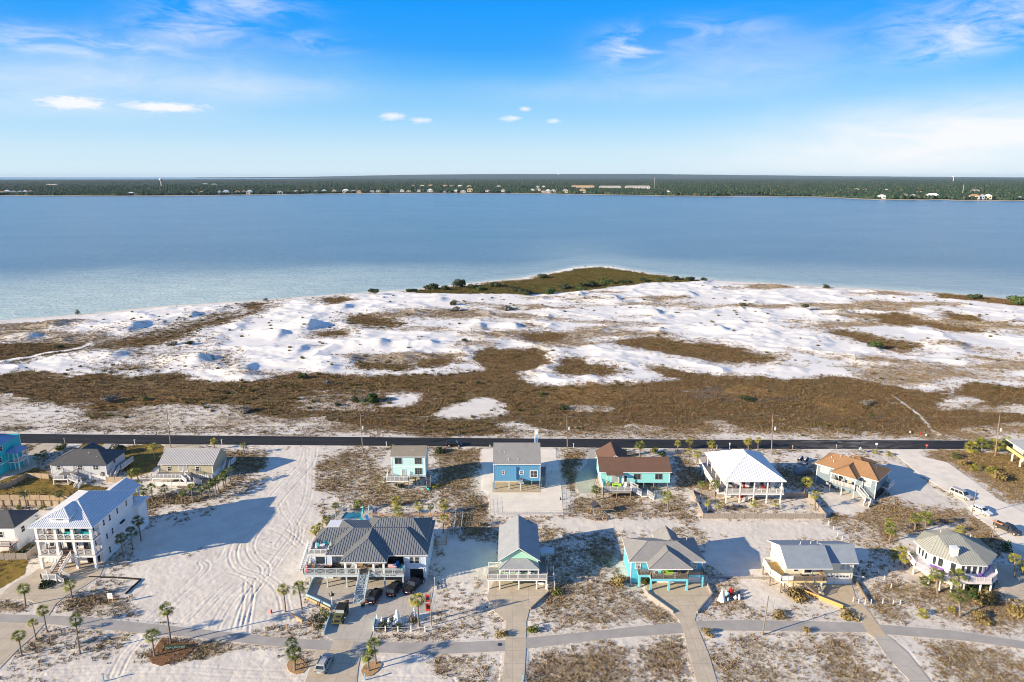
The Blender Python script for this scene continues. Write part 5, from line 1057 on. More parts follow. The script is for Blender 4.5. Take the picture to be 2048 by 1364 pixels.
def house_white_hip():
    h = empty('house', (53.7, 158.2, 0), 0, 'raised white house with huge plain white hip roof and wraparound deck', 'house')
    W_ = 14.0
    walls(h, .9, 2.6, W_ - .6, 15.5, 0, 6.0, MT['white_siding']); hip_roof(h, -.75, -1.4, W_ + .6, 17.0, 6.25, 10.4, [MT['whitemetal'], MT['whitemetal'], MT['white']], 'y', rib=.6, ribs_w=.03)
    deck(h, R4(-.4, -.9, W_ + .4, 2.6), 2.85, 'deckboards', 'white', .45); rail(h, [(-.4, -.9), (W_ + .4, -.9), (W_ + .4, 2.4)], 2.85, 1.15, 'white', 'bal', pp=1.75)
    deck(h, R4(-1.9, -.3, .88, 17.5), 2.8, 'deckboards', 'white', .45); rail(h, [(-1.9, -.4), (-1.9, 17.5)], 2.85, 1.1, 'white', 'solid', pp=2)
    for x in (.05, 3.4, 6.9, 10.2, 13.7): post(h, x, -.85, 0, 6.1, .26)
    for y in (3, 7, 11, 15): post(h, -1.7, y, 0, 2.7, .2); post(h, -.4, y, 2.8, 6.1, .16)
    for a, w_ in ((1.6, 1.0), (4.6, 1.2), (9.6, .9), (11.2, 1.0)): window(h, 'f', 2.6, a, 3.5, w_, 1.5)
    door(h, 'f', 2.6, 6.9, 2.9, 1.8, 2.1, 'white', 'glass'); 
    for y in (5, 8.5, 12): window(h, 'l', .9, y, 3.6, 1.0, 1.4)
    for a in (1.2, 2.5, 9.3, 10.6): window(h, 'f', 2.6, a, .5, 1.0, 1.4, 3, 3, 'glass', 'palegrey')
    stairs(h, (9.2, .8, 2.8), (4.6, .7, 0), 1.3, 'white', rs='solid')
    MB().box(3.9, .8, .6, 5.0, 1.4, 1.6).build('storage_locker', MT['red'], h)
    vents(h, [(8.5, 3.6, 8.7)])
    L_ = lambda x, y: (53.7 + x, 158.2 + y, 2.85)
    for x, c, n_ in ((2.6, 'wood', 'brown wicker chair on the left of the white hip house deck'), (5.2, 'red', 'red chair at the centre left of the white hip house deck'), (10.0, 'red', 'dark red chair right of centre on the white hip house deck'), (12.3, 'white', 'white rocking chair at the right of the white hip house deck')): chair(L_(x, 1.2), .1, c, n_)
    table(L_(3.9, 1.2), 0, 'black', 'black table between the brown and red chairs on the white hip house deck'); lounger((53.7 + 2, 156.0, .02), 1.4, 'palegrey', 'pale green bench below the left end of the white hip house deck')
house_white_hip()

def house_slate():
    h = empty('house', (80.9, 169.6, 0), radians(-45.3), 'slate blue raised house with orange brown roof standing at an angle', 'house')
    walls(h, .5, .5, 15.3, 9.6, 0, 5.3, MT['slatewall']); hip_roof(h, 0, 0, 15.8, 10.1, 5.5, 7.9, [MT['sh_orange'], MT['sh_orange'], MT['white']], 'x', tm=4.6, d0=3.0, d1=4.2)
    hip_roof(h, 5.1, -2.8, 11.6, 5.0, 5.46, 7.3, [MT['sh_orange'], MT['sh_orange'], MT['white']], 'y', d0=3.0, d1=.6)
    walls(h, 5.0, 9.62, 11, 13, 0, 4.9, MT['slatewall'], False); hip_roof(h, 4.6, 6.0, 11.4, 13.5, 5.2, 6.8, [MT['sh_orange'], MT['sh_orange'], MT['white']], 'y')
    window(h, 'f', .5, 1.6, 3.5, 2.0, 1.4, 2, 2, 'glass_pale', fw=.14); window(h, 'f', .5, 12.1, 3.3, 1.9, 1.5, 2, 2, 'glass_pale', fw=.14); window(h, 'f', .5, 6.2, 3.2, 1.2, 1.4); door(h, 'f', .5, 8.2, 2.75, 1.6, 2.1, 'white', 'glass_pale')
    deck(h, R4(5.2, -2.6, 11.4, .48), 2.65, 'deckboards', 'slatewall', .5); rail(h, [(5.2, .3), (5.2, -2.6), (11.0, -2.6)], 2.65, 1.05, 'white', 'horiz', pp=1.6)
    for x in (5.3, 8.2, 11.2): post(h, x, -2.5, 0, 5.4 if x != 8.2 else 2.6, .2)
    stairs(h, (11.9, -1.8, 2.65), (14.4, -2.4, .9), 1.2, 'white'); deck(h, R4(14.3, -3.2, 15.7, -1.8), .9); stairs(h, (15.0, -3.3, .9), (15.0, -4.6, 0), 1.2, 'white')
    mb = MB(); [mb.box(15.32, 1.0 + i * 1.1, .1, 15.4, 1.9 + i * 1.1, 2.2) for i in range(6)]; mb.build('lattice_screen', MT['dark'], h)
    deck(h, R4(15.32, 5, 17, 9), 2.4); rail(h, [(17, 5), (17, 9)], 2.4, 1, 'white'); 
    vents(h, [(3, 3, 7.2), (5, 4, 7.7), (7.5, 5.5, 7.9), (13.4, 5.5, 6.6), (4.0, 2.0, 6.7)])
    M_ = h.matrix_basis if False else Matrix.Translation((80.9, 169.6, 0)) @ Matrix.Rotation(radians(-45.3), 4, 'Z')
    for x, c, n_ in ((6.3, 'blackcloth', 'black chair at the left of the slate blue house porch'), (7.6, 'wood', 'brown chair in the middle of the slate blue house porch'), (9.2, 'tanwood', 'tan round backed chair at the right of the slate blue house porch')): chair(tuple(M_ @ Vector((x, -1.4, 2.65))), radians(-45), c, n_)
    ac(tuple(M_ @ Vector((4.2, -.9, 1.0))), 'pale air conditioner beside the left porch post of the slate blue house', radians(-45))
house_slate()

def house_grey_metal():
    o_ = (-41.4, 121.1)
    h = empty('house', (*o_, 0), 0, 'sprawling pale blue house with several grey standing seam roofs above four parked vehicles', 'house')
    gm = [MT['greymetal'], MT['greymetal_dark'], MT['white']]
    LX = lambda x: x - o_[0]; LY = lambda y: y - o_[1]
    # bodies
    walls(h, LX(-36.6), LY(125.2), LX(-21.9), LY(137.4), 0, 5.7, MT['bluewhite'])
    walls(h, LX(-21.88), LY(123.85), LX(-17.45), LY(137.3), 0, 5.7, MT['bluewhite'])
    walls(h, LX(-40.9), LY(124.4), LX(-36.62), LY(133.5), 0, 5.3, MT['bluewhite'])
    # roofs
    hip_roof(h, LX(-37.6), LY(123.3), LX(-16.95), LY(137.9), 5.9, 8.25, gm, 'x', tm=LY(130.0), d0=4.4, d1=5.3, rib=.5)
    hip_roof(h, LX(-33.95), LY(120.55), LX(-24.75), LY(130.6), 6.02, 8.3, gm, 'y', d0=5.1, d1=.4, rib=.5)
    hip_roof(h, LX(-31.4), LY(128.0), LX(-17.6), LY(138.2), 6.3, 9.0, gm, 'x', tm=LY(132.9), d0=3.2, d1=3.6, rib=.5)
    hip_roof(h, LX(-41.6), LY(127.6), LX(-34.5), LY(134.3), 5.6, 7.5, gm, 'x', tm=LY(131.6), d0=2.4, d1=.3, rib=.5)
    deck(h, R4(LX(-41.3), LY(124.3), LX(-37.4), LY(128.6)), 5.65, 'deckboards', 'white', .25); rail(h, [(LX(-41.3), LY(128.6)), (LX(-41.3), LY(124.3)), (LX(-37.4), LY(124.3)), (LX(-37.4), LY(127.4))], 5.65, 1.0, 'white', 'bal', pp=1.3)
    stairs(h, (LX(-41.9), LY(128.2), 5.6), (LX(-42.0), LY(122.2), 3.1), 1.0, 'white', 'palegrey')
    # main deck
    deck(h, R4(0, 0, LX(-21.5), LY(125.18)), 3.1, 'deckboards', 'palegrey', .55)
    rail(h, [(0, LY(124.2)), (0, 0), (LX(-30.5), 0)], 3.1, 1.25, 'palegrey', 'x', pp=2.1, infill='palegrey'); rail(h, [(LX(-28.2), 0), (LX(-21.5), 0), (LX(-21.5), LY(123.7))], 3.1, 1.25, 'palegrey', 'horiz', pp=2.0)
    for x in (-33.1, -31.0, -27.5, -25.5): post(h, LX(x), .25, 3.1, 5.85, .42)
    for x, y in ((-40.4, 121.5), (-36.9, 121.4), (-33.0, 121.3), (-25.4, 121.3), (-21.8, 121.6)): post(h, LX(x), LY(y), 0, 2.6, .26, 'palegrey')
    for x in (-38, -34, -30, -26): post(h, LX(x), LY(124.5), 0, 2.6, .3, 'white')
    st = stairs(h, (LX(-29.35), -.1, 3.1), (LX(-29.45), LY(115.9), .05), 2.0, 'palegrey', 'seablue', rs='x', rm='palegrey')
    mb = MB()
    for i in range(22):
        a = Vector((LX(-30.3), -.15 - i * .235, 3.15 - i * .138)); b = a + Vector((1.75, -.55, -.3)); mb.bar(a, b, .05, .05); a2 = a + Vector((1.75, 0, 0)); mb.bar(a2, a2 + Vector((-1.75, -.55, -.3)), .05, .05)
    mb.build('tread_shade_lattice', MT['palegrey'], st)  # criss-cross bars laid on the treads imitate the railing's shadow pattern
    # openings
    door(h, 'f', LY(124.4), LX(-39.9), 3.15, 2.0, 2.0, 'white', 'glass'); door(h, 'f', LY(125.2), LX(-36.2), 3.15, 2.4, 2.0, 'white', 'glass_pale'); door(h, 'f', LY(125.2), LX(-32.0), 3.15, 3.0, 2.1, 'white', 'glass'); window(h, 'f', LY(125.2), LX(-27.6), 3.9, 1.6, 1.2, 2, 1)
    MB().box(LX(-25.4), LY(125.0), 3.15, LX(-22.1), LY(125.19), 5.5).build('dark_recess_panel', MT['dark'], h)  # dark panel paints the shade of the open recess behind the deck
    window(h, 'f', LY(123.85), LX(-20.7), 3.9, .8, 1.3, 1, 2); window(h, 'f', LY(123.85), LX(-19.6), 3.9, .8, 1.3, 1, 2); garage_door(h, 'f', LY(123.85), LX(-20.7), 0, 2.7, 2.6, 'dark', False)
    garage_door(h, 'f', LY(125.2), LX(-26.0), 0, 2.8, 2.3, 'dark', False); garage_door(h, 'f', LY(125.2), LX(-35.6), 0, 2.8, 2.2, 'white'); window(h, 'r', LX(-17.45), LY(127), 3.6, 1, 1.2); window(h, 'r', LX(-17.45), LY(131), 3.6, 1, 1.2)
    # name plate letters on the deck beam, unreadable in the photo
    mb = MB(); x = LX(-25.2); mb.box(x, -.05, 2.69, x + 2.2, -.043, 2.71)
    for k in range(14):
        if k != 5: mb.box(x, -.062, 2.70, x + .10, -.045, 2.84 if k % 3 else 2.80)
        x += .155
    mb.build('name_lettering', MT['black'], h)
    # rear patio roof
    slab_canopy(h, LX(-41.3), LY(137.95), LX(-34.4), LY(141.6), 4.15, 3.95, 'whitemetal', 'patio_roof')
    for x in (-40.8, -34.7): post(h, LX(x), LY(141.0), 0, 3.8, .14)
house_grey_metal()
L_ = lambda x, y, z=3.1: (x, y, z)
chair(L_(-39.9, 122.6), .2, 'tanwood', 'tan wooden barrel chair before the left sliding door of the grey roofed house deck'); 
t = empty('motorcycle', L_(-37.2, 122.6), .3, 'black motorcycle parked on the left part of the grey roofed house deck', 'motorcycle')
for x in (-.7, .7): MB().tube([(x, -.06, .32), (x, .06, .32)], [.32, .32], 12).build('wheel', MT['black'], t)
MB().box(-.55, -.12, .4, .5, .12, .75).build('body', MT['black'], t); MB().box(-.55, -.15, .75, .05, .15, .85).build('seat', MT['blackcloth'], t); MB().bar((.5, -.35, 1.05), (.5, .35, 1.05), .04).build('handlebar', MT['steel'], t); MB().box(.1, -.14, .75, .45, .14, .95).build('fuel_tank', MT['red'], t)
sofa(L_(-35.4, 123.0), 0, 'blackcloth', 'black sofa right of the motorcycle on the grey roofed house deck'); pot_plant(L_(-34.2, 122.0), 'bushy potted plant left of the portico columns on the grey roofed house deck', .8, 3)
chair(L_(-32.1, 123.2), 0, 'palegrey', 'pale rocking chair between the two left portico columns'); table(L_(-30.6, 123.2), 0, 'tanwood', 'tan table under the middle of the portico'); chair(L_(-31.3, 124.2), .5, 'bluecloth', 'blue chair under the left half of the portico'); lounger(L_(-28.6, 123.0), 1.3, 'tanwood', 'tan swing bed under the middle of the portico'); pot_plant(L_(-26.6, 123.0), 'potted palm between the two right portico columns', .9, 4)
chair(L_(-24.6, 122.5), .4, 'tealcloth', 'left teal chair on the open right corner of the grey roofed house deck'); table(L_(-23.6, 122.4), 0, 'white', 'white round table among the teal chairs on the right deck corner'); chair(L_(-23.2, 123.7), 0, 'bluecloth', 'blue chair behind the white table on the right deck corner'); chair(L_(-22.2, 122.4), -.5, 'tealcloth', 'right teal chair on the open right corner of the grey roofed house deck')
table(L_(-39.0, 126.6, 5.65), 0, 'white', 'white table on the small roof terrace of the grey roofed house'); 
for i, (x, y, c) in enumerate(((-40.0, 126.2, 'tealcloth'), (-38.2, 127.4, 'tealcloth'), (-38.1, 125.7, 'white'))): chair(L_(x, y, 5.65), i, c, ['left teal chair on the roof terrace of the grey roofed house', 'rear teal chair on the roof terrace of the grey roofed house', 'white chair on the roof terrace of the grey roofed house'][i])
umbrella_closed(L_(-39.7, 125.0, 5.65), 'white', 'closed cream parasol at the front of the roof terrace', 2.2)
# holiday figure at the deck corner (plain red and white)
t = empty('holiday_figure', L_(-40.9, 121.9), 0, 'red and white stuffed holiday figure at the left deck corner', 'yard figure')
MB().lathe([(.25, 0), (.38, .4), (.28, .9), (.1, 1.05)], 0, 0, 12).build('body', MT['red'], t); MB().ball((0, 0, 1.2), .2, 10).build('head', MT['white'], t); MB().lathe([(.22, 1.32), (.02, 1.65)], 0, 0, 10).build('hat', MT['red'], t)
# flag on the right of the portico
t = empty('flag', (-23.4, 120.95, 3.2), 0, 'small faded red, white and blue flag hanging beside the portico', 'flag')
MB().bar((0, 0, 0), (.5, -.6, 2.7), .04).build('pole', MT['white'], t)
fb = MB()
for i in range(9): fb.box(-1.0, -.58, 1.75 + i * .09, .42, -.54, 1.84 + i * .09, i % 2)
fb.build('stripes', [MT['red'], MT['white']], t); MB().box(-.1, -.6, 2.2, .42, -.535, 2.57).build('canton', MT['bluecloth'], t)

def house_mint():
    h = empty('house', (-2.4, 120.5, 0), 0, 'narrow mint green and white gabled house on stilts with purple shutters', 'house')
    W_ = 7.6
    gable_wall(h, 0, 2.0, W_, 14.6, 2.35, 5.3, 7.6, MT['mintwall'], 'y'); gable_roof(h, -.45, 1.5, W_ + .45, 15.2, 5.45, 8.3, [MT['sh_pale'], MT['white']], 'y', fascia=True)
    hip_roof(h, -.2, -.1, W_ + .2, 2.6, 4.55, 5.7, [MT['sh_pale'], MT['sh_pale'], MT['white']], 'x', d0=2.2, d1=2.4, tm=2.0)
    for x in (0, W_ - .18): MB().box(x - .02, 1.96, 2.35, x + .2, 2.0, 5.2).build('corner_trim', MT['white'], h)
    for a, w_ in ((.9, .9), (2.9, .9), (4.6, 1.0), (6.2, .7)): window(h, 'f', 2.0, a, 2.75, w_, 1.5, 1, 2, shutters='purple')
    for x in (-.05, 1.9, 3.75, 5.6, W_ + .05): post(h, x, .1, 2.35, 4.45, .16)
    deck(h, R4(-2.4, 0, W_ + 1.7, 1.96), 2.35, 'deckboards', 'white', .3); rail(h, [(-2.4, 2.4), (-2.4, 0), (W_ + 1.7, 0)], 2.35, 1.1, 'white', 'bal', pp=1.95, sp=.14)
    deck(h, R4(-2.4, 1.98, -.02, 4.2), 2.34, 'deckboards', 'white', .3); rail(h, [(-2.4, 4.2), (-.1, 4.2)], 2.35, 1.1, 'white'); deck(h, R4(W_ + .02, 1.98, W_ + 1.75, 8), 2.34, 'deckboards', 'white', .3); rail(h, [(W_ + 1.7, 3.2), (W_ + 1.7, 8)], 2.35, 1, 'greywood')
    slab_canopy(h, W_ + .1, 6.5, W_ + 3.6, 8.9, 4.3, 4.15, 'palegrey', 'side_canopy')
    for x in (-2.3, -.05, 3.75, W_ - .3, W_ + 1.6): post(h, x, .15, 0, 2.1, .26)
    for x in (-2.3,): post(h, x, 4, 0, 2.1, .2)
    for x in (0.1, 3.75, W_ - .1):
        for y in (5, 9.5, 14.2): post(h, x, y, 0, 2.35, .26)
    stairs(h, (W_ + 2.55, 3.2, 2.35), (W_ + 2.55, -.2, .05), 1.3, 'greywood', 'wood', rm='white')
    MB().box(.2, 13, 0, W_ - .2, 14.4, 2.33).build('lower_wall', MT['stucco'], h)
    walls(h, W_ - 3.2, 14.62, W_ - .3, 16.0, 2.3, 5.2, MT['mintwall'], False); hip_roof(h, W_ - 3.6, 13.5, W_ + .3, 16.5, 5.3, 7.0, [MT['sh_pale']], 'y', name='rear_roof')
    chair((.9, 121.6, 2.35), 0, 'white', 'left white chair behind the deck rail of the mint gabled house'); chair((3.5, 121.6, 2.35), 0, 'white', 'right white chair behind the deck rail of the mint gabled house')
house_mint()
t = empty('kayak', (5.6, 122.3, 0), 1.2, 'white kayak stored under the right end of the mint gabled house', 'kayak'); MB().ball((0, 0, .35), (.38, 1.2, .3), 10).build('hull', MT['white'], t); MB().box(-.2, -.3, .55, .2, .3, .66).build('seat', MT['black'], t)

def house_cyan():
    h = empty('house', (23.9, 122.3, 0), 0, 'cyan blue raised house with grey shingle hip roofs over a central porch', 'house')
    W_ = 14.4
    walls(h, 0, .6, W_, 8.6, 0, 4.9, MT['cyanwall']); sg = [MT['sh_tan2'], MT['sh_tan2'], MT['white']]
    hip_roof(h, -.5, 0, W_ + .5, 9.3, 5.1, 7.6, sg, 'x', tm=3.6, d0=4.3, d1=5.2)
    hip_roof(h, 3.0, -2.4, 11.7, 4.0, 4.95, 7.15, sg, 'y', d0=3.1, d1=.6)
    walls(h, 6.6, 8.62, 11, 10.5, 0, 4.9, MT['cyanwall'], False); hip_roof(h, 6.2, 4.5, 11.4, 10.9, 5.2, 7.5, sg, 'y', d0=.3, d1=.8)
    window(h, 'f', .6, 1.0, 3.3, .9, 1.4, 1, 2, 'glass_pale', fw=.13); window(h, 'f', .6, 12.3, 3.3, .9, 1.4, 1, 2, 'glass_pale', fw=.13); door(h, 'f', .6, 4.6, 2.75, 1.8, 2.0, 'white', 'glass_pale'); window(h, 'f', .6, 7.6, 3.3, 1.5, 1.2); window(h, 'l', 0, 3, 3.2, .9, 1.3); window(h, 'l', 0, 6, 3.2, .9, 1.3)
    poly = [(1.4, -.7), (3.6, -.7), (3.6, -2.1), (10.9, -2.1), (10.9, -.7), (14.3, -.7), (14.3, .58), (1.4, .58)]
    deck(h, poly, 2.68, 'deckboards', 'cyan', .5); rail(h, [(1.4, .5), (1.4, -.7), (3.6, -.7), (3.6, -2.1), (10.9, -2.1), (10.9, -.7), (14.3, -.7), (14.3, .5)], 2.68, 1.05, 'wood', 'horiz', pp=2.4)
    for x in (3.6, 6.1, 10.9): post(h, x, -2.0, 2.68, 4.85, .13, 'wood')
    for x, y in ((1.6, -.7), (3.65, -2.0), (7.2, -2.0), (10.8, -2.0), (14.2, -.7)): post(h, x, y, 0, 2.2, .36, 'cyan')
    garage_door(h, 'f', .6, 5.6, 0, 2.4, 2.1, 'white', False); garage_door(h, 'f', .6, 8.6, 0, 2.4, 2.1, 'white', False); garage_door(h, 'f', .6, 11.5, 0, 2.4, 2.1, 'white', False); MB().box(2.0, .5, 0, 5.2, .59, 2.2).build('dark_opening_panel', MT['dark'], h)  # last box: dark panel on the wall painted as a shaded opening
    vents(h, [(2.2, 4.6, 6.3), (12.5, 6.2, 6.6)])
    L_ = lambda x, y: (23.9 + x, 122.3 + y, 2.68)
    chair(L_(4.5, -.9), .2, 'white', 'left white striped chair on the cyan house porch'); chair(L_(5.5, -1.0), -.1, 'cyan', 'pale blue striped chair second from left on the cyan house porch'); sofa(L_(7.3, -.5), 0, 'lime', 'lime green cushioned sofa on the cyan house porch', 2.0); chair(L_(9.4, -.8), 0, 'tanwood', 'tan chair right of the lime sofa on the cyan house porch'); table(L_(8.4, -1.6), 0, 'palegrey', 'pale table in front of the cyan house porch rail'); pot_plant(L_(10.3, -1.6), 'dark potted plant at the right corner of the cyan house porch', .8, 6)
MT['sh_tan2'] = shingle('weathered_grey_shingles', (.28, .275, .27), .25)
house_cyan()

def house_yellow():
    h = empty('house', (54.3, 120.2, 0), 0, 'cream yellow house with blue grey roof, two white garage doors and a wooden ramp deck', 'house')
    gable_wall(h, .3, 1.6, 7.6, 9.4, 0, 5.0, 7.2, MT['creamwall'], 'x', tm=4.4); gable_roof(h, -.5, -.9, 8.5, 9.9, 5.4, 7.95, [MT['sh_blue'], MT['white']], 'x', tm=3.5, fascia=True)
    gable_wall(h, 7.62, 2.2, 14.2, 9.5, 0, 5.0, 7.1, MT['creamwall'], 'x', tm=4.9); gable_roof(h, 8.3, 1.4, 14.7, 9.95, 5.15, 7.7, [MT['sh_blue'], MT['white']], 'x', tm=4.4, fascia=True)
    garage_door(h, 'f', 2.2, 10.8, 0, 2.7, 2.1, 'white'); garage_door(h, 'f', 2.2, 7.95, 0, 2.4, 2.1, 'white'); window(h, 'f', 2.2, 11.5, 3.3, .9, 1.3, 1, 1, 'glass_pale'); window(h, 'f', 2.2, 12.7, 3.3, .8, 1.3, 1, 1, 'glass_pale'); window(h, 'f', 1.6, 2.0, 3.3, .8, 1.2); door(h, 'f', 1.6, 4.0, 2.75, 1.6, 2.0, 'white', 'glass')
    window(h, 'l', .3, 3, 3.2, .9, 1.4, 1, 2, 'glass_pale'); window(h, 'l', .3, 6.4, 3.4, .7, 1.2, 1, 2, 'glass_pale'); MB().box(7.62, 2.1, 2.6, 7.8, 2.19, 5.0).build('corner_trim', MT['white'], h)
    deck(h, R4(-.1, -.9, 7.5, 1.58), 2.75, 'deckboards', 'yellow', .3); rail(h, [(1.0, -.9), (6.9, -.9)], 2.75, 1.0, 'wood', 'bal', sp=.12); rail(h, [(6.9, -.9), (7.5, -.9), (7.5, 1.5)], 2.75, 1, 'wood', 'horiz')
    deck(h, [(-2.6, 1.6), (-2.6, 5.8), (.28, 5.8), (.28, 1.0), (-.1, -.9), (-1.4, -.9)], 2.74, 'orangewood2', 'white', .4); rail(h, [(.2, 5.8), (-2.6, 5.8), (-2.6, 1.6), (-1.4, -.9), (1.0, -.9)], 2.75, 1.05, 'white', 'solid', pp=1.6)
    for x, y in ((-2.5, 5.6), (-2.5, 1.7), (-1.3, -.8), (.9, -1.2), (2.4, -.8)): post(h, x, y, 0, 2.5, .2, 'wood')
    for x in (.4, 6.6): post(h, x, -.8, 0, 2.6, .26, 'white')
    stairs(h, (3.0, -1.2, 2.6), (5.6, -1.9, .7), 1.5, 'wood', 'wood', rm='wood', rs='bal'); stairs(h, (-.9, -1.0, 1.0), (.2, -1.9, .05), 1.2, 'wood', 'wood', rm='wood')
    MB().prism([(14.25, 4.2), (17.2, 3.4), (17.2, 3.2), (14.25, 4.0)], .85, 1.0).build('gate_arm', MT['white'], h)
    vents(h, [(4.4, 5.2, 7.4), (6.6, 5.4, 7.3), (8.0, 5.6, 7.2), (3.6, 3.6, 7.9)])
    lounger((58.0, 120.4, 2.75), 1.5, 'blackcloth', 'left dark lounger on the yellow house deck'); lounger((60.0, 120.4, 2.75), 1.5, 'greywood', 'right dark lounger on the yellow house deck'); chair((61.5, 120.9, 2.75), .3, 'tanwood', 'tan wooden chair at the right end of the yellow house deck')
MT['orangewood2'] = planks('golden_deck_boards', (.55, .38, .14), .2, 0, .15)
house_yellow()

def house_lilac():
    E_ = [(84.4, 129.6), (84.5, 124.75), (88.4, 120.3), (93.4, 120.0), (98.3, 124.2), (98.6, 130.2), (94.2, 134.4), (89.0, 133.8)]; c = (91.4, 127.1)
    h = empty('house', (*c, 0), 0, 'eight sided white and purple house with sage metal roof, square chimney and lilac deck', 'house')
    lc = [(x - c[0], y - c[1]) for x, y in E_]; z = 5.6; rA = (-3.9, -.1, 8.3); rB = (.5, .2, 8.5); mb = MB(); n = 8
    ap = [rA, rA, None, rB, rB, rB, rB, rA]   # apex used by the side that starts at vertex i
    for i in range(n):
        a, b = (*lc[i], z), (*lc[(i + 1) % n], z)
        if i == 2: f = (a, b, rB, rA)
        elif i == 6: f = (a, b, rA, rB)
        else: f = (a, b, rA if i in (0, 1, 7) else rB)
        mb.add(f, [tuple(range(len(f)))]); ribs(mb, f, .5, 1)
        mb.add([(a[0], a[1], z - .2), (b[0], b[1], z - .2), b, a], [(0, 1, 2, 3)], 2)
    mb.add([(x, y, z - .2) for x, y in lc], [tuple(range(n))[::-1]]); mb.bar(rA, rB, .2, .08); mb.build('roof', [MT['greenmetal'], MT['greenmetal_dark'], MT['white']], h)
    wl = [(x * .90, y * .90) for x, y in lc]; MB().prism(wl, 2.7, z - .15).build('wall', MT['white_siding'], h); MB().prism([(x * .84, y * .84) for x, y in lc], 0, 2.6).build('lower_wall', MT['stucco'], h)
    def on_wall(i, t0, t1, z0, z1, name, m, off=.06, parent=h):
        a = Vector(wl[i]); b = Vector(wl[(i + 1) % n]); d = (b - a); nn = Vector((d.y, -d.x)).normalized(); p = a + d * t0; q = a + d * t1
        vs = [(p.x, p.y, z0), (q.x, q.y, z0), (q.x + nn.x * off, q.y + nn.y * off, z0), (p.x + nn.x * off, p.y + nn.y * off, z0)]; vs += [(x, y, z1) for x, y, _ in vs]
        return MB().add(vs, [(0, 1, 2, 3), (7, 6, 5, 4), (0, 4, 5, 1), (1, 5, 6, 2), (2, 6, 7, 3), (3, 7, 4, 0)]).build(name, MT[m], parent)
    for i, spans in ((0, ((.2, .32), (.45, .57), (.7, .82))), (1, ((.12, .22), (.3, .46), (.72, .88))), (2, ((.08, .2), (.3, .46), (.56, .72), (.82, .94))), (3, ((.2, .35), (.6, .75)))):
        for t0, t1 in spans:
            w_ = on_wall(i, t0 - .025, t1 + .025, 3.3, 5.2, 'window', 'white', .05); on_wall(i, t0, t1, 3.4, 5.1, 'pane', 'glass', .075, w_)
    on_wall(1, .05, .5, 2.75, 3.15, 'shutter', 'purple', .09); on_wall(1, .7, .98, 2.75, 3.15, 'shutter', 'purple', .09)
    on_wall(3, .0, 1, 2.75, 3.2, 'shutter', 'purple', .08)
    poly = [(83.0, 129.0), (82.3, 124.6), (83.7, 121.6), (85.1, 119.9), (89.5, 119.0), (94.0, 118.9), (96.2, 120.6), (97.4, 123.2), (91.4, 127.0)]; pl = [(x - c[0], y - c[1]) for x, y in poly]
    deck(h, pl, 2.68, 'lilac', 'lilac', .35); rail(h, pl[:-1], 2.68, 1.0, 'lilac', 'bal', pp=1.5, sp=.13)
    for x, y in ((83.0, 126), (84.0, 122.4), (84.9, 120.2), (86.9, 119.8), (89.2, 119.6), (92.4, 119.5), (95.0, 120.2)): pile(h, x - c[0], y - c[1], 0, 2.3, .2, 'stucco')
    MB().box(-3.7, -4.9, 5.0, -2.5, -3.8, 8.0).build('chimney', MT['white'], h); MB().box(-3.8, -5.0, 8.0, -2.4, -3.7, 8.12).build('chimney_cap', MT['white'], h)
    vents(h, [(-2, 2, 8.0), (3.5, .8, 7.6)])
    chair((86.2, 121.2, 2.68), .4, 'purple', 'purple chair under the palms on the lilac deck'); sofa((88.6, 120.4, 2.68), .1, 'purple', 'deep purple bench on the lilac deck below the square chimney'); chair((92.5, 119.9, 2.68), 0, 'purple', 'purple chair at the right end of the lilac deck'); sofa((82.6, 127.2, 2.68), 1.6, 'greywood', 'dark grill cart at the far left of the lilac deck', 1.2)
house_lilac()

def house_teal():
    h = empty('house', (-153, 172.3, 0), 0, 'bright teal tall house with blue metal roofs at the left edge by the road', 'house')
    walls(h, 0, 0, 12.3, 11, 0, 8.4, MT['tealwall']); hip_roof(h, -.6, -.6, 12.9, 9.5, 8.6, 11, [MT['bluemetal']], 'y')
    hip_roof(h, 11.8, 4.6, 15.6, 9.2, 5.3, 6.4, [MT['bluemetal']], 'y', name='porch_roof'); walls(h, 12.32, 5.5, 13.8, 8.8, 0, 5.0, MT['tealwall'])
    deck(h, R4(12.32, 5.0, 15.2, 8.8), 2.6, 'deckboards', 'white'); rail(h, [(15.2, 8.8), (15.2, 5.0), (13.9, 5.0)], 2.6, 1, 'white')
    for x, y in ((15.2, 5.1), (15.2, 8.7)): post(h, x, y, 0, 5.1, .24)
    for y, z in ((2, 3.5), (6, 3.5), (3, 6.4)): window(h, 'r', 12.3, y, z, .9, 1.3)
    for x in (3, 7, 10): window(h, 'f', 0, x, 3.6, 1.2, 1.4); window(h, 'f', 0, x, 6.4, 1.2, 1.2)
    MB().box(12.31, .2, 2.7, 12.36, 5.4, 2.9).build('trim_band', MT['white'], h)
house_teal()
def house_pool_left():
    h = empty('house', (-121, 134.8, 0), 0, 'white house with dark roof cut by the left edge beside a pool', 'house')
    walls(h, 0, 0, 12.6, 6.5, 0, 6.0, MT['white_siding']); hip_roof(h, -.6, -.6, 13.3, 7.2, 6.15, 8.2, [MT['sh_dark']])
    slab_canopy(h, 6.5, 6.6, 10.4, 10.6, 3.4, 3.2, 'whitemetal', 'patio_roof'); 
    for x, y in ((10.2, 6.9), (10.2, 10.4)): post(h, x, y, 0, 3.2, .16)
    window(h, 'r', 12.6, 2, 3.4, 1, 1.3); window(h, 'f', 0, 9, 3.4, 1, 1.3); window(h, 'f', 0, 10.8, .8, 1, 1.2); MB().box(9, -2.2, 2.3, 13, 0, 2.5).build('deck', MT['deckbrown'], h)
    rail(h, [(9, -2.2), (13, -2.2), (13, 0)], 2.5, 1, 'white')
house_pool_left()
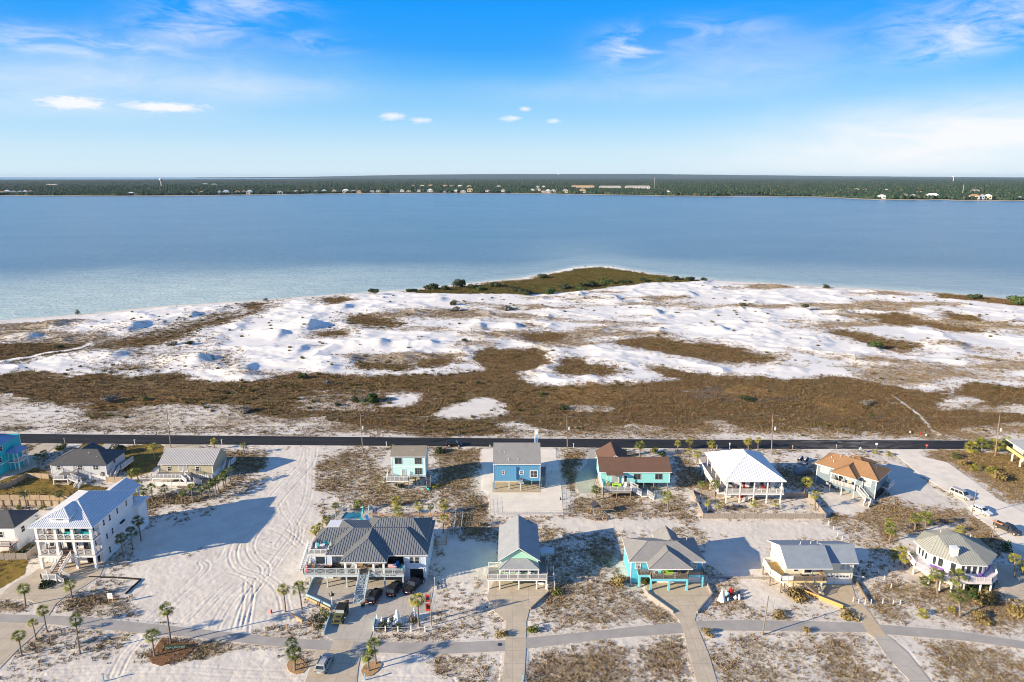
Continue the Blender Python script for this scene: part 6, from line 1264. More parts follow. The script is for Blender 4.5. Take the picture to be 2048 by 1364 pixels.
def house_yellow_right():
    h = empty('house', (143.0, 175.6, 0), radians(-8), 'soft yellow house on white stilts with pale roof at the right edge', 'house')
    walls(h, 1.6, 2.2, 12, 11, 2.5, 5.2, MT['creamwall']); hip_roof(h, -.3, -.4, 12.8, 11.8, 5.4, 7.4, [MT['sh_pale'], MT['sh_pale'], MT['white']])
    deck(h, R4(0, 0, 12, 2.18), 2.5, 'deckboards', 'yellow', .5); rail(h, [(0, 2), (0, 0), (12, 0)], 2.5, 1.0, 'yellow', 'solid'); rail(h, [(0, 11), (0, 2)], 2.5, 1.0, 'yellow', 'solid')
    for x in (.15, 3, 6):
        for y in (.15, 4, 8): post(h, x, y, 0, 2.3, .34)
    for x in (.15, 4): post(h, x, .15, 2.5, 5.2, .3)
    window(h, 'f', 2.2, 3, 3.3, 1, 1.2); door(h, 'l', 1.6, 5, 2.6, .9, 2, 'white', 'glass')
house_yellow_right()
# ================================================================ palms
MT['frond'] = mat('palm_fronds', (.13, .17, .025), .55, .25, 1.2, island=.5, c2=(.25, .26, .04))
MT['frondy'] = mat('yellowing_palm_fronds', (.27, .27, .035), .55, .25, 1.2, island=.45, c2=(.42, .36, .06))
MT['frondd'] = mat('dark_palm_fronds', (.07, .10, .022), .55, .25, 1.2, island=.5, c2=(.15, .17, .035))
MT['frondb'] = mat('dead_hanging_fronds', (.26, .17, .08), .85, .25, 1.2, island=.4)
def frond_mb(rng, n, emin, emax, ln, wd=.5, mb=None, zc=0.0):
    mb = mb or MB()
    for i in range(n):
        a = 2 * pi * i / n * 2.618 + rng.uniform(-.3, .3); e = radians(rng.uniform(emin, emax)); l = ln * rng.uniform(.8, 1.1)
        d = Vector((cos(a) * cos(e), sin(a) * cos(e), sin(e))); s = Vector((-sin(a), cos(a), 0)); u = s.cross(d); u = -u if u.z < 0 else u
        stem = d * l * .42 + Vector((0, 0, zc)); mb.add([Vector((0, 0, zc)) - s * .02, Vector((0, 0, zc)) + s * .02, stem], [(0, 1, 2)])
        K = 9
        for j in range(K):        # fan of narrow leaflets with drooping tips
            t = (j - (K - 1) / 2) / ((K - 1) / 2); ang = t * 1.25; dd = (d * cos(ang) + s * sin(ang)).normalized(); L1 = l * (.58 - .12 * abs(t)); mid = stem + dd * L1 * .6 + u * .03; tip = stem + dd * L1 - Vector((0, 0, 1)) * L1 * (.22 + .25 * rng.random()); side = (s * cos(ang) - d * sin(ang)) * wd * .09
            b = len(mb.v); mb.v += [tuple(stem), tuple(mid - side), tuple(tip), tuple(mid + side)]; mb.f.append((b, b + 1, b + 2, b + 3)); mb.m.append(0)
    return mb
_rng = np.random.default_rng(3)
def crown_proto(k):
    t = {}
    t['g'] = frond_mb(_rng, 30, -38, 80, 1.55).build('crown', MT['frond']); t['skirt'] = frond_mb(_rng, 9, -72, -45, 1.15).build('dead_fronds', MT['frondb']); return t
PROTO_CR = [crown_proto(k) for k in range(4)]
CR_MESH = [[p['g'].data, p['skirt'].data] for p in PROTO_CR]
for p in PROTO_CR:
    for o in p.values(): bpy.data.objects.remove(o)
def variant(me, m):
    q = me.copy(); q.materials.clear(); q.materials.append(m); return q
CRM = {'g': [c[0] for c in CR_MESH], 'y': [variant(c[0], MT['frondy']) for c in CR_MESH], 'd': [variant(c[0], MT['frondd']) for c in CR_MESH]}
def trunk_mesh(k):
    r = np.random.default_rng(20 + k); pts = []; rs = []
    for i in range(13):
        t = i / 12; pts.append((.0 + .10 * sin(t * 3 + k) * t * (1 - t) * 2, .08 * sin(t * 2.2 + k * 2) * t * (1 - t) * 2, t)); rs.append(.155 * (1.35 if i == 0 else 1) * (1 - .22 * t) * (1 + (.12 if i % 2 else 0)))
    mb = MB(); mb.tube(pts, rs, 9); o = mb.build('trunk', MT['trunk'], smooth=False); me = o.data; bpy.data.objects.remove(o); return me
TR_MESH = [trunk_mesh(k) for k in range(3)]
_pc = [0]
def palm(bx, by, cx, cy, s, tone, label, group='cabbage palms', zc=None):
    x, y = G(bx, by); z0 = gz(x, y) - .05; X1, Z1 = ZY(cx, cy, y); k = _pc[0]; _pc[0] += 1
    hgt_ = max(.5, Z1 - z0 - .25); t = empty('palm_tree', (x, y, z0), (k * 2.4) % 6.28, label, 'palm tree', group)
    dx, dy = X1 - x, 0.0; a = -(k * 2.4) % 6.28; lx, ly = dx * cos(a) - dy * sin(a), dx * sin(a) + dy * cos(a)
    tr = bpy.data.objects.new('trunk', TR_MESH[k % 3]); COL.objects.link(tr); tr.parent = t
    ln = math.sqrt(hgt_ ** 2 + dx ** 2); q = Vector((lx, ly, hgt_)).normalized(); tr.rotation_mode = 'QUATERNION'; tr.rotation_quaternion = Vector((0, 0, 1)).rotation_difference(q); tr.scale = (max(.7, s * .9), max(.7, s * .9), ln)
    cr = bpy.data.objects.new('crown', CRM[tone][k % 4]); COL.objects.link(cr); cr.parent = t; cr.location = (lx, ly, hgt_); cr.scale = (s, s, s * .95); cr.rotation_euler = (0, 0, k)
    if k % 2 == 0:
        sk = bpy.data.objects.new('dead_fronds', CR_MESH[k % 4][1]); COL.objects.link(sk); sk.parent = t; sk.location = (lx, ly, hgt_ - .05); sk.scale = (s * .9,) * 3
    return t
PALMS = [
 (51, 1211, 46, 1175.7, 1.0, 'g', 'short palm in the dark mulch bed at the far left beside the white house drive'),
 (145.5, 1198, 138.7, 1167, 1.0, 'g', 'palm at the top left end of the oval shrub bed by the white house steps'),
 (94.7, 1263.5, 85, 1218.6, .85, 'g', 'leaning palm just below the path where the white house drive crosses it'),
 (72.3, 1280, 64.5, 1244, .75, 'y', 'small palm in the middle of the three along the left drive edge'),
 (44, 1311.4, 36, 1269.4, .9, 'g', 'lowest of the three palms along the left drive edge'),
 (160, 1306.5, 150.4, 1236, 1.0, 'd', 'tall thin palm in open sand left of the mulch heart'),
 (342, 1286, 333, 1215.7, 1.1, 'g', 'tallest palm at the top of the brown mulch heart'),
 (309.6, 1312.4, 302.7, 1269.4, 1.15, 'g', 'shorter palm at the lower left of the brown mulch heart'),
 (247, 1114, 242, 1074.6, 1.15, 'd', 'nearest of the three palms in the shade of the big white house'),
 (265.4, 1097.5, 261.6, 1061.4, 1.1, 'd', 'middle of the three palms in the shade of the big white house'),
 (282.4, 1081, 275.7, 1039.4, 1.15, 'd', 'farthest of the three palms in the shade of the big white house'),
 (264, 964.6, 261, 944, 1.0, 'g', 'left palm of the pair by the pale grey house fence corner'), (277, 960, 272.7, 941, 1.1, 'g', 'right palm of the pair by the pale grey house fence corner'),
 (278.6, 995.4, 275.7, 969, 1.3, 'y', 'bright yellow green palm, leftmost of the clump behind the big white house'), (287.4, 999.8, 286, 981, .9, 'd', 'low middle palm of the clump behind the big white house'), (305, 998, 302, 973.4, 1.0, 'g', 'right palm of the clump behind the big white house'),
 (309, 920.6, 305, 891, 1.05, 'y', 'lone palm at the lawn edge left of the khaki house'),
 (54, 1017, 47, 986.6, .95, 'd', 'palm by the tan picket fence at the far left'), (121.7, 1001, 116, 985, .9, 'd', 'palm at the fence between the lawn and the big white house roof'),
 (78.6, 928, 74.8, 912, 1.0, 'd', 'left palm of the pair on the sandy drive by the teal house'), (88, 920.6, 86.5, 906, 1.1, 'd', 'right palm of the pair on the sandy drive by the teal house'),
 (331.6, 998, 327.8, 975, 1.0, 'd', 'dark palm, leftmost in the row before the khaki house'), (363.8, 1002.8, 363.3, 985, .8, 'g', 'smallest palm, second in the row before the khaki house'), (386.7, 1004, 382, 972, .95, 'g', 'third palm in the row before the khaki house'),
 (405, 1001, 401.4, 975, 1.0, 'g', 'fourth palm in the row before the khaki house'), (421, 995.4, 416.6, 969, 1.0, 'g', 'fifth palm in the row before the khaki house'), (428, 990, 424, 964, .9, 'd', 'sixth palm in the row before the khaki house'), (432.8, 986.6, 430, 962, .9, 'g', 'seventh palm in the row beside the khaki house'), (437, 981, 434, 957, .95, 'g', 'eighth palm in the row beside the khaki house'), (447.4, 973.4, 444.5, 951.4, 1.0, 'g', 'ninth palm in the row beside the khaki house'), (452.4, 973.4, 449, 945.6, .95, 'd', 'tenth palm in the row beside the khaki house'), (462, 969, 457.7, 939.7, 1.0, 'g', 'last palm in the row, at the right of the khaki house'),
 (429, 898.6, 427, 881, .95, 'y', 'palm by the road behind the khaki house'), (489, 909, 486.4, 890, .9, 'y', 'palm with a shrubby base right of the khaki house near the road'),
 (571, 1223.7, 566.5, 1176, 1.0, 'y', 'left palm of the tall pair left of the curved patio wall'), (603.9, 1219, 597, 1173, 1.1, 'g', 'right palm of the tall pair left of the curved patio wall'),
 (589.6, 1340.7, 588, 1303, 1.15, 'd', 'front palm in the round tan mulch bed at the bottom'), (591, 1331, 583, 1283, .95, 'd', 'rear palm in the round tan mulch bed at the bottom'),
 (737.8, 1342, 734.8, 1308, 1.0, 'g', 'front palm in the tan mulch bed right of the parked green grey car'), (752, 1327.4, 748, 1287.4, 1.05, 'g', 'rear palm in the tan mulch bed right of the parked green grey car'),
 (838, 1247.4, 834, 1197, 1.2, 'y', 'bright palm among the white draped figures below the black pickup'),
 (672, 1032.6, 671, 1010, .9, 'd', 'palm at the far left corner of the swimming pool'), (714.7, 1020.7, 714, 1007, 1.05, 'g', 'low palm behind the swimming pool'), (654, 1052, 652.4, 1038.5, 1.0, 'y', 'palm left of the white patio roof'), (631, 1069.6, 628.7, 1057.8, .95, 'y', 'left palm of the pair beside the roof terrace stairs'), (637.6, 1066.7, 639.4, 1051.9, .95, 'y', 'right palm of the pair beside the roof terrace stairs'),
 (792, 1012, 792, 1000, 1.1, 'y', 'rear palm of the pair behind the grey roofed house'), (797, 1032.6, 797, 1020.7, 1.3, 'g', 'broad low palm of the pair behind the grey roofed house'), (839.4, 1034, 837.6, 1010, 1.0, 'y', 'left palm at the rail fence behind the grey roofed house'), (861.6, 1032.6, 861.6, 1010, .75, 'd', 'small dark palm in the middle at the rail fence behind the grey roofed house'), (888, 1028, 888, 1007, 1.15, 'y', 'big palm at the corner of the rail fence behind the grey roofed house'), (886, 1066.7, 888, 1034, .9, 'y', 'palm inside the rail fence right of the grey roofed house'),
 (1279.5, 918, 1280, 889, 1.3, 'g', 'tall palm behind the brown roofed turquoise house'), (1355, 903.5, 1355.6, 885, .9, 'y', 'roadside palm, leftmost of three between the turquoise and white hip houses'), (1380, 898, 1380, 881.8, 1.0, 'y', 'roadside palm nearest the asphalt left of the white hip house'), (1378, 918.9, 1378.4, 900, .9, 'y', 'palm just below the roadside one left of the white hip house'), (1393, 929.4, 1395, 906, 1.1, 'y', 'palm at the left rear corner of the white hip house'), (1425, 902, 1424, 886.6, 1.2, 'y', 'palm behind the left rear eave of the white hip house'),
 (1193, 1000, 1192.4, 977.7, 1.15, 'd', 'palm at the left end of the turquoise house deck'), (1337, 1023, 1335, 990.6, 1.2, 'g', 'palm in grass below the right end of the turquoise house'), (1401, 998.7, 1404, 965.6, .85, 'g', 'thin palm at the left rear of the white hip house yard'), (1430, 1002.7, 1430, 967, 1.25, 'g', 'full palm at the front left corner of the white hip house'), (1416, 1026, 1415.8, 1003.5, .8, 'y', 'left palm of the small pair in the fenced yard corner'), (1434, 1026, 1437.6, 1006.8, .8, 'g', 'right palm of the small pair in the fenced yard corner'),
 (1497, 899.5, 1497, 881, 1.15, 'y', 'fuller roadside palm above the white hip roof'), (1516, 901, 1517, 878.5, .9, 'y', 'slimmer roadside palm above the white hip roof'), (1509, 1027.7, 1507.4, 1004, .75, 'y', 'small palm in the middle of the fenced yard'), (1548.5, 1026, 1551.8, 1005, .8, 'y', 'small palm right of the middle in the fenced yard'), (1608, 994, 1614, 963, 1.3, 'y', 'leaning palm at the rear right corner of the fenced yard'), (1630, 1021, 1631.6, 987.4, 1.0, 'y', 'palm at the right side of the fenced yard'),
 (1942, 903, 1944, 893, 1.7, 'y', 'leftmost of the four big shaggy palms by the side road'), (1964, 903.4, 1964, 885.8, 1.9, 'g', 'second of the four big shaggy palms by the side road'), (1991.6, 903.4, 1991.6, 888, 1.9, 'y', 'third of the four big shaggy palms by the side road'), (2013.5, 899, 2015.7, 885.8, 1.9, 'g', 'rightmost of the four big shaggy palms by the side road'),
 (1779, 1084, 1782.7, 1056, 1.2, 'g', 'front palm of the pair behind the yellow house yard'), (1778, 1066, 1778, 1042, .95, 'y', 'rear palm of the pair behind the yellow house yard'), (1829.7, 1058.8, 1832, 1034.5, 1.2, 'g', 'left palm of the pair behind the eight sided house'), (1850.5, 1061, 1852.7, 1032, 1.3, 'g', 'right palm of the pair behind the eight sided house'),
 (1788.4, 1125, 1788.4, 1106, 1.05, 'y', 'leftmost palm left of the lilac deck'), (1800.5, 1129.5, 1803.7, 1100.7, 1.1, 'y', 'tallest palm left of the lilac deck'), (1810, 1136, 1811, 1114, 1.0, 'y', 'third palm left of the lilac deck'), (1820, 1133, 1823, 1112.6, 1.0, 'g', 'rightmost palm left of the lilac deck'),
 (1875.5, 1186, 1873.9, 1146, 1.3, 'g', 'left palm in front of the lilac deck'), (1915, 1187, 1916.6, 1151, 1.4, 'g', 'right palm in front of the lilac deck'), (1920.6, 1232, 1919, 1187, 1.35, 'd', 'tall palm in the scrub slope in front of the eight sided house'), (2030, 1154.5, 2029.5, 1115, 1.1, 'y', 'tall palm at the right picture edge by the drive'), (2049, 1150, 2050, 1128, 1.2, 'y', 'palm cut by the right picture edge'),
]
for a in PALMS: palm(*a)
for bx, by, s, tone, lb in ((1950, 940, 1.3, 'y', 'trunkless palm in the grass by the side road bend'), (1779, 911, .9, 'y', 'small trunkless palm beside the side road mouth'), (1749.5, 905, .8, 'y', 'tiny trunkless palm by the road sign'), (1912, 915, 1.2, 'd', 'dark trunkless palm near the stop sign verge'), (1978, 944, 1.0, 'y', 'pale trunkless palm right of the side road bend'), (1851, 1168, 1.2, 'd', 'dark trunkless palm left below the lilac deck'), (1974, 1170, 1.3, 'd', 'dark trunkless palm under the right end of the lilac deck'), (1845, 1230, .9, 'y', 'low trunkless palm in scrub below the lilac deck'), (1903, 1222, .7, 'y', 'small yellow trunkless palm by the slope palm'), (1920, 1062, 1.0, 'y', 'trunkless palm behind the eight sided roof'), (2030, 907, 1.3, 'd', 'dark trunkless palm by the yellow house at right edge')):
    x, y = G(bx, by); t = empty('fan_palm', (x, y, gz(x, y)), bx, lb, 'palm', 'low trunkless palms'); cr = bpy.data.objects.new('crown', CRM[tone][int(bx) % 4]); COL.objects.link(cr); cr.parent = t; cr.location = (0, 0, .45 * s); cr.scale = (s, s, s * .9)

# ================================================================ shrubs one could count
_sk = [0]
def shrub(px, py, rx, rz_, m, label, n=None, group='shrubs', ry=None, sz=None):
    x, y = G(px, py); _sk[0] += 1; q_ = .78 if y > 230 else 1; rx *= q_; rz_ *= q_; r = np.random.default_rng(500 + _sk[0]); sz = sz or max(.16, rx * .2); n = n or int(260 + 90 * rx)
    t = empty('shrub', (x, y, gz(x, y)), 0, label, 'shrub', group)
    leaf_ball(r, (0, 0, rz_ * .75), (rx, ry or rx, rz_), n, sz).build('foliage', MT[m], t)
    mb = MB()
    for i in range(5): a = i * 1.256; mb.tube([(0, 0, -.1), (cos(a) * rx * .35, sin(a) * rx * .35, rz_ * .8)], [.05 + rx * .015, .02], 5)
    mb.build('stems', MT['wood'], t); return t
SHRUBS = [
 (1050, 590, 7, 3.0, 'leafd', 'large dark green bush on the dune crest, left of the pair below the point'), (1100, 590, 6.5, 3.0, 'leaf', 'large dark green bush on the dune crest, right of the pair below the point'),
 (905, 610, 4.2, 2.6, 'leafd', 'round upper bush of the pair on the white dunes left of centre'), (908, 622, 5, 1.8, 'leafgrey', 'wide dark lower bush of the pair on the white dunes left of centre'), (918, 575, 7, 4.2, 'leafd', 'tallest dark bush at the shore edge of the grassy point'), (860, 578, 8, 2.6, 'leafd', 'wide dark bush at the left tip of the grassy point'), (893, 580, 5, 2.6, 'leafd', 'dark bush between the tip bush and the tallest one'), (748, 590, 5, 3.0, 'leafd', 'dark bush on the shore left of the grassy point'),
 (990, 574, 7, 2.4, 'leafd', 'dark bush in the middle of the grassy point'), (1085, 556, 6, 2.4, 'leafd', 'dark bush on the upper shore of the grassy point'), (1175, 573, 9, 2.6, 'leafd', 'wide dark bush at the lower right of the grassy point'), (1215, 568, 9, 2.2, 'leaf', 'wide green bush at the right of the grassy point'), (1352, 560, 6, 2.4, 'leafd', 'dark bush at the right end of the grassy point'), (1408, 563, 4, 2.4, 'leafd', 'small dark bush on the shore right of the grassy point'), (1010, 620, 6, 1.8, 'leafgrey', 'grey twiggy mound on the white dunes near centre'),
 (945, 577, 5, 2.4, 'leafd', 'dark bush just right of the tallest one on the point shore'), (965, 580, 6, 1.8, 'leaf', 'low green bush on the left flank of the point'), (1030, 583, 6, 2.2, 'leafd', 'dark bush at the lower left foot of the point'), (1130, 577, 7, 2.2, 'leafd', 'dark bush low in the middle of the point'), (1160, 580, 6, 2.0, 'leaf', 'green bush at the lower centre edge of the point'), (1250, 566, 7, 2.0, 'leafd', 'dark bush in the right half of the point'), (1290, 563, 6, 1.9, 'leafd', 'dark bush farther right on the point'), (1325, 562, 6, 2.0, 'leaf', 'green bush near the right end of the point'), (1380, 562, 6, 2.2, 'leafd', 'dark bush between the two at the point right end'), (825, 583, 6, 1.6, 'leafd', 'low dark bush on the shore left of the point tip bush'),
 (1752, 698, 4.2, 2.0, 'leaf', 'lone green bush on the white dunes right of centre'), (1610, 622, 3.6, 1.6, 'leafd', 'dark bush on a mound in the right dunes'), (1653, 576, 3.5, 1.8, 'leafd', 'small dark bush on the right shore'), (2040, 608, 9, 3.4, 'leaf', 'big green bush at the right end of the shore'), (1950, 597, 7, 2.2, 'leafd', 'dark shore bush left of the big green one'), (1486, 615, 3, 1.3, 'leafd', 'small dark bush beside a dune shadow right of centre'),
 (222, 803, 4.0, 1.6, 'leafgrey', 'bare grey twiggy bush in the left marsh'), (294, 800, 2.2, 1.2, 'leaf', 'small green bush right of the grey twiggy one in the left marsh'), (487, 824, 2.6, 1.2, 'leafgrey', 'bare grey bush near the road in the left marsh'), (455, 787, 1.6, .9, 'leafd', 'tiny dark bush in the middle of the left marsh'), (606, 756, 3.2, 1.5, 'leaf', 'green bush at the upper marsh edge left of centre'), (655, 766, 3, 1.1, 'leafgrey', 'grey bush right of the green one at the upper marsh edge'), (744, 805, 4.8, 2.6, 'leaf', 'biggest green bush in the marsh above the aqua house'), (710, 803, 2.6, 1.2, 'leafd', 'dark bush left of the biggest green marsh bush'), (675, 812, 1.8, 1.0, 'leafd', 'small dark bush in the marsh left of the utility pole'), (955, 768, 1.6, .9, 'leafd', 'tiny dark bush in the centre marsh'), (1083, 790, 1.8, .8, 'leaf', 'tiny green bush in the centre right marsh'), (1128, 818, 2, .8, 'leafd', 'low dark bush above the centre utility pole'),
 (1493, 800, 3.4, 1.2, 'leafd', 'dark bush on the rim of the golden grass ring'), (1735, 810, 2.8, 1.4, 'leafgrey', 'pale bush right of the green grass patch in the right marsh'), (344, 690, 3.4, 1.4, 'leafgrey', 'dark twiggy bush on the left dunes by the brown hollow'), (120, 696, 3, 1.2, 'leafd', 'dark bush at the left dune hollow path'), (382, 690, 3.4, 1.2, 'leafd', 'dark brown bush on a left dune hummock'), (930, 687, 2.4, 1.0, 'leafd', 'lone small bush on the dunes above the centre marsh'),
 (155, 628, 2.2, 2.2, 'leafd', 'small flat topped tree on the left shore'), (532, 601, 2.4, 1.2, 'leafgrey', 'small pale bush on the shore left of centre'),
 (240, 905, 2.6, 1.9, 'leafd', 'round dark green bush by the road above the pale grey house'), (118, 900, 1.8, 1.1, 'leafy', 'green bush by the sandy drive left of the pale grey house'), (108, 965, 1.8, 1.3, 'leafy', 'yellow green bush below the pale grey house front corner'), (130, 895, 1.2, .8, 'leafd', 'small bush near the road and grey mailbox'),
 (40, 1018, 1.0, .8, 'leafy', 'yellowish clump before the tan fence at far left'), (85, 1020, 1.0, .8, 'leafy', 'yellowish clump right of the first before the tan fence'), (100, 1170, 2.2, .5, 'leafd', 'low dark hedge under the white house stair landing'), (45, 1113, 1.8, .6, 'leafd', 'low dark bush at the grey fence foot'), (72, 1098, 1.2, .9, 'leafy', 'olive bush climbing the grey fence end'),
 (632, 1244, 1.1, .9, 'leafd', 'round dark green bush left of the military truck'), (640, 1256, 1.1, .85, 'leafd', 'second round dark green bush nearer the path left of the military truck'), (652, 1238, 1.3, 1.6, 'leafy', 'tall yellow green bush beside the military truck'), (770, 1254, 1.4, .7, 'leafd', 'dark round bush left in the white figures bed'), (797, 1256, 1.0, .6, 'leafd', 'dark round bush right of the first in the white figures bed'), (790, 1243, 1.1, .7, 'leafd', 'dark bush behind the tall white figure'), (830, 1243, .8, .6, 'leafd', 'small bush by the bright palm foot'),
 (1613, 1265, .9, .75, 'leafdry', 'golden tuft on the lower edge of the path before the yellow house'), (1588, 1195, 2.4, .9, 'leafdry', 'tan grassy clump below the yellow house deck'), (1700, 1232, 1.8, .6, 'leafdry', 'golden clump by the orange board wall end'), (1558, 1232, 1.4, .6, 'leafdry', 'golden clump above the path by the leaning pole'),
 (1236, 1170, 1.8, 1.2, 'leafdry', 'tall dry grass clump left of the cyan house posts'), (1290, 1165, 1.3, .8, 'leafy', 'green clump at the cyan house left post'), (1415, 1270, 1.2, .7, 'leafdry', 'olive clump at the path below the cyan house drive'),
 (1113, 1185, 1.4, .7, 'leafy', 'yellow clump at the foot of the mint house stairs'), (1066, 1262, 1.4, .7, 'leafy', 'yellow clump at the mint house drive edge by the path'), (1005, 1270, 1.3, .6, 'leafdry', 'dry clump left of the mint house drive by the path'),
 (1220, 908, 1.4, .9, 'leafy', 'green bush behind the brown gable by the road'), (1247, 905, 1.2, .8, 'leaf', 'dark green bush by the road right of the brown gable'), (1310, 905, 1.6, .9, 'leafy', 'pale bush by the road right of the tall palm'), (1324, 912, 1.6, .8, 'leaf', 'green bush below the pale one right of the tall palm'), (1990, 945, 1.6, 1.0, 'leafy', 'yellow green bush by the side road before the yellow house'), (2000, 960, 2.4, 1.4, 'leafdry', 'orange brown mound of dry grass by the side road'), (1926, 932, 2.0, 1.2, 'leafdry', 'tan grassy mound in the side road verge'),
 (784, 905, 1.0, 1.6, 'leafy', 'tall yellow green bush at the back left of the aqua house'), (800, 975, 1.6, .7, 'leafd', 'dark bush under the aqua house deck'), (775, 965, 1.2, .8, 'leafy', 'olive bush left of the aqua house deck'), (870, 975, 1.4, .7, 'leafy', 'olive bush right of the aqua house stilts'), (880, 905, 2.0, .9, 'leafd', 'dark bush by the road right of the aqua house'), (612, 1140, .8, .8, 'leafdry', 'dry brown bush left of the red white figure'),
 (1935, 1170, 2.6, 1.1, 'leaf', 'bright green bush in front of the lilac deck'), (1948, 1195, 2.0, 1.0, 'leaf', 'green bush below the bright one on the slope'), (1975, 1205, 2.6, .9, 'leafdry', 'olive scrub mound on the right slope'), (2030, 1225, 2.6, .9, 'leafdry', 'tan scrub mound farther right on the slope'), (2010, 1105, 1.6, 1.4, 'leaf', 'dark green bush behind the eight sided house at the drive'), (1960, 1240, 2.0, .8, 'leafdry', 'brown scrub mound above the path at right'),
]
for a in SHRUBS: shrub(*a)

#UP ==== and wires
MT['wire'] = mat('cable_grey', (.12, .12, .12), .6, .1, 2)
def upole(bx, by, tx, ty, label, r=.16, arm=True, lampy=False, fixed=None):
    x, y = G(bx, by); X1, Z1 = ZY(tx, ty, y); h = Z1; t = empty('utility_pole', (x, y, gz(x, y) - .1), 0, label, 'utility pole', 'utility poles')
    MB().tube([(0, 0, 0), ((X1 - x) * .5, 0, h * .5), (X1 - x, 0, h)], [r, r * .85, r * .65], 9).build('pole', MT['polewood'], t)
    if arm:
        MB().tube([(.38, 0, h * .62), (.38, 0, h * .62 + .95)], [.26, .26], 12).build('transformer', MT['palegrey'], t); MB().bar((0, 0, h * .62 + .6), (.4, 0, h * .62 + .6), .1).build('bracket', MT['steel'], t)
        for z in (h + .1, h - .9): MB().tube([(X1 - x, 0, z), (X1 - x, 0, z + .22)], [.07, .05], 7).build('insulator', MT['greywood'], t)
        MB().bar((-.1, 0, h - .55), (.9, -.25, h - .35), .05).build('street_light_arm', MT['steel'], t)
    return Vector((X1, y, h))
UP = [upole(-60, 888, -66, 815, 'utility pole beyond the left picture edge by the road'), upole(342, 895.5, 333, 819, 'utility pole by the road behind the khaki house'), upole(726, 905, 720.5, 827, 'utility pole by the road left of the aqua house'), upole(1135, 906, 1134, 829, 'utility pole by the road right of the blue stilt house'), upole(1543, 910, 1546, 827, 'utility pole by the road behind the white hip house'), upole(1990, 912, 2000, 830, 'utility pole hidden in the shaggy palms at right')]
def wire(a, b, sag, label, r=.032):
    p = [a.lerp(b, i / 16) - Vector((0, 0, 4 * sag * (i / 16) * (1 - i / 16))) for i in range(17)]
    o = MB().tube([tuple(q) for q in p], [r] * 17, 4, False).build('power_line', MT['wire']); return tag(o, label, 'power line', 'power lines along the road')
for i in range(5):
    seg = ['left edge', 'khaki house', 'aqua house', 'blue stilt house', 'white hip house'][i]
    for dz, nm, sg in ((.15, 'top', 1.2), (-.75, 'second', 1.3), (-3.2, 'lowest', 1.5)):
        wire(UP[i] + Vector((0, 0, dz)), UP[i + 1] + Vector((0, 0, dz)), sg, f'{nm} wire running right from the pole near the {seg}')
upole(1525, 1269.5, 1537, 1191, 'bare leaning wooden pole standing between the path and the yellow house', .13, False)
upole(1942, 1034.7, 1953, 979, 'pale wooden pole between the silver and white parked cars', .12, False); upole(1985, 1075, 1992, 1036, 'short grey pole beside the black pickup on the side road', .12, False)
mb = MB(); x, y = G(1540, 1270); [mb.tube([(x + i * .25, y, 0), (x + .2 + i * .05, y + .2, 7)], [.015, .015], 4) for i in range(2)]; tag(mb.build('guy_wires', MT['wire']), 'thin guy wires beside the leaning pole at the path', 'guy wire')

# ================================================================ vehicles (x = forward)
def paint(name, c, rough=.25, metal=.2): return mat(name, c, rough, .06, 1.5, spec=.35, metal=0)
MT['p_black'] = paint('black_car_paint', (.012, .012, .014)); MT['p_sage'] = paint('sage_grey_car_paint', (.28, .33, .31)); MT['p_silver'] = paint('silver_car_paint', (.42, .42, .42)); MT['p_white'] = paint('white_car_paint', (.78, .78, .78), .3, 0); MT['p_olive'] = mat('olive_drab_paint', (.10, .11, .045), .7, .15, 2); MT['p_dark'] = paint('dark_grey_paint', (.05, .05, .055)); MT['orange'] = mat('orange_plastic', (.75, .25, .10), .5, .1, 2)
def loft(mb, secs, mi=0):
    b = len(mb.v); k = len(secs[0])
    for s in secs: mb.v += [tuple(p) for p in s]
    for i in range(len(secs) - 1):
        for j in range(k): mb.f.append((b + i * k + j, b + i * k + (j + 1) % k, b + (i + 1) * k + (j + 1) % k, b + (i + 1) * k + j)); mb.m.append(mi)
    mb.f.append(tuple(b + j for j in range(k))[::-1]); mb.m.append(mi); mb.f.append(tuple(b + (len(secs) - 1) * k + j for j in range(k))); mb.m.append(mi)
def sect(x, w_, z0, z1, r=.12): return [(x, -w_ + r, z0), (x, w_ - r, z0), (x, w_, z0 + r), (x, w_, z1 - r), (x, w_ - r, z1), (x, -w_ + r, z1), (x, -w_, z1 - r), (x, -w_, z0 + r)]
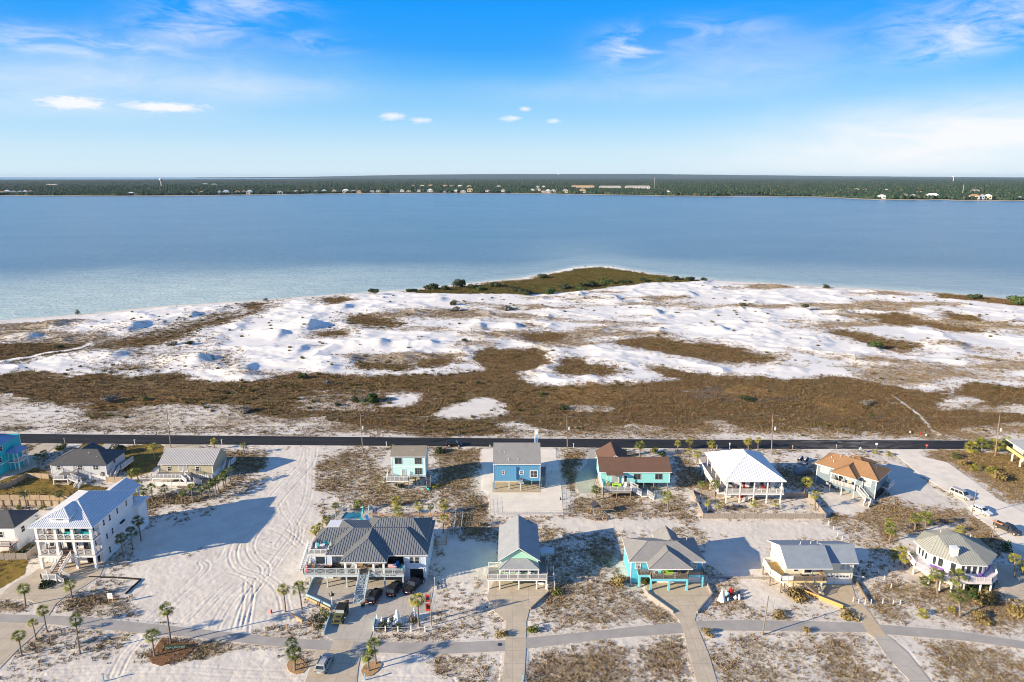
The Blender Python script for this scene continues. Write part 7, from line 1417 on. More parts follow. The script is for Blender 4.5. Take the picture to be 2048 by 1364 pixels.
def car(name, loc, rz, col, label, cat, Ln=4.7, W_=.95, H_=1.7, style='suv', group=None, roofcol=None, rails=False):
    t = empty(name, loc, rz, label, cat, group); h = Ln / 2; mb = MB(); bh = 1.0 if style != 'sedan' else .88
    prof = {'suv': [(-h, .86, .42, bh - .05), (-h + .12, .95, .30, bh + .02), (-h + 1.0, 1.0, .26, bh + .03), (0, 1.0, .26, bh + .02), (h - 1.15, 1.0, .26, bh), (h - .35, .95, .28, bh - .13), (h - .02, .80, .38, bh - .28)]}
    P_ = prof['suv']
    loft(mb, [sect(x, W_ * f, a, b, .1) for x, f, a, b in P_])
    if style in ('pickup', 'pickup_open'):
        bd = mb.build('body', MT[col], t)
    else: bd = mb.build('body', MT[col], t)
    if style == 'suv' or style == 'sedan': cx0, cx1, tx0, tx1 = -h + .12, h - 1.25, -h + .55, h - 2.0
    elif style == 'wagon': cx0, cx1, tx0, tx1 = -h + .1, h - 1.2, -h + .35, h - 1.9
    else: cx0, cx1, tx0, tx1 = -h + 1.75, h - 1.35, -h + 2.1, h - 2.0
    z0, z1 = bh - .03, H_; wb, wt = W_ * .93, W_ * .76
    c = MB(); V_ = [(cx0, -wb, z0), (cx1, -wb, z0), (cx1, wb, z0), (cx0, wb, z0), (tx0, -wt, z1 - .08), (tx1, -wt, z1 - .08), (tx1, wt, z1 - .08), (tx0, wt, z1 - .08), (tx0 + .15, -wt + .1, z1), (tx1 - .15, -wt + .1, z1), (tx1 - .15, wt - .1, z1), (tx0 + .15, wt - .1, z1)]
    c.add(V_, [(0, 3, 2, 1), (0, 1, 5, 4), (1, 2, 6, 5), (2, 3, 7, 6), (3, 0, 4, 7), (4, 5, 9, 8), (5, 6, 10, 9), (6, 7, 11, 10), (7, 4, 8, 11), (8, 9, 10, 11)]); cb = c.build('cabin', MT[roofcol or col], t)
    def pane(i, j, k_, l, a0, a1, b0, b1, nm):
        A, B, C_, D = (Vector(V_[q]) for q in (i, j, k_, l)); n = (B - A).cross(D - A).normalized() * .02
        q = lambda u, v: (A.lerp(B, u)).lerp(D.lerp(C_, u), v)
        ps = [q(a0, b0) + n, q(a1, b0) + n, q(a1, b1) + n, q(a0, b1) + n]; ps2 = [p - n * 1.5 for p in ps]
        MB().add(ps + ps2, [(0, 1, 2, 3), (7, 6, 5, 4), (0, 4, 5, 1), (1, 5, 6, 2), (2, 6, 7, 3), (3, 7, 4, 0)]).build(nm, MT['glass'], cb)
    pane(1, 2, 6, 5, .06, .94, .12, .93, 'windshield'); pane(3, 0, 4, 7, .08, .92, .2, .9, 'rear_window')
    n_side = 2 if style.startswith('pickup') else 3
    for i in range(n_side):
        a0, a1 = .07 + .88 * i / n_side, .05 + .88 * (i + 1) / n_side
        pane(0, 1, 5, 4, a0, a1 - .02, .15, .88, 'side_window'); pane(2, 3, 7, 6, 1 - a1 + .02, 1 - a0, .15, .88, 'side_window')
    for x in (-h + .85, h - .9):
        for s in (-1, 1):
            w_ = MB().tube([(x, s * (W_ - .2), .35), (x, s * (W_ + .02), .35)], [.35, .35], 16).build('wheel', MT['rubber'], t); MB().tube([(x, s * (W_ + .02), .35), (x, s * (W_ + .035), .35)], [.22, .2], 12).build('rim', MT['rim'], w_)
    for s in (-1, 1):
        MB().box(h - .16, s * W_ * .5, bh - .42, h - .0, s * W_ * .8, bh - .28).build('headlight', MT['lamp'], t); MB().box(-h - .015, s * W_ * .6, bh - .3, -h + .1, s * W_ * .88, bh - .12).build('taillight', MT['tail'], t); MB().box(cx1 - .25, s * W_, bh, cx1 - .05, s * (W_ + .18), bh + .14).build('side_mirror', MT[col], t)
        if rails: MB().bar((tx0 + .2, s * (wt - .1), z1 + .05), (tx1 - .2, s * (wt - .1), z1 + .05), .05).build('roof_rail', MT['black'], t)
    MB().box(-h - .03, -.28, .55, -h + .1, .28, .68).build('licence_plate', MT['p_white'], t); MB().box(h - .12, -W_ * .45, .48, h + .01, W_ * .45, .62).build('grille', MT['black'], t)
    if style.startswith('pickup'):
        b = MB(); b.box(-h + .1, -W_ * .96, bh - .05, cx0 + .02, -W_ * .84, bh + .16).box(-h + .1, W_ * .84, bh - .05, cx0 + .02, W_ * .96, bh + .16).box(-h + .05, -W_ * .9, bh - .05, -h + .15, W_ * .9, bh + .16); b.build('bed', MT[col], t)
        MB().box(-h + .16, -W_ * .83, bh - .02, cx0 - .02, W_ * .83, bh + (.12 if style == 'pickup' else .02)).build('bed_cover' if style == 'pickup' else 'bed_floor', MT['blackcloth'], t)
    return t
def at2(a, b): 
    A = Vector(G(*a)); B = Vector(G(*b)); c = (A + B) / 2; return (c.x, c.y, .06), atan2(B.y - A.y, B.x - A.x)
car('suv', (-17.6, 194.9, .06), radians(-1.2), 'p_black', 'black boxy vehicle driving on the black asphalt road behind the blue stilt house', 'suv', 4.7, .95, 1.78, 'wagon')
l, r = at2((640, 1350), (653, 1316)); car('suv', (-31.45, 98.6, .06), radians(84), 'p_sage', 'sage grey car with pale roof parked at the bottom between tan mulch beds', 'car', 4.75, .95, 1.68, 'suv', roofcol='p_silver', rails=True)
car('suv', (-26.7, 117.6, .06), radians(80), 'p_black', 'leftmost black car, just right of the lattice stairs', 'suv', 4.7, .95, 1.6, 'suv', rails=True)
car('suv', (-23.2, 120.0, .06), radians(76), 'p_black', 'middle black car, nosed under the deck', 'suv', 4.9, .97, 1.72, 'suv')
car('pickup_truck', (-19.6, 121.2, .06), radians(66), 'p_black', 'black pickup truck before the open dark garage door', 'pickup truck', 5.7, 1.0, 1.85, 'pickup')
car('suv', (115.2, 161.0, .06), radians(-66), 'p_silver', 'silver long vehicle, upper of three parked on the pale side road', 'suv', 5.4, 1.0, 1.85, 'wagon', roofcol='p_silver')
car('car', (114.7, 152.3, .06), radians(-68), 'p_white', 'white car, middle of three parked on the pale side road', 'car', 4.6, .92, 1.6, 'suv')
pk = car('pickup_truck', (114.9, 143.6, .06), radians(-65), 'p_dark', 'dark grey pickup, lowest of three parked on the pale side road', 'pickup truck', 5.6, 1.0, 1.8, 'pickup_open')
t = empty('kayak', (113.9, 145.2, 1.05), radians(-60), 'orange kayak lying on the dark grey pickup', 'kayak'); MB().ball((0, 0, .12), (1.5, .42, .18), 10).build('hull', MT['orange'], t); MB().box(-.35, -.2, .22, .3, .2, .32).build('seat', MT['black'], t)
# olive military truck
t = empty('military_truck', (-31.9, 111.4, .06), radians(-93), 'olive green military utility truck with black canvas top and rear spare wheel', 'truck')
mb = MB(); loft(mb, [sect(x, w_, a, b, .06) for x, w_, a, b in ((-2.2, .98, .55, 1.25), (.35, .98, .55, 1.28), (.4, .8, .6, 1.28), (1.9, .72, .62, 1.15), (2.05, .66, .7, 1.1))]); mb.build('body', MT['p_olive'], t)
MB().box(.35, -1.02, .85, 1.95, -.70, 1.02).build('fender', MT['p_olive'], t); MB().box(.35, .70, .85, 1.95, 1.02, 1.02).build('fender', MT['p_olive'], t)
MB().add([(-2.15, -.98, 1.25), (.35, -.98, 1.25), (.35, .98, 1.25), (-2.15, .98, 1.25), (-2.05, -.85, 1.95), (.1, -.85, 1.98), (.1, .85, 1.98), (-2.05, .85, 1.95)], [(0, 3, 2, 1), (4, 5, 6, 7), (0, 1, 5, 4), (1, 2, 6, 5), (2, 3, 7, 6), (3, 0, 4, 7)]).build('canvas_top', MT['blackcloth'], t)
MB().add([(.38, -.8, 1.33), (.38, .8, 1.33), (.17, .8, 1.85), (.17, -.8, 1.85)], [(0, 1, 2, 3)]).build('windshield', MT['glass_pale'], t)
MB().box(2.05, -.5, .7, 2.1, .5, 1.05).build('grille', MT['black'], t); MB().box(2.2, -.95, .5, 2.4, .95, .7).build('bumper', MT['p_olive'], t); MB().box(1.0, -.35, 1.2, 1.5, .35, 1.26).build('hood_vent', MT['black'], t)
for x in (-1.3, 1.25):
    for s in (-1, 1): w_ = MB().tube([(x, s * .72, .45), (x, s * 1.02, .45)], [.45, .45], 16).build('wheel', MT['rubber'], t); MB().tube([(x, s * 1.02, .45), (x, s * 1.04, .45)], [.22, .22], 10).build('rim', MT['p_olive'], w_)
MB().tube([(-2.25, 0, 1.15), (-2.5, 0, 1.15)], [.45, .45], 16).build('spare_wheel', MT['rubber'], t)
for s in (-1, 1): MB().box(2.06, s * .55, .85, 2.12, s * .62, .95).build('headlight', MT['lamp'], t); MB().box(.3, s * 1.0, 1.3, .36, s * 1.25, 1.5).build('side_mirror', MT['black'], t)
# jet skis on a trailer, covered trailer, dark vehicles by the teal house
for (px, py, lb) in ((1601, 922, 'left black and white jet ski on the trailer right of the white hip house'), (1612, 924, 'right black and white jet ski on the trailer right of the white hip house')):
    x, y = G(px, py); t = empty('jet_ski', (x, y, .55), radians(48), lb, 'jet ski', 'jet skis'); mb = MB(); loft(mb, [sect(a, b, c, d, .05) for a, b, c, d in ((-1.5, .45, .1, .45), (0, .55, 0, .6), (1.0, .45, .05, .6), (1.6, .1, .3, .5))]); mb.build('hull', MT['p_black'], t); MB().box(-1.3, -.18, .5, .2, .18, .8).build('seat', MT['p_white'], t); MB().bar((.45, -.3, .95), (.45, .3, .95), .05).build('handlebar', MT['black'], t)
x, y = G(1606, 926); t = empty('boat_trailer', (x, y, 0), radians(48), 'flat trailer carrying two jet skis right of the white hip house', 'trailer'); MB().box(-1.8, -1.2, .4, 1.5, 1.2, .5).build('platform', MT['steel'], t); MB().bar((1.5, 0, .45), (3.2, 0, .4), .1).build('tongue', MT['steel'], t)
for s in (-1, 1): MB().tube([(-.3, s * 1.25, .3), (-.3, s * 1.4, .3)], [.3, .3], 12).build('wheel', MT['rubber'], t)
x, y = G(1605, 946); t = empty('covered_trailer', (x, y, 0), radians(20), 'trailer under a grey tarpaulin below the two jet skis', 'trailer'); mb = MB(); loft(mb, [sect(a, b, 0, d, .3) for a, b, d in ((-2.6, .8, .9), (-1.5, 1.3, 1.5), (1.2, 1.3, 1.5), (2.6, .7, .8))]); mb.build('tarpaulin', MT['greymetal'], t); MB().bar((2.5, 0, .4), (3.6, 0, .35), .1).build('tongue', MT['steel'], t)
car('suv', (-143.6, 170.2, .0), radians(10), 'p_dark', 'dark vehicle parked beside the teal house wall', 'suv', 4.6, .95, 1.7, 'suv')

# ================================================================ fences, rails, retaining walls
def fence(pts_px, hgt, m, label, name='picket_fence', cat='fence', th=.05, posts='greywood', pp=2.4, style='board', group=None, ps=.12):
    P_ = [Vector((*G(*p), 0)) for p in pts_px]; o = P_[0]; first = True; t = empty(name, (o.x, o.y, 0), 0, label, cat, group); np_ = 0
    for a, b in zip(P_[:-1], P_[1:]):
        a = a - o; b = b - o; Ls = (b - a).length; k = max(1, round(Ls / pp)); u = (b - a) / Ls
        if style == 'board': MB().bar(a + Vector((0, 0, hgt / 2 + .03)), b + Vector((0, 0, hgt / 2 + .03)), th, hgt).build('board_panel', MT[m], t)
        elif style == 'wall': MB().bar(a + Vector((0, 0, hgt / 2 - .1)), b + Vector((0, 0, hgt / 2 - .1)), th, hgt + .2).build('wall_panel', MT[m], t)
        elif style == 'rail':
            mb = MB(); [mb.bar(a + Vector((0, 0, hgt * q)), b + Vector((0, 0, hgt * q)), .05, .14) for q in (.25, .55, .88)]; mb.build('rails', MT[m], t)
        elif style == 'wire':
            mb = MB(); [mb.bar(a + Vector((0, 0, hgt * q)), b + Vector((0, 0, hgt * q)), .02, .02) for q in (.3, .6, .95)]
            n = int(Ls / .5); [mb.box((a + u * i * .5).x - .008, (a + u * i * .5).y - .008, .05, (a + u * i * .5).x + .008, (a + u * i * .5).y + .008, hgt) for i in range(n)]; mb.build('wire_mesh', MT[m], t)
        elif style == 'rope':
            mb = MB(); mb.bar(a + Vector((0, 0, hgt * .8)), b + Vector((0, 0, hgt * .8)), .03, .03); mb.build('rope', MT[m], t)
        if posts:
            for i in range(0 if first else 1, k + 1):
                p = a + u * (Ls * i / k)
                if np_ < 95: MB().box(p.x - ps / 2, p.y - ps / 2, -.2, p.x + ps / 2, p.y + ps / 2, hgt + .12).build('post', MT[posts], t); np_ += 1
            first = False
    return t
fence([(1385, 990), (1406, 1036.8), (1651, 1037.2), (1615, 994), (1566, 996)], 1.3, 'fencegrey', 'weathered grey picket fence enclosing the yard of the white hip house')
fence([(1385, 989), (1452, 994)], 1.2, 'fencegrey', 'short dark fence run behind the left palms of the white hip house yard')
fence([(-40, 985), (20, 975), (54, 956), (98, 958)], 1.5, 'fencetan', 'tan picket fence stepping up from the left edge to the pale grey house')
fence([(-60, 1001), (60, 1000), (140, 1002)], 1.4, 'fencetan', 'upper of two parallel tan fences at the left lawn'); fence([(-60, 1012), (40, 1011), (135, 1013)], 1.4, 'fencetan', 'lower of two parallel tan fences at the left lawn', posts='wood', pp=2.0, ps=.3)
fence([(214, 964), (262, 964)], 1.5, 'fencetan', 'short tan picket fence right of the pale grey house')
fence([(-60, 1120), (54, 1119), (74, 1102), (72, 1085)], 1.5, 'fencegrey', 'grey board fence wrapping the lawn below the pool at the left edge'); fence([(20, 1108), (40, 1098)], 1.2, 'fencegrey', 'short grey fence below the white house with the pool')
fence([(745, 1034), (900, 1034), (893, 1085)], 1.2, 'tanwood', 'tan three rail fence behind the grey roofed house', 'rail_fence', style='rail', posts='tanwood'); fence([(868, 1091), (893, 1091)], 1.3, 'tanwood', 'short tan slatted gate right of the grey roofed house', 'gate', 'gate', style='rail', posts='wood', pp=3)
fence([(912, 1030), (908, 1060), (906, 1078)], .9, 'palegrey', 'left rail of the pale boardwalk right of the grey roofed house', 'boardwalk_rail', 'handrail', style='rail', posts='palegrey'); fence([(926, 1030), (922, 1060), (918, 1078)], .9, 'palegrey', 'right rail of the pale boardwalk right of the grey roofed house', 'boardwalk_rail', 'handrail', style='rail', posts='palegrey')
fence([(980, 1000), (981, 1031), (1126, 1030), (1124, 950)], 1.2, 'wire', 'thin wire fence round the blue stilt house sand yard', 'wire_fence', style='wire', posts='steel', pp=3, ps=.06); fence([(1082, 949), (1124, 948)], 1.2, 'wire', 'thin wire fence behind the blue stilt house stairs', 'wire_fence', style='wire', posts='steel', pp=3, ps=.06)
fence([(640, 1146), (625, 1165), (613, 1194), (640, 1206), (662, 1217)], .7, 'seablue', 'blue grey low wall curving round the patio of the grey roofed house', 'low_wall', 'low wall', .2, None, style='wall'); fence([(612, 1197), (640, 1210), (660, 1221)], .45, 'tanwood', 'tan timber edge below the blue grey curved wall', 'timber_edging', 'edging', .15, None, style='wall')
fence([(664, 1228), (655, 1250), (648, 1271)], .8, 'seablue', 'blue grey sloping wall left of the military truck', 'low_wall', 'low wall', .2, None, style='wall'); fence([(751, 1240), (747, 1260)], .9, 'seablue', 'short blue grey wall at the left end of the white figures bed', 'low_wall', 'low wall', .2, None, style='wall')
fence([(868, 1148), (870, 1180)], .9, 'white', 'white rail at the right edge of the parking under the grey roofed house', 'low_fence', 'fence', style='rail', posts='white')
fence([(1098, 1185), (1061, 1219)], .35, 'wood', 'dark timber edging right of the mint house drive', 'timber_edging', 'edging', .22, None, style='wall')
fence([(1292, 1183), (1297, 1191), (1347, 1227)], .55, 'greywood', 'grey timber wall left of the cyan house drive', 'timber_edging', 'edging', .22, None, style='wall'); fence([(1413, 1168), (1424, 1191), (1394, 1227)], .55, 'greywood', 'grey timber wall right of the cyan house drive', 'timber_edging', 'edging', .22, None, style='wall')
fence([(1602, 1184), (1686, 1217)], .75, 'orangewood', 'bright orange board wall along the yellow house drive', 'board_wall', 'low wall', .15, None, style='wall'); fence([(1712, 1165), (1738, 1208)], .5, 'wood', 'dark timber edging right of the yellow house drive', 'timber_edging', 'edging', .22, None, style='wall')
fence([(1420, 1155.5), (1490, 1156), (1545, 1157.5)], .3, 'greywood', 'long low dark timber between the cyan and yellow houses', 'timber_edging', 'edging', .2, None, style='wall'); fence([(178, 1154), (233, 1155)], .18, 'black', 'left piece of the black border by the white house sand', 'border_edging', 'edging', .18, None, style='wall'); fence([(236, 1155.5), (282, 1159), (251, 1188)], .22, 'black', 'angled right piece of the black border by the white house sand', 'border_edging', 'edging', .2, None, style='wall')
fence([(1242, 1163), (1300, 1165)], 1.0, 'wood', 'row of dark upright logs under the left side of the cyan house', 'log_wall', 'fence', .2, 'wood', .5, 'board', ps=.3); fence([(583, 1229), (605, 1243)], .3, 'tanwood', 'short tan timber step left of the round bushes', 'timber_edging', 'edging', .25, None, style='wall')
fence([(747, 1262), (771, 1262.5), (796, 1263), (822, 1261.5), (850, 1262)], .95, 'white', 'white posts strung with rope before the white figures bed', 'rope_fence', 'fence', .05, 'white', 4, 'rope', ps=.2)
fence([(548, 1255), (574, 1256), (600, 1256.5), (626, 1256)], .7, 'wire', 'striped short posts strung with rope left of the military truck', 'rope_fence', 'fence', .05, 'tanwood', 4, 'rope', ps=.2)
for pts, lb in (([(1706, 1204), (1717, 1207), (1730, 1208), (1742, 1208), (1765, 1208), (1786, 1209), (1800, 1209)], 'white stake from the left in scrub right of the yellow house drive'), ([(1744, 1137), (1756, 1148), (1768, 1160), (1782, 1176)], 'white stake from the top in the line left of the lilac deck'), ([(1657, 1049), (1667, 1060), (1675, 1072), (1684, 1081)], 'white stake from the left in the line behind the yellow house')):
    for i, p in enumerate(pts):
        x, y = G(*p); o = MB().box(-.06, -.06, 0, .06, .06, 1.0).box(-.075, -.075, .85, .075, .075, .95).build('stake', MT['white']); o.location = (x, y, 0); nth = ['first', 'second', 'third', 'fourth', 'fifth', 'sixth', 'seventh'][i]; tag(o, f'{nth} {lb}', 'stake', 'white stakes')

# ================================================================ signs, boxes, lamps, flags, figures
def mailbox(px, py, m, label, h=1.1):
    x, y = G(px, py); t = empty('mailbox', (x, y, 0), 0, label, 'mailbox', 'roadside mailboxes'); MB().box(-.07, -.07, 0, .07, .07, h).build('post', MT[m], t); MB().box(-.14, -.3, h, .14, .3, h + .18).tube([(0, -.3, h + .18), (0, .3, h + .18)], [.14, .14], 10).build('box', MT[m], t)
for a in ((130, 887, 'greywood', 'tan pillar mailbox by the road above the dark hedge', 1.5), (270, 888, 'white', 'white mailbox by the road above the pale grey house lawn', 1.2), (444, 889, 'white', 'white mailbox by the road right of the khaki house palm', 1.4), (773, 893, 'white', 'white mailbox by the road left of the aqua house', 1.2), (1147, 897, 'aquawall', 'turquoise mailbox by the road left of the brown gable', 1.3), (1433.5, 898, 'lilac', 'pale pink mailbox by the road behind the white hip house', 1.0), (1459, 898, 'white', 'thin white roadside post behind the white hip roof', 1.6), (1585, 898, 'greywood', 'tan roadside post right of the white hip roof', .8), (1672.5, 898, 'greywood', 'grey mailbox by the road above the orange roof', 1.1), (980, 895, 'white', 'small white box by the road left of the blue stilt house', .5)): mailbox(*a[:3], a[3], a[4])
def text_mesh(s, size, m, parent, loc, rot=(pi / 2, 0, 0), name='lettering', ext=.006):
    cu = bpy.data.curves.new(name, 'FONT'); cu.body = s; cu.size = size; cu.align_x = 'CENTER'; cu.align_y = 'CENTER'; cu.extrude = ext
    o = bpy.data.objects.new('tmp', cu); COL.objects.link(o); bpy.context.view_layer.update(); me = bpy.data.meshes.new_from_object(o.evaluated_get(bpy.context.evaluated_depsgraph_get())); bpy.data.objects.remove(o)
    me.name = name; me.materials.clear(); me.materials.append(m); q = bpy.data.objects.new(name, me); COL.objects.link(q); q.parent = parent; q.location = loc; q.rotation_euler = rot; return q
x, y = G(1851.5, 903); t = empty('stop_sign', (x, y, 0), 0, 'red stop sign at the mouth of the pale side road', 'stop sign')
MB().box(-.04, -.04, 0, .04, .04, 2.4).build('post', MT['steel'], t)
r8 = .46; mb = MB(); oc = [(r8 * cos(pi / 8 + i * pi / 4), r8 * sin(pi / 8 + i * pi / 4) + 2.0) for i in range(8)]
mb.add([(a, -.06, b) for a, b in oc] + [(a, -.045, b) for a, b in oc], [tuple(range(8))[::1], tuple(range(8, 16))[::-1]] + [(i, (i + 1) % 8, 8 + (i + 1) % 8, 8 + i) for i in range(8)]); mb.build('sign_plate', MT['red'], t); text_mesh('STOP', .3, MT['white'], t, (0, -.07, 2.0))
x, y = G(1751.5, 900); t = empty('road_sign', (x, y, 0), 0, 'small white road sign on a post left of the side road', 'sign'); MB().box(-.04, -.04, 0, .04, .04, 2.3).build('post', MT['steel'], t); MB().box(-.4, -.07, 1.6, .4, -.045, 2.3).build('sign_plate', MT['white'], t)
x, y = G(1720, 906); t = empty('mailbox', (x, y, 0), 0, 'pale blue roadside box on a dark post right of the orange roof', 'mailbox', 'roadside mailboxes'); MB().box(-.08, -.08, 0, .08, .08, 1.0).build('post', MT['slatewall'], t); MB().box(-.3, -.3, 1.0, .3, .3, 1.6).ball((0, 0, 1.7), .25, 8).build('box', MT['seablue'], t)
x, y = G(503, 901); t = empty('yard_sign', (x, y, 0), 0, 'small white and green sign by the road right of the khaki house', 'sign'); MB().box(-.5, -.02, .3, .5, .02, 1.1).build('sign_plate', MT['white'], t); MB().box(-.4, -.03, .45, .4, -.021, .7).build('panel', MT['leaf'], t); MB().box(-.45, -.03, 0, -.38, .03, .3).build('leg', MT['white'], t); MB().box(.38, -.03, 0, .45, .03, .3).build('leg', MT['white'], t)
x, y = G(222.5, 1208); t = empty('sign_board', (x, y, 0), 0, 'white sign board on two tan wooden legs at the shrub bed end', 'sign'); MB().box(-.5, -.06, 1.2, .5, 0, 2.4).build('board', MT['white'], t)
for s in (-.38, .38): MB().box(s - .05, -.03, 0, s + .05, .08, 1.25).build('leg', MT['tanwood'], t)
mb = MB(); [mb.box(-.18, -.066, 1.6 + i * .16, .2 - .06 * (i % 2), -.061, 1.66 + i * .16) for i in range(4)]; mb.build('faded_print', MT['palegrey'], t)
# wooden name sign in the mulch heart; its carved letters are unreadable in the photo
x, y = G(352, 1296); t = empty('entrance_sign', (x, y, 0), radians(8), 'dark green carved sign block lying low in the brown mulch heart', 'sign'); MB().box(-1.9, -.2, 0, 1.9, .2, .55).build('block', MT['leafd'], t)
mb = MB(); xx = -1.7
for k in range(9):
    mb.box(xx, -.225, .12, xx + .08, -.201, .45); mb.box(xx + .08, -.222, .12 if k % 2 else .36, xx + .25, -.201, .2 if k % 2 else .44); 
    if k % 3: mb.box(xx + .2, -.224, .2, xx + .27, -.201, .36)
    xx += .38
mb.build('carved_lettering', MT['seablue'], t)
# warning flags on the tall pole
x, y = G(863, 1250); X1, Z1 = ZY(860, 1184, y); t = empty('flag_pole', (x, y, 0), 0, 'tall wooden pole flying two red flags with black squares', 'flag pole'); MB().tube([(0, 0, 0), (X1 - x, 0, Z1)], [.12, .08], 9).build('pole', MT['polewood'], t)
for i, zt in enumerate((Z1 - .5, Z1 - 2.35)):
    f_ = MB().box(-.98, -.03, zt - 1.5, -.12, .0, zt).build('flag', MT['red'], t); MB().box(-.82, -.045, zt - 1.12, -.22, .012, zt - .38).build('black_square', MT['blackcloth'], f_)
# lamp with dark star shaped head
x, y = G(665, 1215); t = empty('lamp_post', (x, y, 0), 0, 'white lamp post with dark winged cap beside the patio', 'lamp post'); MB().tube([(0, 0, 0), (0, 0, 2.7)], [.1, .07], 8).build('pole', MT['white'], t); MB().lathe([(.55, 2.7), (.32, 2.95), (.08, 3.3), (.03, 3.6)], 0, 0, 8).build('cap', MT['p_dark'], t); MB().add([(-1.0, -.05, 3.0), (0, -.12, 3.15), (1.0, -.05, 3.0), (0, .12, 3.05), (0, 0, 2.9)], [(0, 1, 3), (1, 2, 3), (0, 4, 1), (1, 4, 2)]).build('wings', MT['p_dark'], t)
# white draped figures and other yard pieces
def ghost(px, py, h, label, lean=0, m='white'):
    x, y = G(px, py); t = empty('draped_figure', (x, y, 0), 0, label, 'yard figure', 'white draped yard figures'); MB().lathe([(h * .34, 0), (h * .28, h * .2), (h * .16, h * .55), (h * .13, h * .75), (h * .05, h * .84)], 0, 0, 10).build('robe', MT[m], t); MB().ball((lean, 0, h * .9), h * .1, 8).build('head', MT[m], t); MB().bar((-h * .25, -.1, h * .5), (h * .25, -.1, h * .55), h * .09).build('arms', MT[m], t)
for a in ((755, 1244, 1.6, 'small white draped figure at the left end of the bed'), (764, 1246, 1.3, 'thin pale figure second from the left in the bed'), (778, 1252, 1.7, 'white draped figure left of the tallest one'), (795, 1245, 2.7, 'tallest white draped figure in the middle of the bed'), (829, 1236, 2.2, 'tall white draped figure left of the bright palm'), (822, 1240, 1.3, 'tan figure left of the bright palm')): ghost(*a, m='tanwood' if 'tan figure' in a[3] else 'white')
for a in ((785, 1251, 'white recumbent animal figure at the feet of the tallest white figure'),): 
    x, y = G(a[0], a[1]); t = empty('yard_animal', (x, y, 0), 0, a[2], 'yard figure'); MB().ball((0, 0, .4), (.7, .3, .3), 8).build('body', MT['white'], t); MB().ball((.7, 0, .75), .2, 8).build('head', MT['white'], t)
ghost(1443, 1201, 2.4, 'white cone shaped figure on the sand heap between the cyan and yellow houses')
for px, py, m, lb, s in ((1461, 1189, 'red', 'large red inflatable toy on the sand heap', .7), (1454, 1192, 'seablue', 'blue inflatable toy left of the red one', .6), (1465, 1186, 'orange', 'orange toy behind the red one', .45), (1456, 1202, 'seablue', 'flat blue and red toy at the front of the heap', .4), (1470, 1199, 'white', 'left crumpled white sheet on the sand heap', .45), (1478, 1199, 'white', 'right crumpled white sheet on the sand heap', .5)):
    x, y = G(px, py); t = empty('inflatable_toy', (x, y, 0), px, lb, 'toy', 'heap of yard toys'); MB().ball((0, 0, s * .8), (s * .8, s * .6, s * .85), 9).build('body', MT[m], t); MB().ball((s * .2, 0, s * 1.75), s * .38, 8).build('head', MT[m], t)
for px, py, lb in ((694, 1208, 'dark planter left of the lattice stair foot'), (726, 1213, 'dark planter right of the lattice stair foot')):
    x, y = G(px, py); t = empty('planter', (x, y, .05), 0, lb, 'planter'); MB().lathe([(.3, 0), (.42, .5), (.45, .6)], 0, 0, 10).build('pot', MT['p_dark'], t); MB().lathe([(.38, .6), (.1, .72)], 0, 0, 10).build('soil', MT['mulch'], t)
for px, py, lb in ((1045, 1362, 'pale blue hydrant post at the bottom edge near the drive'), (207, 1362, 'teal post at the bottom edge of the left sand'), (730, 1360, 'blue box post at the tan mulch bed foot'), (1058, 1254, 'white marker post in the grass right of the mint house drive')):
    x, y = G(px, py); t = empty('marker_post', (x, y, 0), 0, lb, 'post'); MB().box(-.1, -.1, 0, .1, .1, 1.3).build('post', MT['white' if 'white' in lb else 'seablue'], t); MB().box(-.13, -.13, 1.3, .13, .13, 1.4).build('cap', MT['greywood'], t)
x, y = G(1000, 1289.5); t = empty('manhole_cover', (x, y, .055), 0, 'round dark manhole cover in the path left of the mint house drive', 'manhole cover'); MB().lathe([(.42, 0), (.42, .012)], 0, 0, 20).build('plate', MT['p_dark'], t); MB().lathe([(.5, -.004), (.5, .006)], 0, 0, 20).build('ring', MT['steel'], t)
for px, py, m, lb in ((543, 1226, 'red', 'red fuel can shaped box on the sand left of the tall palms'), (1841, 869, 'red', 'red hydrant in the scrub beyond the road'), (1820, 866, 'white', 'left white stub post beyond the road near the hydrant'), (1852, 872, 'white', 'right white stub post beyond the road near the hydrant'), (1121, 1000, 'p_dark', 'dark bin at the wire fence right of the blue stilt house yard')):
    x, y = G(px, py); t = empty('utility_box' if m != 'red' else 'hydrant', (x, y, 0), 0, lb, 'utility box' if m != 'red' else 'hydrant'); MB().lathe([(.18, 0), (.18, .55), (.12, .7)], 0, 0, 8).build('barrel', MT[m], t); MB().lathe([(.2, .55), (.2, .6)], 0, 0, 8).build('cap', MT[m], t)
# collapsed play tower and lumber
x, y = G(1190, 1028); t = empty('play_tower', (x, y, 0), .3, 'leaning weathered play tower with dark roof by the left deck palm', 'play tower')
for a in (-.8, .8):
    for b in (-.8, .8): MB().bar((a, b, 0), (a + .2, b, 2.4), .12).build('leg', MT['tanwood'], t)
MB().box(-.8, -.9, 1.3, 1.0, .9, 1.4).build('platform', MT['greywood'], t); MB().add([(-1, -1.1, 2.3), (1.2, -1.1, 2.3), (1.2, 1.1, 2.3), (-1, 1.1, 2.3), (.1, -1.1, 3.1), (.1, 1.1, 3.1)], [(0, 1, 4), (2, 3, 5), (0, 4, 5, 3), (1, 2, 5, 4), (0, 3, 2, 1)]).build('roof', MT['p_dark'], t)
MB().bar((-4.2, -.4, 2.2), (4.2, -1.4, 1.2), .12, .12).build('swing_beam', MT['tanwood'], t); MB().bar((1.2, -1.0, 1.4), (2.6, -2.8, 0), .5, .06).build('slide', MT['tanwood'], t)
t = empty('lumber_pile', (x + .4, y - 2.4, 0), 0, 'heap of broken reddish boards below the play tower', 'lumber pile'); r = random.Random(4)
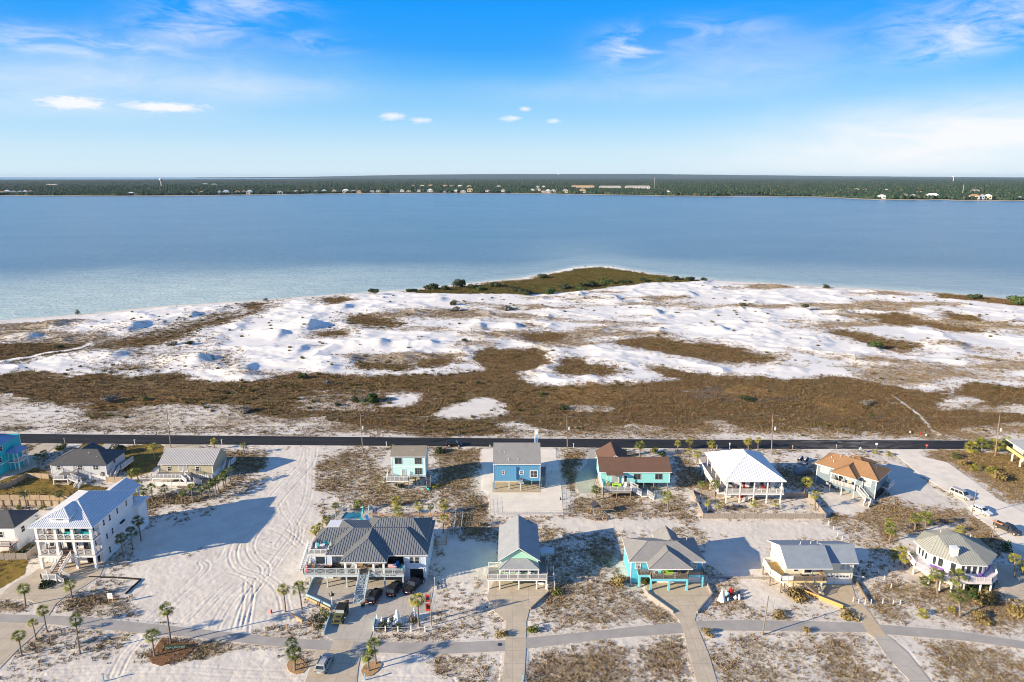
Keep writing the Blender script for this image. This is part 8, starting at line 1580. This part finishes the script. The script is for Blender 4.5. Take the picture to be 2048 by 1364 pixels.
for i in range(26):
    a = r.uniform(0, 3.14); c = (r.uniform(-1.6, 1.6), r.uniform(-.8, .8), r.uniform(.08, .6)); l = r.uniform(.6, 1.4); MB().bar((c[0] - cos(a) * l, c[1] - sin(a) * l, c[2] - .05), (c[0] + cos(a) * l, c[1] + sin(a) * l, c[2] + r.uniform(-.1, .3)), .14, .05).build('board', MT[r.choice(['wood', 'tanwood', 'greywood'])], t)
x, y = G(1209, 1041); t = empty('sawhorse', (x, y, 0), .3, 'small wooden trestle on the sand below the lumber heap', 'trestle'); MB().bar((-.6, 0, .8), (.6, 0, .8), .12).build('beam', MT['tanwood'], t)
for a in (-.5, .5):
    for b in (-.3, .3): MB().bar((a, b, 0), (a, 0, .8), .07).build('leg', MT['tanwood'], t)
# mulch beds
def bed(pl, m, name='mulch_bed', z=.05): return tag(MB().prism(W(pl), -.3, z).build(name, MT[m]), kind='structure')
bed([(318, 1284), (326, 1276), (340, 1276), (356, 1285), (375, 1283), (395, 1287), (384, 1300), (370, 1314), (345, 1326), (322, 1332), (304, 1327), (298, 1315), (306, 1302)], 'mulch')
bed([(573, 1331), (577, 1323), (588, 1317), (600, 1318), (612, 1326), (615, 1336), (606, 1346), (592, 1349), (578, 1343)], 'mulchtan'); bed([(726, 1352), (722, 1342), (728, 1331), (742, 1323), (758, 1322), (764, 1328), (758, 1340), (745, 1350), (733, 1353)], 'mulchtan')

# ================================================================ pools
def pool(water, deck_, z, label, rail_=None):
    wp = W(water); dp = W(deck_); c = dp[0]
    t = empty('swimming_pool', (0, 0, 0), 0, label, 'swimming pool')
    me = MB(); n = len(wp)
    # coping: deck polygon with a hole (quads between the two outlines, same count)
    dv = [(x, y, z) for x, y in dp]; wv2 = [(x, y, z) for x, y in wp]; wl = [(x, y, z - 1.4) for x, y in wp]; dl = [(x, y, -.3) for x, y in dp]
    for i in range(n): j = (i + 1) % n; me.add([dv[i], dv[j], wv2[j], wv2[i]], [(0, 1, 2, 3)]); me.add([wv2[i], wv2[j], wl[j], wl[i]], [(0, 1, 2, 3)]); me.add([dl[i], dl[j], dv[j], dv[i]], [(0, 1, 2, 3)])
    me.add(wl, [tuple(range(n))]); me.build('pool_deck', MT['concw'], t)
    MB().add([(x, y, z - .18) for x, y in wp], [tuple(range(n))]).build('pool_water', MT['poolwater'], t)
pool([(682, 1040), (722, 1040), (722, 1026), (692, 1026)], [(660, 1050), (746, 1050), (745, 1019), (690, 1017)], .35, 'rectangular blue swimming pool behind the grey roofed house')
pool([(36, 1058), (56, 1058), (58, 1044), (38, 1044)], [(30, 1061), (61, 1062), (60, 1038), (32, 1038)], .12, 'blue pool between the left edge house and the big white house')
for px, py, m, lb in ((672, 1040, 'tealcloth', 'closed teal parasol at the left of the swimming pool'), (727, 1034, 'tealcloth', 'closed tall turquoise parasol at the right of the swimming pool'), (738, 1028, 'seablue', 'closed pale blue parasol at the far right corner of the swimming pool')):
    x, y = G(px, py, .35); umbrella_closed((x, y, .35), m, lb, 3.0 if 'tall' in lb else 2.3)
for px, py, m, lb in ((682, 1021, 'greywood', 'left grey lounger behind the swimming pool'), (702, 1019, 'greywood', 'right grey lounger behind the swimming pool'), (724, 1044, 'tealcloth', 'teal lounger beside the turquoise parasol'), (735, 1040, 'bluecloth', 'blue lounger at the right edge of the pool deck')):
    x, y = G(px, py, .35); lounger((x, y, .35), .4, m, lb)
x, y = G(728, 1052, 0); sofa((x, y, .05), 0, 'blackcloth', 'black patio sofa right of the white patio roof', 2.4)

# ================================================================ far shore buildings
MT['farw'] = mat('far_white_wall', (.72, .70, .66), .8, .05, .2); MT['farc'] = mat('far_cream_wall', (.66, .55, .38), .8, .05, .2); MT['farb'] = mat('far_blue_wall', (.45, .55, .62), .8, .05, .2); MT['faro'] = mat('far_tan_roof', (.40, .24, .15), .8, .1, .2); MT['farr'] = mat('far_grey_roof', (.36, .35, .34), .8, .1, .2); MT['farwr'] = mat('far_white_roof', (.70, .70, .70), .6, .05, .2)
def ordn(i): return ['first', 'second', 'third', 'fourth', 'fifth', 'sixth', 'seventh', 'eighth', 'ninth', 'tenth', 'eleventh', 'twelfth', 'thirteenth', 'fourteenth', 'fifteenth', 'sixteenth', 'seventeenth', 'eighteenth', 'nineteenth', 'twentieth'][i]
FAR = [ # group phrase, list of (px, py, width px, height px, wall, roof)
 ('at far left of the shore', [(4, 389, 10, 5, 'farc', 'faro'), (14, 388, 9, 6, 'farw', 'farwr'), (27, 388, 8, 5, 'farw', 'farr'), (40, 388, 7, 5, 'farc', 'farr'), (50, 387.5, 7, 5, 'farw', 'farwr'), (61, 387, 6, 5, 'farc', 'faro')]),
 ('along the left far shore', [(262, 390.5, 10, 5, 'farw', 'farwr'), (270, 391, 6, 3, 'farc', 'faro'), (383, 388, 6, 4, 'farc', 'farr'), (403, 388, 7, 5, 'farw', 'faro'), (439, 389, 6, 7, 'farb', 'farr'), (452, 388.5, 11, 7, 'farw', 'farb'), (475, 387, 8, 5, 'farc', 'faro'), (488, 387, 7, 5, 'faro', 'faro'), (499, 388.5, 11, 7, 'farw', 'farb'), (560, 387.5, 10, 5, 'farw', 'farr'), (592, 386, 8, 5, 'farw', 'farr'), (606, 385, 7, 4, 'farc', 'faro'), (632, 385.5, 9, 4, 'farc', 'farr'), (648, 385, 8, 5, 'farw', 'farwr'), (668, 386, 8, 6, 'farc', 'farr')]),
 ('left of centre across the water', [(691, 386, 12, 7, 'farw', 'farwr'), (707, 384.5, 9, 4, 'farc', 'farr'), (718, 386, 9, 5, 'farc', 'faro'), (744, 385, 8, 4, 'farw', 'farr'), (757, 384.5, 10, 4, 'farw', 'farr'), (768, 384.5, 8, 4, 'farc', 'faro'), (804, 384, 8, 5, 'farw', 'farr'), (817, 384.5, 8, 4, 'farc', 'farr'), (838, 383.5, 8, 4, 'farw', 'farr'), (860, 384.5, 10, 6, 'farw', 'farwr'), (889, 385, 9, 3, 'farw', 'farr'), (912, 385, 9, 5, 'farw', 'farwr'), (926, 385.5, 11, 4, 'farc', 'farwr'), (940, 384, 12, 7, 'farc', 'faro'), (975, 384, 9, 4, 'farw', 'farr'), (1006, 384, 8, 5, 'farw', 'farr')]),
 ('right of centre across the water', [(1065, 382, 8, 4, 'farc', 'farwr'), (1077, 382, 8, 5, 'farw', 'farr'), (1086, 386, 9, 4, 'farc', 'farc'), (1096, 385.5, 10, 6, 'farw', 'farwr'), (1107, 385, 8, 6, 'farw', 'farr'), (1131, 386, 11, 7, 'farc', 'farr'), (1165, 386, 12, 8, 'farc', 'faro'), (1336, 388, 9, 6, 'farw', 'farwr')]),
 ('along the right far shore', [(1764, 398, 12, 7, 'farw', 'farwr'), (1812, 397, 12, 6, 'farw', 'farr'), (1827, 397, 11, 6, 'farw', 'farwr'), (1865, 397, 19, 8, 'farw', 'farwr'), (1879, 398, 8, 3, 'farb', 'farr'), (1949, 399, 15, 8, 'farc', 'faro'), (1964, 399, 7, 8, 'farb', 'farr'), (1976, 399, 11, 8, 'farc', 'farwr'), (2040, 399, 10, 4, 'farw', 'farwr')]),
 ('in pines behind the shore', [(98, 372, 9, 3, 'farc', 'farc'), (110, 372, 9, 3, 'farc', 'farwr'), (826, 373, 7, 3, 'farc', 'faro'), (845, 373.5, 9, 3, 'farw', 'farc'), (862, 373.5, 10, 4, 'farc', 'faro'), (890, 374, 9, 4, 'farc', 'faro'), (904, 374, 10, 3, 'farw', 'faro'), (920, 374.5, 9, 4, 'farc', 'farwr'), (938, 374.5, 9, 3, 'farw', 'farc'), (997, 375, 8, 4, 'farw', 'farr'), (1075, 376, 8, 4, 'farw', 'farr'), (1087, 376, 7, 4, 'farc', 'farwr'), (410, 370, 9, 3, 'farw', 'farr'), (428, 371, 10, 3, 'farc', 'farr'), (1712, 381, 12, 3, 'farw', 'farc'), (1735, 381.5, 14, 3, 'farc', 'faro'), (1773, 382, 10, 3, 'farw', 'farwr'), (1840, 386, 8, 3, 'farc', 'faro'), (1950, 386, 14, 5, 'farw', 'farr')]),
]
WN = {'farw': 'white', 'farc': 'cream', 'farb': 'pale blue', 'faro': 'tan', 'farr': 'grey', 'farwr': 'white'}
def far_building(px, py, wpx, hpx, wl, rf, label, apt=False):
    x, y = G(px, py, 1); d = math.hypot(x, y); k = d / F; w_ = wpx * k * .95; h = hpx * k * 1.0; dp = min(w_ * .8, 16)
    t = empty('shore_house' if not apt else 'apartment_block', (x, y, 1.5), -atan2(x, y) * .5, label, 'house' if not apt else 'apartment block', 'buildings of the far shore')
    MB().box(-w_ / 2, 0, 0, w_ / 2, dp, h * .68).build('wall', MT[wl], t)
    hip_roof(t, -w_ / 2 - .6, -.8, w_ / 2 + .6, dp + .8, h * .69, h * 1.05, [MT[rf]], 'x' if w_ > dp else 'y')
    n = 2 if not apt else 9
    for i in range(n):
        a = -w_ / 2 + w_ * (i + .3) / n; MB().box(a, -.12, h * .22, a + w_ * .38 / n, 0, h * .52).build('window', MT['glass'], t)
for ph, lst in FAR:
    for i, (px, py, wp_, hp_, wl, rf) in enumerate(lst): far_building(px, py, wp_, hp_, wl, rf, f'{WN[wl]} house, {WN[rf]} roof, {ordn(i)} from left {ph}')
far_building(1166, 376, 46, 5, 'farc', 'faro', 'long tan apartment block, leftmost of three behind the far shore', True); far_building(1220, 377, 44, 5, 'farw', 'farr', 'long white apartment block, middle of three behind the far shore', True); far_building(1275, 378, 50, 6, 'farw', 'farr', 'long white apartment block, rightmost of three behind the far shore', True)
def tower(px, py, hpx, label, r=1.0, bulb=True):
    x, y = G(px, py, 2); d = math.hypot(x, y); h = hpx * d / F; s = h / 40 * r; t = empty('water_tower', (x, y, 0), 0, label, 'water tower')
    MB().lathe([(2.2 * s, 0), (1.6 * s, h * .7), (2.0 * s, h * .78)], 0, 0, 12).build('stem', MT['farw'], t); MB().ball((0, 0, h * .88), (7.5 * s, 7.5 * s, h * .14), 14).build('tank', MT['farw'], t)
FAR_CLEAR = []
for ph, lst in FAR:
    for q in lst: x, y = G(q[0], q[1], 1); FAR_CLEAR.append((x, y, q[2] * y / F * .45 + 4))
for px, py, w_ in ((1166, 376, 46), (1220, 377, 44), (1275, 378, 50)): x, y = G(px, py, 1); FAR_CLEAR.append((x, y, w_ * y / F * .45))
forest()
tower(323, 374, 15, 'white water tower above the pines left of centre'); tower(1117, 356, 9, 'distant white water tower on the horizon near the centre'); tower(1906, 364, 10, 'distant white water tower on the horizon at the right')
for px, py, hp, lb in ((1308, 380, 24, 'thin radio mast right of the white apartment blocks'), (962, 362, 12, 'thin distant radio mast on the horizon left of centre'), (1925, 388, 16, 'thin radio mast in the pines at the right')):
    x, y = G(px, py, 2); h = hp * math.hypot(x, y) / F; t = empty('radio_mast', (x, y, 0), 0, lb, 'radio mast'); MB().tube([(0, 0, 0), (0, 0, h)], [.9, .5], 5).build('mast', MT['farw'], t); MB().box(-1.3, -.3, h * .9, 1.3, .3, h * .93).build('antenna', MT['farr'], t)
# ================================================================ air between here and the far shore
def haze():
    m = bpy.data.materials.new('haze_air'); m.use_nodes = True; nt = m.node_tree; nt.nodes.clear(); out = N(nt, 'ShaderNodeOutputMaterial')
    v = N(nt, 'ShaderNodeVolumePrincipled', inp={'Density': HAZE, 'Anisotropy': 0.0}); v.inputs['Color'].default_value = (.55, .75, .95, 1); L(nt, v.outputs[0], out.inputs['Volume'])
    o = MB().box(-62000, -400, -5.5, 62000, 48000, 190).build('haze', m); tag(o, 'thin pale blue air between the camera and the far shore', 'haze', kind='stuff')
HAZE = 1.1e-5
haze()
